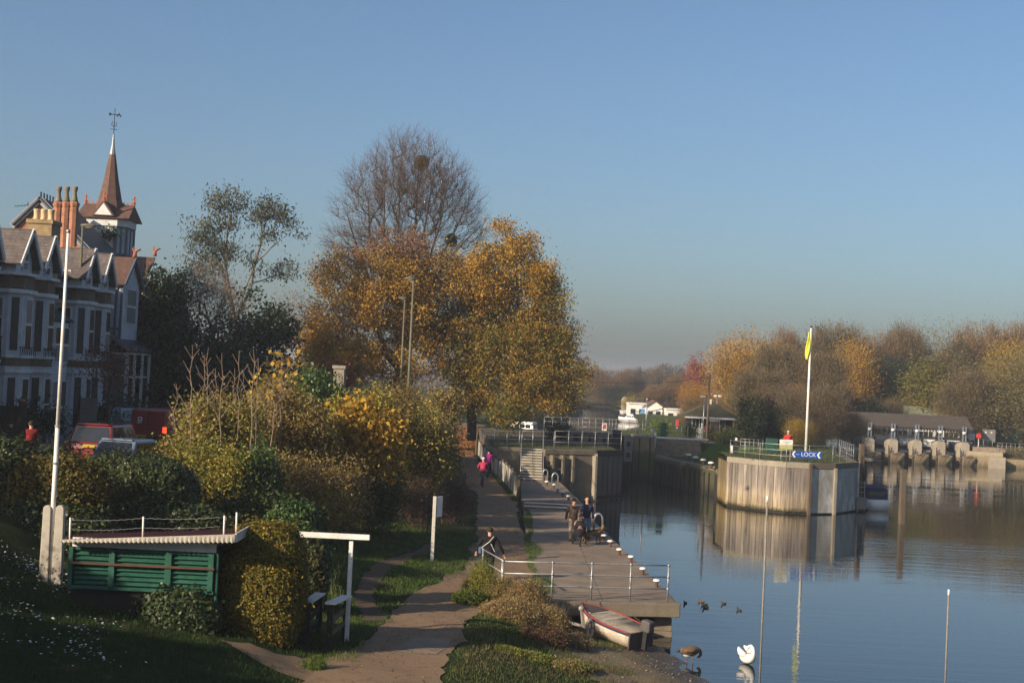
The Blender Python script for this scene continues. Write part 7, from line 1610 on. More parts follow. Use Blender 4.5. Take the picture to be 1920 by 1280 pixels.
# white gate frame
p = at(650, 1195, 1.38); gf = thing("goal_frame", p, "white wooden post carrying a long white cross beam over the path", "gate frame")
zb = on(655, 1010, p.y).z; MB().box((p.x, p.y, (p.z + zb) / 2 - .1), (.10, .10, zb - p.z + .1)).build("post", m_white, gf, bevel=.008)
a, b = on(533, 1003, p.y), on(693, 1013, p.y); MB().beam((a.x - .4, p.y, zb + .06), (b.x, p.y, zb + .06), .12, .13).build("cross_beam", m_white, gf, bevel=.01); MB().box((b.x + .0, p.y, zb + .05), (.04, .1, .09)).build("beam_end", m_rust, gf)
a = on(536, 1190, p.y); MB().box((a.x - .3, p.y, (1.4 + zb) / 2), (.10, .10, zb - 1.4)).build("post", m_white, gf, bevel=.008)
# low pale capped fences beside it
for k, (x0p, y0p, x1p, y1p, lab) in enumerate(((577, 1127, 601, 1112, "left one of two low dark fences with pale top rails by the gate frame"), (619, 1131, 651, 1117, "right one of two low dark fences with pale top rails, touching the white post"))):
    a, b = on(x0p, y0p, 33.6), on(x1p, y1p, 35.6); o = thing("low_fence", (a.x, 33.6, 1.4), lab, "fence", "low fences by the gate frame")
    MB().beam(a, b, .26, .05).build("top_rail", m_white if k else m_whited, o, bevel=.01)
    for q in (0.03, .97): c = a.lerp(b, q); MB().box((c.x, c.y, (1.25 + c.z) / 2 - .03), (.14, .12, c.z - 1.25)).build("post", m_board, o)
    for zz in (.32, .62): MB().beam((a.x, a.y, 1.4 + zz), (b.x, b.y, 1.4 + zz), .04, .12).build("rail", m_oak if k else m_board, o)
# sign post seen from the side, stone pillar
p = at(810, 1048, 1.3); zt = on(817, 930, p.y).z; o = thing("sign_post", (p.x, p.y, hz(p.x, p.y)), "white square post with a pale sign board seen nearly edge on", "sign"); MB().box((p.x, p.y, (zt + hz(p.x, p.y)) / 2 - .1), (.12, .12, zt - hz(p.x, p.y) + .2)).build("post", m_whited, o, bevel=.01)
MB().box((p.x + .16, p.y + .22, zt - .38), (.40, .05, .72), 1.15).build("board", m_white, o); MB().box((p.x + .13, p.y + .2, zt - .38), (.34, .03, .64), 1.15).build("board_back", m_galv, o)
d = 70.; a, b = on(627, 700, d), on(647, 700, d); zt = on(637, 690, d).z; o = thing("stone_pillar", ((a.x + b.x) / 2, d, 2.7), "pale stone gate pillar with an arched panel and climbing ivy", "pillar")
w = b.x - a.x; cx = (a.x + b.x) / 2; MB().box((cx, d, (2.6 + zt) / 2), (w, .75, zt - 2.6)).build("shaft", m_concl, o, bevel=.01); MB().box((cx, d, zt + .05), (w + .12, .87, .16)).build("cap", m_concl, o, bevel=.02)
m = MB(); pts = [Vector((cx - w * .3, d - .385, zt - 1.3)), Vector((cx - w * .3, d - .385, zt - .42))] + [Vector((cx - w * .3 * math.cos(q), d - .385, zt - .42 + w * .3 * math.sin(q))) for q in np.linspace(.3, math.pi - .3, 6)] + [Vector((cx + w * .3, d - .385, zt - .42)), Vector((cx + w * .3, d - .385, zt - 1.3))]; m.tube(pts, .022, 5); m.build("arched_moulding", m_conc, o)
rg = np.random.default_rng(8); n = 380; P = np.stack([cx + rg.uniform(-w * .55, w * .55, n), np.full(n, d - .41), zt - .75 - 1.7 * rg.random(n) ** .7], 1); v, f_, c_ = leaves(P - np.array([cx, d, 2.7]), rg.uniform(.07, .15, n), pick("dark", n, rg), rg, .6, 0, np.tile([0, -1., 0], (n, 1))); link("ivy", leafmesh("ivy", v, f_, c_), m_ivyleaf, o)
p = on(893, 822, 112); o = thing("timber_gatepost", (p.x, 112, 1.7), "pale timber frame over the path where it climbs to the lock", "gate post"); MB().box((p.x, 112, 2.9), (.14, .14, 2.4)).build("post", m_oak, o); MB().box((p.x + .25, 112, 4.05), (.75, .12, .14)).build("lintel", m_oak, o)
shell("unseen_shade_hedge", (-22.4, 42.0, 6.3), (2.9, 3.2, 2.9), "unseen evergreen hedge added left of the view to cast shade", "hedge", 190, 7000, .17, "dark", 3.7, 4.0, group="unseen hedges added for shade")  # unseen hedge mass added to shade the board fence
shell("unseen_shade_hedge", (-22, 32, 6.6), (2.5, 1.5, 2.7), "unseen evergreen hedge added left of the view to cast shade", "hedge", 191, 8000, .17, "dark", 3.8, 3.0, group="unseen hedges added for shade")  # another unseen mass, added to shade the clipped and yellow hedges
# unseen hedges added left of the view, heights shaped to shade the near lawn
for k, (t0, t1, zt) in enumerate(((.16, .40, 7.3), (.40, .62, 7.35), (.62, .86, 7.4), (.90, 1.12, 8.5), (1.12, 1.36, 8.6))):
    x0, y0, x1, y1 = -9 - 11 * t0, 15 + 8 * t0, -9 - 11 * t1, 15 + 8 * t1; cx, cy = (x0 + x1) / 2, (y0 + y1) / 2; gz = 3.0
    shell("unseen_shade_hedge", (cx, cy, (gz + zt) / 2), (1.75, 1.2, (zt - gz) / 2 + .1), "unseen evergreen hedge added left of the view to cast shade", "hedge", 180 + k, 9000, .16, "dark", gz, 4.0, group="unseen hedges added for shade", ragged=.03)
# ------------------------------------------------------------------ people, animals, boats, small plants
def skin(name, chains, mat, parent, sub=2, root=0, label=None):
    """chains: list of point lists [(x,y,z,r), ...]; chains starting near an existing point are joined to it"""
    V, E_, Rr = [], [], []
    def find(p):
        for i, q in enumerate(V):
            if (Vector(q) - Vector(p[:3])).length < 1e-4: return i
        V.append(tuple(p[:3])); Rr.append(p[3]); return len(V) - 1
    for ch in chains:
        prev = None
        for p in ch:
            i = find(p)
            if prev is not None and i != prev: E_.append((prev, i))
            prev = i
    me = bpy.data.meshes.new(name); me.from_pydata(V, E_, []); o = link(name, me, mat, parent, label)
    o.modifiers.new("skin", 'SKIN').use_smooth_shade = True
    for i, r in enumerate(Rr):
        d = me.skin_vertices[0].data[i]; d.radius = (r, r); d.use_root = (i == root)
    s = o.modifiers.new("sub", 'SUBSURF'); s.levels = s.render_levels = sub; return o
m_skinp = M("skin", (.55, .31, .21), (.48, .26, .17), .55, 9); m_hairb = M("dark_hair", (.02, .015, .012), (.03, .022, .016), .7, 20)
m_eye = M("eye", (.02, .015, .012), rough=.3); m_shoe = M("shoe", (.02, .018, .017), rough=.7); m_lip = M("lip", (.42, .17, .14), rough=.5)
def cloth(name, c): return M("cloth_" + name, c, tuple(x * .72 for x in c), .9, 7, .3, fine=40)
def L3(a, b, t): return tuple(a[i] + (b[i] - a[i]) * t for i in range(len(a)))
def person(loc, rz, label, J, top, legs, hair=None, shoe=None, bald=False, hat=None, scale=1.0, cat="person", group=None, extra=None, longtop=False):
    """J: joints in the figure's own frame (it faces +y): hipL.. footR, shL.. handR; head position"""
    o = thing("person", loc, label, cat, group, rz); o.scale = (scale,) * 3; sk = m_skinp
    pel, chest, neck, head = J["pelvis"], J["chest"], J["neck"], J["head"]
    fw = Vector(J.get("face", (0, 1, 0))).normalized(); hd = Vector(head)
    ch = [[(*pel, .105), (*L3(pel, chest, .5), .10), (*chest, .12), (*neck, .055), (*(hd - Vector((0, 0, .07))), .07), (*hd, .092), (*(hd + Vector((0, 0, .085))), .07)]]
    for s in "LR":
        ch.append([(*pel, .105), (*J["hip" + s], .095), (*L3(J["hip" + s], J["knee" + s], .5), .082), (*J["knee" + s], .06), (*L3(J["knee" + s], J["foot" + s], .35), .058), (*J["foot" + s], .04)])
        sh, el, ha = J["sh" + s], J["el" + s], J["ha" + s]
        ch.append([(*chest, .12), (*sh, .055), (*L3(sh, el, .5), .048), (*el, .04), (*L3(el, ha, .5), .036), (*ha, .026)])
        d = (Vector(ha) - Vector(el)).normalized(); u = d.cross(Vector((0, 0, 1))) if abs(d.z) < .9 else d.cross(Vector((0, 1, 0))); u.normalize(); v = d.cross(u)
        pm = Vector(ha) + d * .05; ch.append([(*ha, .026), (*pm, .026)])
        for k, (off, ln) in enumerate(((-.028, .062), (-.010, .072), (.009, .068), (.026, .054))):       # four fingers, slightly curled
            a = pm + u * off + d * .025; b = a + d * ln * .55 + v * .006; c = b + d * ln * .35 + v * .026; ch.append([(*pm, .026), (*a, .010), (*b, .009), (*c, .008)])
        a = Vector(ha) + d * .03 + u * -.034; b = a + d * .028 - u * .018 + v * .012; ch.append([(*pm, .026), (*a, .011), (*b, .009)])
    body = skin("body", ch, sk, o)
    # clothes follow the same joints, a little larger
    def lim(a, b, c, ra, rb, rc, n=2): return [(*a, ra), (*L3(a, b, .5), (ra + rb) / 2), (*b, rb), (*L3(b, c, .5), (rb + rc) / 2), (*c, rc)]
    tz = Vector(pel) + Vector((0, 0, -.16 if longtop else -.10)); tc = [[(*tz, .20 if longtop else .17), (*L3(pel, chest, .4), .19), (*L3(pel, chest, .75), .19), (*chest, .195), (*L3(chest, neck, .7), .10), (*L3(chest, neck, .95), .07)]]
    for s in "LR": tc.append([(*chest, .195)] + lim(J["sh" + s], J["el" + s], L3(J["el" + s], J["ha" + s], .9), .082, .064, .05))
    skin("jacket", tc, top, o, root=0)
    lc = []
    for s in "LR": lc.append([(*(Vector(pel) + Vector((0, 0, .06))), .14), (*J["hip" + s], .115)] + lim(J["hip" + s], J["knee" + s], L3(J["knee" + s], J["foot" + s], .95), .115, .082, .066)[1:])
    skin("trousers", lc, legs, o, root=0)
    for s in "LR":
        f = Vector(J["foot" + s]); t = Vector(J.get("toe" + s, (f.x, f.y + .15, max(.03, f.z - .06)))); skin("shoe", [[(f.x, f.y - .03, f.z - .02, .048), (*L3(f, t, .5)[:2], (f.z + t.z) / 2 - .01, .045), (*t, .035)]], shoe or m_shoe, o, 1)
    sd = fw.cross(Vector((0, 0, 1))).normalized()
    for s in (-1, 1):
        p = hd + fw * .082 + sd * s * .033 + Vector((0, 0, .012)); m = LB(); m.ell(p, (.012, .012, .009), 8, 6); m.build("eye", m_eye, o)
        p = hd + sd * s * .092; m = LB(); m.ell(p, (.014, .022, .03), 8, 6); m.build("ear", sk, o, True)
    m = LB(); m.add([hd + fw * .085 + Vector((0, 0, .02)), hd + fw * .115 + Vector((0, 0, -.018)), hd + fw * .085 + sd * .018 + Vector((0, 0, -.022)), hd + fw * .085 - sd * .018 + Vector((0, 0, -.022))], [(0, 2, 1), (0, 1, 3), (1, 2, 3)]); m.build("nose", sk, o)
    m = LB(); m.ell(hd + fw * .08 + Vector((0, 0, -.05)), (.024, .012, .007), 8, 5); m.build("mouth", m_lip, o)
    if not bald:
        m = LB(); c = hd + Vector((0, 0, .045)) - fw * .018; m.ell(c, (.108, .112, .095), 14, 9); m.build("hair" if hat is None else "hat", hat or hair or m_hairb, o, True)
    if extra: extra(o)
    return o
STAND = dict(pelvis=(0, 0, .95), chest=(0, .0, 1.33), neck=(0, .01, 1.5), head=(0, .03, 1.64), hipL=(-.1, 0, .9), hipR=(.1, 0, .9), kneeL=(-.11, .05, .5), kneeR=(.11, .12, .5), footL=(-.11, -.08, .09), footR=(.11, .16, .09),
             shL=(-.19, 0, 1.41), shR=(.19, 0, 1.41), elL=(-.25, -.03, 1.13), elR=(.25, -.03, 1.13), haL=(-.27, .05, .87), haR=(.27, .05, .87))
def pose(**k): d = dict(STAND); d.update(k); return d
zd = 1.1
# couple with the pushchair: the figures face the camera (-y), so their frames are turned by pi
p = at(1073, 1014, zd)
person((p.x, p.y, zd), math.pi + .1, "man in brown jacket, dark hat and pale trousers pushing the pushchair", pose(haL=(-.16, .42, .98), elL=(-.27, .12, 1.12), haR=(.30, -.02, .84), elR=(.27, -.06, 1.12), head=(0, .06, 1.64), face=(-.25, 1, -.2)),
       cloth("brown", (.085, .055, .042)), cloth("stone", (.33, .25, .19)), hat=cloth("black", (.012, .011, .012)), scale=1.03, longtop=True,
       extra=lambda o: (skin("scarf", [[(-.10, .13, 1.42, .045), (0, .16, 1.36, .06), (.10, .12, 1.44, .045)]], cloth("black", (.012, .011, .012)), o, 1), LB().box((-.0, .115, 1.655), (.15, .03, .035)).build("sunglasses", m_eye, o)))
p = at(1098, 1013, zd)
person((p.x, p.y + .1, zd), math.pi - .1, "bald man in navy jumper and blue jeans beside the pushchair", pose(haR=(.16, .34, 1.0), elR=(.27, .05, 1.12), haL=(-.28, .06, .86), head=(0, .03, 1.66), face=(-.2, 1, 0)),
       cloth("navy", (.022, .026, .075)), cloth("denim", (.12, .19, .27)), bald=True, scale=1.05)
p = at(1085.5, 1019, zd); m_pblk = cloth("pram_black", (.014, .013, .015)); o = thing("pushchair", (p.x, p.y - .35, zd), "three wheeled pushchair with a black hood and pink brown blanket", "pushchair", None, math.pi)
for x, y, r in ((0, .52, .15), (-.27, -.32, .17), (.27, -.32, .17)):
    m = LB(); a = [Vector((x, y + r * math.cos(t), r + r * .0 + r * math.sin(t))) for t in np.linspace(0, 2 * math.pi, 17)]; m.tube(a, .028, 6); w = m.build("wheel", m_tyre, o, True)
    m = LB(); m.cyl((x - .03, y, r), (x + .03, y, r), .035, n=8)
    for t in range(6): m.cyl((x, y, r), (x, y + r * math.cos(t), r + r * math.sin(t)), .006, n=4)
    m.build("hub", m_galv, w)
m = LB(); m.tube([Vector((0, .52, .15)), Vector((-.10, .2, .42)), Vector((-.25, -.2, .62)), Vector((-.25, -.62, 1.0)), Vector((.25, -.62, 1.0)), Vector((.25, -.2, .62)), Vector((.10, .2, .42)), Vector((0, .52, .15))], .017, 7)
for s in (-1, 1): m.tube([Vector((s * .27, -.32, .17)), Vector((s * .25, -.1, .55))], .015, 6)
m.build("frame", m_iron, o, True)
m = LB(); rs = []
for k in range(7):
    t = k / 6; y = .42 - .75 * t; w = .13 + .1 * math.sin(t * math.pi) + .03; z0 = .36 + .12 * t; rs.append([(w * math.cos(a), y, z0 + .16 + .16 * math.sin(a)) for a in np.linspace(0, 2 * math.pi, 10, endpoint=False)])
m.rings(rs); m.build("seat", m_pblk, o, True)
m = LB(); rs = []
for k in range(7):
    a0 = math.radians(8 + 25 * k); rs.append([(.24 * math.cos(b), -.18 - .34 * math.cos(a0) * .9, .62 + .36 * math.sin(a0) * math.sin(b) * 1.0 + .02) for b in np.linspace(0, math.pi, 9)])
m.rings(rs, False); h = m.build("hood", m_pblk, o, True); sd_ = h.modifiers.new("thick", 'SOLIDIFY'); sd_.thickness = .012
skin("blanket", [[(-.14, .26, .60, .06), (0, .30, .62, .10), (.14, .26, .6, .06)], [(0, .30, .62, .10), (0, .1, .70, .11), (0, -.06, .76, .09)]], cloth("pink_brown", (.30, .14, .11)), o, 2)
m = LB(); m.ell((0, -.1, .80), (.075, .075, .085), 12, 8); m.build("baby_head", m_skinp, o, True); m = LB(); m.ell((0, -.115, .83), (.08, .08, .07), 12, 8); m.build("baby_hat", cloth("cream", (.5, .4, .33)), o, True)
# dog: alsatian, three quarter view, head to the right
p = at(1113, 1019, zd); dg = thing("dog", (p.x, p.y, zd), "black and tan alsatian type dog standing right of the jeans", "dog", None, -1.1); dg.scale = (.9,) * 3
m_dogb = M("dog_black", (.020, .016, .013), (.035, .026, .018), .8, 18); m_dogt = M("dog_tan", (.22, .125, .055), (.16, .09, .04), .8, 16)
skin("body", [[(0, -.36, .50, .10), (0, -.15, .53, .115), (0, .12, .52, .135), (0, .28, .56, .115), (0, .40, .66, .08), (0, .50, .74, .078), (0, .60, .71, .05), (0, .68, .69, .032)], [(0, -.36, .50, .10), (0, -.48, .44, .045), (0, -.58, .30, .04), (0, -.62, .16, .025)],
              [(0, .50, .74, .078), (-.045, .47, .83, .028), (-.05, .47, .90, .008)], [(0, .50, .74, .078), (.045, .47, .83, .028), (.05, .47, .90, .008)],
              [(0, .12, .52, .135), (-.09, .22, .38, .06), (-.09, .20, .22, .035), (-.09, .22, .05, .028), (-.09, .27, .025, .026)], [(0, .12, .52, .135), (.09, .26, .38, .06), (.09, .28, .22, .035), (.09, .27, .05, .028), (.09, .32, .025, .026)],
              [(0, -.36, .50, .10), (-.09, -.34, .36, .075), (-.09, -.28, .28, .05), (-.09, -.43, .18, .032), (-.09, -.40, .05, .026), (-.09, -.34, .025, .026)], [(0, -.36, .50, .10), (.09, -.30, .36, .075), (.09, -.22, .28, .05), (.09, -.36, .18, .032), (.09, -.33, .05, .026), (.09, -.27, .025, .026)]], m_dogt, dg, 2)
skin("saddle_coat", [[(0, -.36, .535, .085), (0, -.12, .565, .10), (0, .14, .565, .115), (0, .3, .62, .095), (0, .41, .71, .06)]], m_dogb, dg, 2); skin("muzzle", [[(0, .60, .715, .045), (0, .685, .695, .032)]], m_dogb, dg, 1)

# cyclists seen from behind
m_bike = Mpaint("bicycle_grey", (.25, .25, .26), .35, .5)
def bicycle(loc, rz, label, paint, s=1.0):
    o = thing("bicycle", loc, label, "bicycle", None, rz); o.scale = (s,) * 3
    for y in (-.5, .52):
        m = LB(); m.tube([Vector((0, y + .33 * math.cos(t), .34 + .33 * math.sin(t))) for t in np.linspace(0, 2 * math.pi, 25)], .022, 6); w = m.build("wheel", m_tyre, o, True); m = LB()
        for t in range(12): m.cyl((0, y, .34), (0, y + .32 * math.cos(t * .5236), .34 + .32 * math.sin(t * .5236)), .003, n=4)
        m.cyl((-.04, y, .34), (.04, y, .34), .022, n=8); m.build("spokes", m_galv, w)
    m = LB()
    for a, b in (((0, -.5, .34), (0, -.08, .30)), ((0, -.5, .34), (0, -.2, .82)), ((0, -.08, .30), (0, -.22, .88)), ((0, -.08, .30), (0, .38, .70)), ((0, -.19, .78), (0, .36, .80)), ((0, .34, .86), (0, .40, .66)), ((0, .40, .66), (0, .52, .34))): m.cyl(a, b, .016, n=7)
    m.build("frame", paint, o, True); m = LB(); m.ell((0, -.24, .92), (.08, .13, .04), 12, 7); m.build("saddle", m_trim, o, True)
    m = LB(); m.tube([Vector((-.29, .22, 1.0)), Vector((-.2, .32, 1.0)), Vector((0, .34, .98)), Vector((.2, .32, 1.0)), Vector((.29, .22, 1.0))], .014, 6); m.cyl((0, .34, .98), (0, .35, .84), .015, n=6); m.build("handlebar", m_galv, o, True)
    m = LB(); m.cyl((-.1, -.08, .30), (.1, -.08, .30), .02, n=6); m.box((-.13, -.08, .16), (.09, .07, .02)); m.box((.13, -.08, .44), (.09, .07, .02)); m.cyl((-.085, -.08, .30), (-.085, -.08, .16), .01, n=5); m.cyl((.085, -.08, .3), (.085, -.08, .44), .01, n=5); m.build("pedals", m_iron, o)
    m = LB()
    m.tube([Vector((0, -.5 + .37 * math.cos(t), .34 + .37 * math.sin(t))) for t in np.linspace(.9, 2.8, 10)], .02, 5); m.build("mudguard", m_trim, o); m = LB(); m.box((0, -.86, .5), (.06, .03, .05)); m.build("reflector", m_taild, o); return o
RIDE = pose(pelvis=(0, -.24, 1.02), chest=(0, -.06, 1.36), neck=(0, .0, 1.52), head=(0, .05, 1.66), hipL=(-.1, -.2, .98), hipR=(.1, -.2, .98), kneeL=(-.13, .12, .62), kneeR=(.13, .16, .86), footL=(-.13, -.08, .22), footR=(.13, -.08, .50),
            shL=(-.19, -.03, 1.42), shR=(.19, -.03, 1.42), elL=(-.30, .08, 1.2), elR=(.30, .08, 1.2), haL=(-.29, .20, 1.04), haR=(.29, .20, 1.04))
m_pinkA = cloth("rose_pink", (.52, .045, .115)); m_pinkB = cloth("magenta", (.42, .022, .22)); m_helm = Mpaint("white_helmet", (.6, .6, .6), .4, .3)
p = at(904, 907, 1.68); g = hz(p.x, p.y); x = p.x; bicycle((x, p.y + .8, g + .02), .06, "grey bicycle under the rider in the rose pink jacket", m_bike, .97)
person((x, p.y + .8, g + .02), .06, "nearer cyclist seen from behind in a rose pink jacket and white helmet", RIDE, m_pinkA, cloth("pale_jeans", (.27, .25, .26)), hat=m_helm, scale=.97, longtop=True)
p = at(911, 893, 1.72); g = hz(p.x, p.y); bicycle((p.x + .1, p.y + .8, g + .02), -.05, "dark bicycle under the rider in the magenta jacket", m_iron, 1.0)
person((p.x + .1, p.y + .8, g + .02), -.05, "farther cyclist seen from behind in a magenta jacket and dark helmet", pose(**{**RIDE, "kneeL": (-.13, .16, .86), "kneeR": (.13, .12, .62), "footL": (-.13, -.08, .5), "footR": (.13, -.08, .22)}), m_pinkB, cloth("charcoal", (.03, .03, .035)), hat=cloth("black", (.012, .011, .012)), scale=1.0, longtop=True)
# walker in black, seen from behind
p = at(915, 1082, 1.15); g = hz(p.x, 48.2); blk = cloth("coal", (.008, .008, .010))
def bagx(o):
    LB().box((-.30, -.02, 1.0), (.10, .22, .22)).build("shoulder_bag", cloth("bag_blue", (.10, .15, .30)), o, bevel=.03); LB().tube([Vector((.14, -.17, 1.48)), Vector((0, -.235, 1.3)), Vector((-.26, -.14, 1.08))], .014, 5).build("bag_strap", m_whited, o); LB().tube([Vector((.06, -.23, 1.25)), Vector((.2, -.22, .98))], .012, 5).build("bag_strap", m_whited, o)
person((p.x, 48.2, g), -.05, "walker in black seen from behind carrying a pale blue shoulder bag", pose(haL=(-.42, .02, .92), elL=(-.36, -.06, 1.16), haR=(.50, .06, .86), elR=(.38, -.04, 1.12), kneeL=(-.1, .15, .5), footL=(-.1, .2, .09), kneeR=(.1, .02, .5), footR=(.1, -.2, .1)), blk, blk, scale=1.0, longtop=True, extra=bagx)
# people far off
p = on(1325, 826, 134); person((p.x, 134, HI(np.array([p.x]), np.array([134.]))[0]), math.pi + .2, "person in a bright pink red top standing before the lodge", pose(haL=(-.2, .2, 1.0), haR=(.2, .2, 1.0)), cloth("cerise", (.50, .03, .07)), cloth("black", (.012, .011, .012)), scale=.95)
o = thing("totem_sign", (p.x + .75, 134.5, 2.75), "brown wooden notice stand right beside the person in pink red", "sign"); MB().box((p.x + .75, 134.6, 3.7), (.75, .2, 2.0)).build("panel", m_oak, o, bevel=.02); MB().box((p.x + .75, 134.6, 4.75), (.9, .3, .12)).build("cap", m_whited, o)
p = on(1478, 818, 104); person((p.x, 104, 3.2), math.pi, "person in red with pale hair behind the white notice board", STAND, cloth("scarlet", (.55, .04, .035)), cloth("charcoal", (.03, .03, .035)), hair=M("white_hair", (.5, .5, .48), rough=.8), scale=1.02)
p = on(59, 795, 52); person((p.x, 52, 3.75), .4, "person in a dark red coat beside the gate post at the far left", pose(haL=(-.2, .2, 1.0)), cloth("dark_red", (.26, .02, .02)), cloth("charcoal", (.03, .03, .035)), scale=1.0, longtop=True)

# birds
m_goose = M("goose_brown", (.17, .105, .06), (.11, .07, .042), .85, 12, .3, fine=40); m_swan = M("swan_white", (.80, .78, .74), (.72, .70, .66), .8, 8, .2); m_bill = M("orange_bill", (.50, .16, .04), rough=.5); m_duckd = M("duck_dark", (.03, .026, .022), (.055, .045, .035), .8, 14); m_duckg = M("duck_head", (.012, .03, .016), (.02, .02, .016), .5, 10)
p = at(1292, 1242, 0); o = thing("goose", (p.x, p.y, .0), "brown goose standing in the shallows with its head tucked down", "goose", None, -1.2); o.location.z = -.09
skin("body", [[(0, -.34, .44, .035), (0, -.22, .43, .10), (0, 0, .42, .165), (0, .18, .44, .145), (0, .29, .46, .085), (0, .37, .38, .055), (0, .36, .29, .048), (0, .31, .25, .045), (0, .25, .24, .022)]], m_goose, o, 2)
skin("white_underside", [[(0, -.20, .36, .07), (0, -.06, .31, .085), (0, .04, .31, .07)]], M("goose_white", (.62, .57, .5), (.5, .45, .38), .85, 8), o, 2); skin("tail", [[(0, -.30, .44, .05), (0, -.42, .43, .02)]], m_duckd, o, 1)
skin("wing", [[(-.11, -.22, .46, .05), (-.135, .0, .47, .085), (-.11, .15, .48, .06)]], m_goose, o, 2); skin("wing", [[(.11, -.22, .46, .05), (.135, .0, .47, .085), (.11, .15, .48, .06)]], m_goose, o, 2)
for s in (-.06, .06): MB_ = LB(); MB_.cyl((s, .02 + s, .30), (s, .03 + s, -.04), .014, n=6); MB_.build("leg", M("goose_leg", (.16, .09, .05), rough=.7), o)
p = at(1400, 1243, 0); o = thing("swan", (p.x, p.y, .02), "white swan preening with its neck bent back over its wing", "swan", None, math.pi + .35); o.scale = (.85,) * 3
skin("body", [[(0, -.40, .22, .07), (0, -.25, .18, .17), (0, 0, .16, .22), (0, .25, .18, .19), (0, .38, .26, .12), (0, .44, .42, .075), (.02, .42, .56, .062), (.05, .33, .64, .06), (.09, .24, .60, .058), (.12, .20, .50, .055), (.13, .18, .42, .045)]], m_swan, o, 2)
skin("wing", [[(-.16, .18, .30, .08), (-.19, -.05, .36, .13), (-.14, -.30, .44, .08), (-.1, -.42, .50, .03)]], m_swan, o, 2); skin("wing", [[(.16, .18, .28, .08), (.19, -.05, .32, .13), (.14, -.30, .40, .08), (.1, -.42, .46, .03)]], m_swan, o, 2); skin("bill", [[(.13, .18, .43, .03), (.135, .16, .34, .018)]], m_bill, o, 1)
for i, (px, py, a, md, lab) in enumerate(((1285, 1131, 2.6, m_duckd, "dark duck nearest the landing stage corner"), (1315, 1128, 1.2, m_goose, "brown duck at the back left of the huddled pair"), (1321, 1134, 1.4, m_duckg, "dark duck at the front of the huddled pair"), (1323, 1140, 1.9, m_duckd, "lowest dark duck just below the huddled pair"), (1357, 1132, 2.2, m_goose, "brown duck swimming between the pair and the last duck"), (1386, 1144, .6, m_duckd, "dark duck swimming nearest the tall slim pole"))):
    p = at(px, py, 0); o = thing("duck", (p.x, p.y, -.025), lab, "duck", "ducks on the river", a); o.scale = (.62,) * 3
    skin("body", [[(0, -.22, .12, .02), (0, -.12, .08, .07), (0, .02, .06, .09), (0, .12, .08, .07), (0, .16, .16, .04), (0, .18, .22, .046), (0, .235, .215, .018)]], md, o, 2); skin("head", [[(0, .165, .19, .043), (0, .185, .225, .049)]], m_duckg, o, 1); skin("bill", [[(0, .23, .215, .018), (0, .275, .205, .012)]], m_bill, o, 1)

# dinghy on its launching trailer
m_hullw = M("worn_hull", (.62, .56, .46), (.46, .38, .29), .8, 1.6, .2, c3=(.55, .49, .40), fine=12); m_cream_i = M("cream_inside", (.72, .62, .47), (.62, .53, .40), .6, 2); m_redgun = M("red_gunwale", (.27, .045, .035), (.2, .04, .03), .6, 4); m_blue2 = M("boat_blue", (.025, .045, .13), (.02, .035, .1), .6, 4); m_deckd = M("boat_deck", (.085, .07, .062), (.055, .045, .04), .8, 4)
bow, ste = Vector((2.5, 43.85, 1.02)), Vector((4.15, 42.05, .70)); L = (bow - ste).length; fwd = (bow - ste).normalized()
bo = thing("dinghy", (bow + ste) / 2, "small worn dinghy with a cream inside and red gunwale, drawn up on a trailer", "boat")
side = fwd.cross(Vector((0, 0, 1))).normalized(); upv = side.cross(fwd); rollq = Matrix.Rotation(math.radians(-2), 3, fwd); side = rollq @ side; upv = rollq @ upv; org = (bow + ste) / 2
mat3 = Matrix((side, fwd, upv)).transposed(); mw = mat3.to_4x4(); mw.translation = org; bo.matrix_world = mw
B, Hh = 1.2, .55; rs = [[(x, y, z - Hh) for x, y, z in r] for r in hull_mesh(L, B, Hh, .16, .86, 14, .72)]
m = LB(); m.rings(rs, False); m.f.append(tuple(range(6, -1, -1))); m.build("hull", m_hullw, bo, True)
m = LB(); inn = [[(x * .93, y, max(z, -Hh + .10) + (0.0)) for x, y, z in r] for r in rs]; m.rings(inn, False); m.f = [tuple(reversed(f)) for f in m.f]; m.build("inside", m_cream_i, bo)
for k in (0, 6):
    LB().tube([Vector(r[k]) for r in rs], .032, 7).build("gunwale", m_redgun, bo, True)
    m = LB(); q = [Vector(r[k]) * 1 for r in rs]; e = 1.012
    n0 = len(q); m.add([(v.x * e, v.y, v.z - .03) for v in q] + [(v.x * e * .995, v.y, v.z - .085) for v in q], [(i, i + 1, i + 1 + n0, i + n0) for i in range(n0 - 1)]); b = m.build("top_strake", m_blue2, bo); sd_ = b.modifiers.new("thick", 'SOLIDIFY'); sd_.thickness = .01
m = LB(); fd = [r for r in rs if r[0][1] > L * .17]; m.add([(r[0][0], r[0][1], r[0][2] + .015) for r in fd] + [(r[6][0], r[6][1], r[6][2] + .015) for r in fd], [(i, i + 1, i + 1 + len(fd), i + len(fd)) for i in range(len(fd) - 1)]); b = m.build("foredeck", m_deckd, bo); sd_ = b.modifiers.new("thick", 'SOLIDIFY'); sd_.thickness = .02
LB().box((0, L * .16, -.06), (1.1, .08, .24)).build("deck_beam", m_blue2, bo, bevel=.01); LB().box((0, -L * .12, -.12), (1.14, .24, .035)).build("thwart", m_deckd, bo, bevel=.008); LB().box((0, -L * .40, -.12), (1.1, .3, .035)).build("thwart", m_cream_i, bo, bevel=.008)
t = text("registration", "YTS", .12, (0, 0, 0), (0, 0, 0), m_white, bo, .003); t.location = (-.42, L * .24, .10); t.rotation_euler = (0, 0, -1.15)
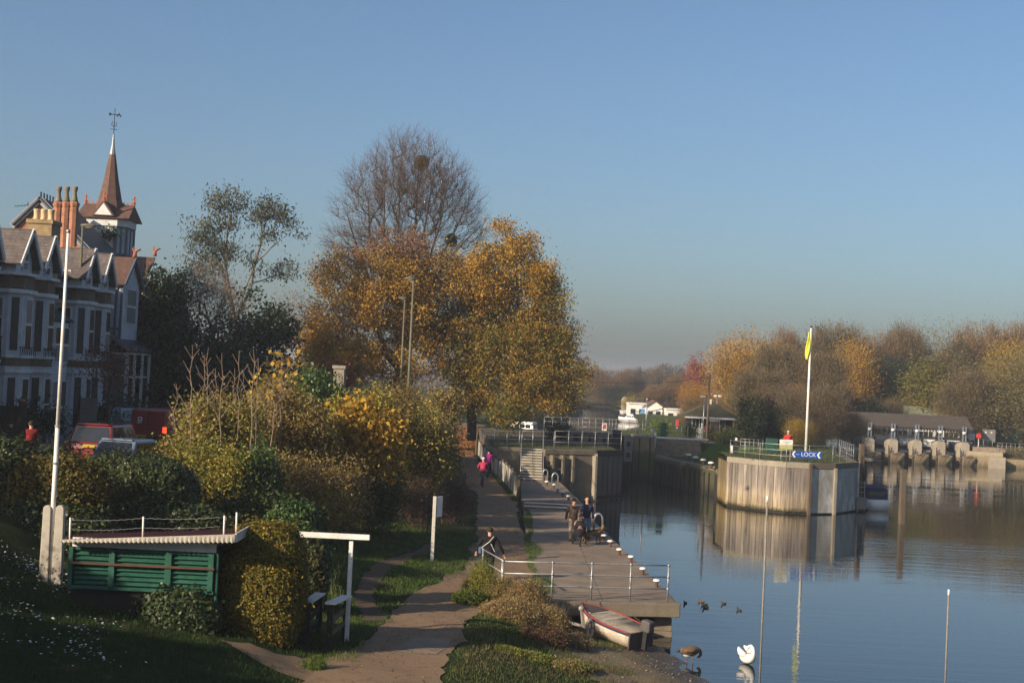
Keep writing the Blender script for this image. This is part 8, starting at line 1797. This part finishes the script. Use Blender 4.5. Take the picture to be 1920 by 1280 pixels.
LB().box((0, -L / 2 - .02, -.24), (B * .86, .05, .5)).build("transom", m_deckd, bo, bevel=.01); LB().box((0, -L * .30, -Hh - .06), (.05, .7, .16)).build("skeg", m_oak, bo)
ob = LB(); ob.box((0.02, -L / 2 - .2, .22), (.26, .34, .34)); o_ = ob.build("outboard", M("outboard_grey", (.10, .092, .085), (.075, .07, .065), .6, 4), bo, bevel=.05); LB().box((0.02, -L / 2 - .16, -.2), (.1, .16, .6)).build("outboard_leg", m_iron, bo, bevel=.02); LB().cyl((.02, -L / 2 - .05, .25), (.02, -L / 2 + .35, .34), .018, n=6).build("tiller", m_iron, bo)
tr = thing("boat_trailer", (1.9, 43.7, .4), "rusty galvanised launching trailer under the dinghy's bow", "trailer"); m_trl = M("trailer_steel", (.36, .33, .29), (.24, .20, .165), .6, 4, .2, metal=.3)
a, b = on(1036, 1157, 43.3), on(1106, 1177, 43.0); MB().beam(a, b, .07, .08).build("drawbar", m_trl, tr); c = on(1093, 1165, 43.2); w = on(1090, 1140, 43.3); MB().beam((c.x, 43.2, c.z - .1), w, .06, .06).build("winch_post", m_trl, tr); MB().ell(w, (.09, .08, .09), 10, 7).build("bow_roller", m_trl, tr)
h = on(1055, 1152, 43.25); MB().box((h.x, 43.25, h.z + .06), (.14, .1, .14), .4).build("winch", m_trl, tr, bevel=.02); MB().cyl(a, a + Vector((-.12, 0, .03)), .045, n=8).build("coupling", m_trl, tr); j = on(1041, 1160, 43.2); MB().cyl((j.x, 43.2, hz(j.x, 43.2)), (j.x, 43.2, j.z + .35), .03, n=8).build("jockey_stand", m_trl, tr)
wc = on(1106, 1178, 42.6); m = MB()
m.tube([Vector((wc.x + .13 * math.cos(t_) * .6, 42.6 + .05 * math.cos(t_), wc.z + .26 * math.sin(t_))) for t_ in np.linspace(0, 2 * math.pi, 19)], .06, 8); m.build("wheel", m_trl, tr, True); MB().beam((wc.x, 42.6, wc.z), (wc.x + .9, 43.4, wc.z + .03), .06, .06).build("axle", m_trl, tr)
for k, (px, py, s) in enumerate(((1036, 1142, .16), (1028, 1153, .13), (1046, 1150, .10), (1060, 1156, .08))):
    p = on(px, py, 43.4 + .1 * k); rg = random.Random(k); o = thing("stone_block", (p.x, p.y, max(hz(p.x, p.y), p.z - s)), ["largest pale stone lump beside the trailer coupling", "pale stone lump farthest left by the trailer", "small stone between the two larger lumps", "smallest stone lump on the trailer bar"][k], "stone", "stone lumps by the trailer")
    m = MB(); m.ell(p, (s * .8, s * .7, s), 9, 6, Matrix.Rotation(k, 3, 'Z')); m.v = [tuple(Vector(v) + Vector((rg.uniform(-1, 1), rg.uniform(-1, 1), rg.uniform(-1, 1))) * s * .16) for v in m.v]; m.build("stone", m_concl, o)
MB_o = thing("mooring_rope", (2.4, 44.3, 1.1), "short frayed rope from the dinghy bow up to the stage railing", "rope"); q = on(1107, 1108, 44.4); MB().tube([bow + Vector((0, 0, .05)), bow.lerp(q, .5) + Vector((0, 0, -.06)), q], .014, 6).build("rope", m_oak, MB_o)

# ---- rough plants and grass
def blades(P, h, w, cols, rg, lean=.5, curve=True):
    """two-piece grass blades"""
    N = len(P); a = rg.uniform(0, 6.283, N); d = np.stack([np.cos(a), np.sin(a), 0 * a], 1); l = rg.uniform(.1, lean, N)[:, None]; h = np.broadcast_to(h, (N,))[:, None] * rg.uniform(.6, 1.3, (N, 1)); u = np.array([[0, 0, 1.]])
    s = np.stack([-d[:, 1], d[:, 0], 0 * a], 1) * np.broadcast_to(w, (N,))[:, None]; m = P + u * h * .6 + d * h * l * .35; t = P + u * h + d * h * l
    V = np.stack([P - s, P + s, m + s * .7, m - s * .7, t - s * .1, t + s * .1], 1).reshape(-1, 3); b = np.arange(N)[:, None] * 6; f = np.concatenate([b + np.array([[0, 1, 2, 3]]), b + np.array([[3, 2, 5, 4]])]); return V, f, np.repeat(cols, 6, 0)
m_blade = Mattr("grass_blade", .75, .25, amt=0.0)
def turf(name, N, region, hf, h, w, pal, label, cat="grass", seed=1, lift=0.0, lean=.7, weight=None):
    rg = np.random.default_rng(seed); x0, x1, y0, y1 = region[:4]; x = rg.uniform(x0, x1, N * 3); y = rg.uniform(y0, y1, N * 3); k = region[4](x, y) if len(region) > 4 else np.ones(len(x), bool); x, y = x[k][:N], y[k][:N]; z = hf(x, y)
    n = len(x); cl = (np.floor(x * 1.3) * 7 + np.floor(y * 1.1) * 13).astype(int) % 50; v, f, c = blades(np.stack([x, y, z + lift], 1), h * (.6 + .8 * rg.random(n)), w, pick(pal, n, rg, cl), rg, lean)
    return tag(link(name, leafmesh(name, v, f, c), m_blade), label, cat, None, "stuff")
TX_ = np.array([t[0] for t in TOW]); TYY = np.array([t[1] for t in TOW]); TW_ = np.array([t[2] for t in TOW])
def offpath(x, y, m=.05): return np.abs(x - np.interp(y, TYY, TX_)) > np.interp(y, TYY, TW_) / 2 + m + .18 * np.sin(y * 2.3 + x) 
TRX = lambda y: np.interp(y, [38.5, 41, 44, 48, 52, 56], [-3.3, -3.75, -4.2, -4.0, -3.4, -2.6])
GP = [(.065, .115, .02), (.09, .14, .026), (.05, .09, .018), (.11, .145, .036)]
turf("lawn_grass", 26000, (-13, -2.4, 25, 35.5, lambda x, y: offpath(x, y) & (x < -3.2) & ~((np.abs(y - 31.5) < .3 + (x + 6.2) * .36) & (x > -6.0))), HL, .08, .006, [(.03, .055, .012), (.04, .07, .014), (.022, .042, .01)], "rough grass on the shaded near lawn", seed=11)  # blade colours lowered to deepen the shade on this lawn
turf("verge_grass", 42000, (-6.5, 1.4, 35.5, 62, lambda x, y: offpath(x, y) & ~((np.abs(x - TRX(y)) < .3) & (y > 38.5) & (y < 56)) & (x < 1.1) & ((x < np.interp(y, TYY, TX_)) | (y > 45))), HL, .085, .0055, GP, "grass of the verge between the scrub and the towpath", seed=12)
turf("seam_grass", 9000, (.9, 1.75, 46, 75, lambda x, y: (np.abs(x - 1.15 - .1 * np.sin(y * .8)) < .12 + .22 * np.clip(np.sin(y * .55 + 1.3), 0, 1)) | ((y < 49.5) & (x < 1.75))), lambda x, y: np.maximum(HL(x, y), 1.1 + 0 * x), .06, .0055, GP + [(.10, .12, .04)], "grass growing along the seam between towpath and landing stage", seed=13, lean=1.0)
turf("ramp_grass", 3000, (-2.0, .8, 77, 96, lambda x, y: np.abs(x - (.55 - (y - 78) * .082)) < .22), HL, .1, .008, GP, "grass along the foot of the receding path fence", seed=14)
turf("shore_grass", 9000, (-1.0, 4.4, 36, 44.3, lambda x, y: offpath(x, y) & (x < shore_left(y) + .9 * np.sin(y * 1.7) + .5)), HL, .10, .007, [(.075, .10, .025), (.11, .11, .04), (.14, .11, .05), (.06, .09, .02)], "thin grass on the muddy foreshore", seed=15)
turf("near_shore_grass", 15000, (-1.0, 4.2, 25, 36.2, lambda x, y: offpath(x, y) & (x < shore_left(y) + .6)), HL, .06, .0055, [(.07, .10, .025), (.10, .11, .035), (.13, .105, .05)], "short grass between the near towpath and the foreshore", seed=16)
turf("lawn_edge_tufts", 1500, (-4.6, -3.2, 32.6, 35.4), HL, .09, .006, GP, "grass tufts at the foot of the low fences", seed=17)
turf("island_lawn_grass", 9000, (14, 22, 107, 123, lambda x, y: inside(LAWN, x, y)), HI, .07, .012, [(.07, .135, .02), (.09, .155, .025)], "short bright grass of the mown lock lawn", seed=18)
turf("island_rough_grass", 6000, (12, 36, 93.5, 150, lambda x, y: inside(ISLE, x, y) & ~inside(LAWN, x, y) & (segdist(WALL_L[:4], x, y) > 2.2)), HI, .12, .016, [(.07, .09, .03), (.12, .10, .04), (.06, .08, .02)], "rough grass on the lock island", seed=19)
turf("quay_grass", 2600, (-1.0, 7.4, 95, 110, lambda x, y: (y - 95.3 > (x - 2.2) * .5) & (y < 103)), lambda x, y: 3.28 + 0 * x, .08, .01, [(.06, .09, .02), (.09, .11, .03)], "thin grass on top of the lock wall", seed=20)
turf("bank_tussocks", 4500, (57.5, 75, 166.5, 176, lambda x, y: y > 169.2 - (x - 60.5) * .17), HR, .22, .03, [(.14, .10, .05), (.18, .12, .06), (.10, .085, .04)], "brown tussock grass on the right bank", seed=21)
turf("path_edge_grass", 9000, (-5.2, 1.4, 29, 56, lambda x, y: np.abs(np.abs(x - np.interp(y, TYY, TX_)) - np.interp(y, TYY, TW_) / 2 - .02 * np.sin(y * 5)) < .16), HL, .05, .005, GP + [(.13, .12, .05), (.15, .11, .06)], "short worn grass creeping over the towpath edges", seed=22, lean=1.2)
# white daisies over the dark lawn
rg = np.random.default_rng(30); cc = np.array([at(px, py, 2.4)[:2] for px, py in ((20, 1088), (60, 1095), (90, 1110), (115, 1118), (140, 1125), (15, 1130), (25, 1170), (50, 1178), (120, 1205), (160, 1178), (190, 1160), (140, 1222), (170, 1215), (35, 1215), (80, 1100), (100, 1105), (120, 1112), (5, 1085), (40, 1092))])
k = rg.integers(0, len(cc), 420); P2 = cc[k] + rg.normal(0, .32, (420, 2)) * np.array([1, 1.3]); P = np.stack([P2[:, 0], P2[:, 1], HL(P2[:, 0], P2[:, 1]) + rg.uniform(.08, .17, 420)], 1)
ang = np.arange(6) * np.pi / 3; rr = rg.uniform(.014, .030, 420); tilt = rg.normal(0, .25, (420, 2)); V = np.stack([P[:, None, 0] + rr[:, None] * np.cos(ang), P[:, None, 1] + rr[:, None] * np.sin(ang), P[:, None, 2] + rr[:, None] * (np.cos(ang) * tilt[:, :1] + np.sin(ang) * tilt[:, 1:])], 2).reshape(-1, 3)
b = np.arange(420)[:, None] * 6; f = np.concatenate([b + np.array([[0, 1, 2, 3]]), b + np.array([[0, 3, 4, 5]])]); me = leafmesh("daisies", V, f, np.tile([[.72, .72, .70]], (len(V), 1))); tag(link("daisies", me, m_leaf), "white daisies scattered over the dark lawn", "flowers", None, "stuff")
# fallen leaves on the towpath and the orange slope
def litter(name, N, xs, ys, hf, pal, size, label, seed, keep=None):
    rg = np.random.default_rng(seed); x = rg.uniform(*xs, N); y = rg.uniform(*ys, N)
    if keep is not None: k = keep(x, y); x, y = x[k], y[k]
    n = len(x); P = np.stack([x, y, hf(x, y) + .03], 1); v, f, c = leaves(P, rg.uniform(.6, 1.3, n) * size, pick(pal, n, rg), rg, .7, 0, np.tile([0, 0, 1.], (n, 1))); tag(link(name, leafmesh(name, v, f, c), m_leaf), label, "leaves", None, "stuff")
litter("fallen_leaves", 2600, (-3.6, 1.2), (28, 75), HL, [(.16, .10, .05), (.11, .075, .04), (.20, .13, .05)], .06, "fallen leaves scattered over the towpath", 41)
litter("orange_leaf_carpet", 5200, (-5.3, -2.6), (112, 130), HL, [(.36, .15, .035), (.30, .12, .03), (.24, .10, .03)], .16, "orange leaf carpet where the towpath climbs to the lock", 42)
litter("shore_debris", 1500, (1.5, 5.8), (36, 44.5), HL, [(.20, .15, .09), (.10, .075, .045), (.28, .22, .14)], .055, "twigs and dead leaves on the muddy foreshore", 43, lambda x, y: x < np.interp(y, [36, 40, 44], [5.9, 5.5, 4.6]))
# tall weeds in front of the landing stage
def weed(px, py, d, hw, hh, label, seed, N, pal, bl=.55, leafy=.4, name="weed_clump", w=.0045):
    rg = np.random.default_rng(seed); c = on(px, py, d); g = hz(c.x, d); r = hw * d / F; top = c.z + hh * d / F; n = N
    th = rg.uniform(0, 6.28, n); q = rg.random(n) ** .6; x = c.x + r * q * np.cos(th); y = d + r * .8 * q * np.sin(th); gz = HL(x, y); hgt = np.maximum(.15, (top - gz)) * (1 - .45 * q ** 2) * rg.uniform(.6, 1.05, n); base = np.array([c.x, d, g])
    o = thing(name, base, label, "weeds", "tall weeds by the landing stage")
    v, f, cc = blades(np.stack([x, y, gz], 1) - base, hgt, w, pick(pal, n, rg), rg, .45); link("stalks", leafmesh("stalks", v, f, cc), m_blade, o)
    m = int(n * leafy * 5); k = rg.integers(0, n, m); t = rg.uniform(.35, 1.02, m); P = np.stack([x[k] + rg.normal(0, .06, m), y[k] + rg.normal(0, .06, m), gz[k] + hgt[k] * t], 1); v, f, cc = leaves(P - base, rg.uniform(.03, .075, m), pick(pal, m, rg), rg, .5); link("leaves", leafmesh("leaves", v, f, cc), m_leaf, o)
DRY = PAL["dry"]; WG = [(.10, .13, .025), (.14, .155, .03), (.075, .11, .02)]; WY = [(.20, .19, .035), (.15, .16, .03), (.24, .20, .045)]
weed(905, 1095, 43.5, 34, 36, "yellow green weed clump at the left end of the stage railing", 301, 1500, WY, leafy=1.2)
weed(880, 1125, 42.6, 30, 24, "bright green weeds at the edge of the towpath", 302, 1300, WG, leafy=1.2)
weed(945, 1115, 43.2, 38, 36, "tall dry weeds mixed with yellow before the railing", 303, 1700, DRY + WY, leafy=.9)
weed(985, 1125, 42.8, 45, 40, "tallest dry brown weed clump left of the dinghy", 304, 2400, DRY, leafy=.9)
weed(960, 1160, 41.2, 60, 40, "broad dry brown weed clump before the tallest one", 305, 2800, DRY, leafy=.8)
weed(1030, 1170, 41.5, 40, 38, "dry weed clump nearest the trailer", 306, 1700, DRY, leafy=.8)
weed(1020, 1200, 39.4, 45, 30, "reddish brown dead weeds at the head of the foreshore", 307, 1800, [(.13, .075, .045), (.10, .06, .04), (.17, .10, .055)], leafy=.7)
weed(925, 1195, 39.5, 50, 26, "shaded green weeds beside the near towpath", 308, 1800, [(.05, .075, .02), (.04, .06, .016)], leafy=1.0)
weed(1085, 1205, 40.2, 26, 24, "thin dry stalks on the foreshore below the dinghy", 309, 420, [(.26, .19, .10), (.2, .14, .07)], leafy=.3)
weed(985, 1245, 36.6, 55, 22, "yellow green nettles at the bottom of the photo", 310, 1700, WY + WG, leafy=1.1)
weed(1070, 1258, 36.4, 40, 22, "dry and green weeds at the bottom edge near the mud", 311, 1300, DRY + WG, leafy=.8)
weed(905, 1075, 46.6, 22, 34, "leafy shoots growing up the side railing by the walker", 312, 420, WG, leafy=1.6)
weed(1010, 1100, 43.9, 20, 10, "dark bramble hanging over the stage edge", 313, 500, [(.05, .07, .02), (.07, .06, .025)], leafy=1.6)
weed(640, 1080, 42, 24, 26, "pale green iris clump right of the round ivy bush", 314, 260, [(.11, .15, .05), (.085, .12, .04)], leafy=.2, w=.014)
weed(590, 1228, 31.6, 24, 5, "small bright grass tuft on the path by the privet", 315, 420, [(.09, .14, .02), (.11, .15, .03)], leafy=.1)
# ------------------------------------------------------------------ haze: one box of thin air round everything
m = bpy.data.materials.new("haze"); m.use_nodes = True; n = m.node_tree
for q in list(n.nodes):
    if q.type != 'OUTPUT_MATERIAL': n.nodes.remove(q)
vol = n.nodes.new("ShaderNodeVolumePrincipled"); vol.inputs["Color"].default_value = (.86, .90, .97, 1); vol.inputs["Density"].default_value = 0.0005; vol.inputs["Anisotropy"].default_value = 0.2
n.links.new(vol.outputs[0], n.nodes["Material Output"].inputs["Volume"])
hb = MB(); hb.box((0, 1150, 12.6), (3000, 2700, 30.4)); h = hb.build("haze", m); tag(h, None, None, None, "stuff"); h.display_type = 'WIRE'
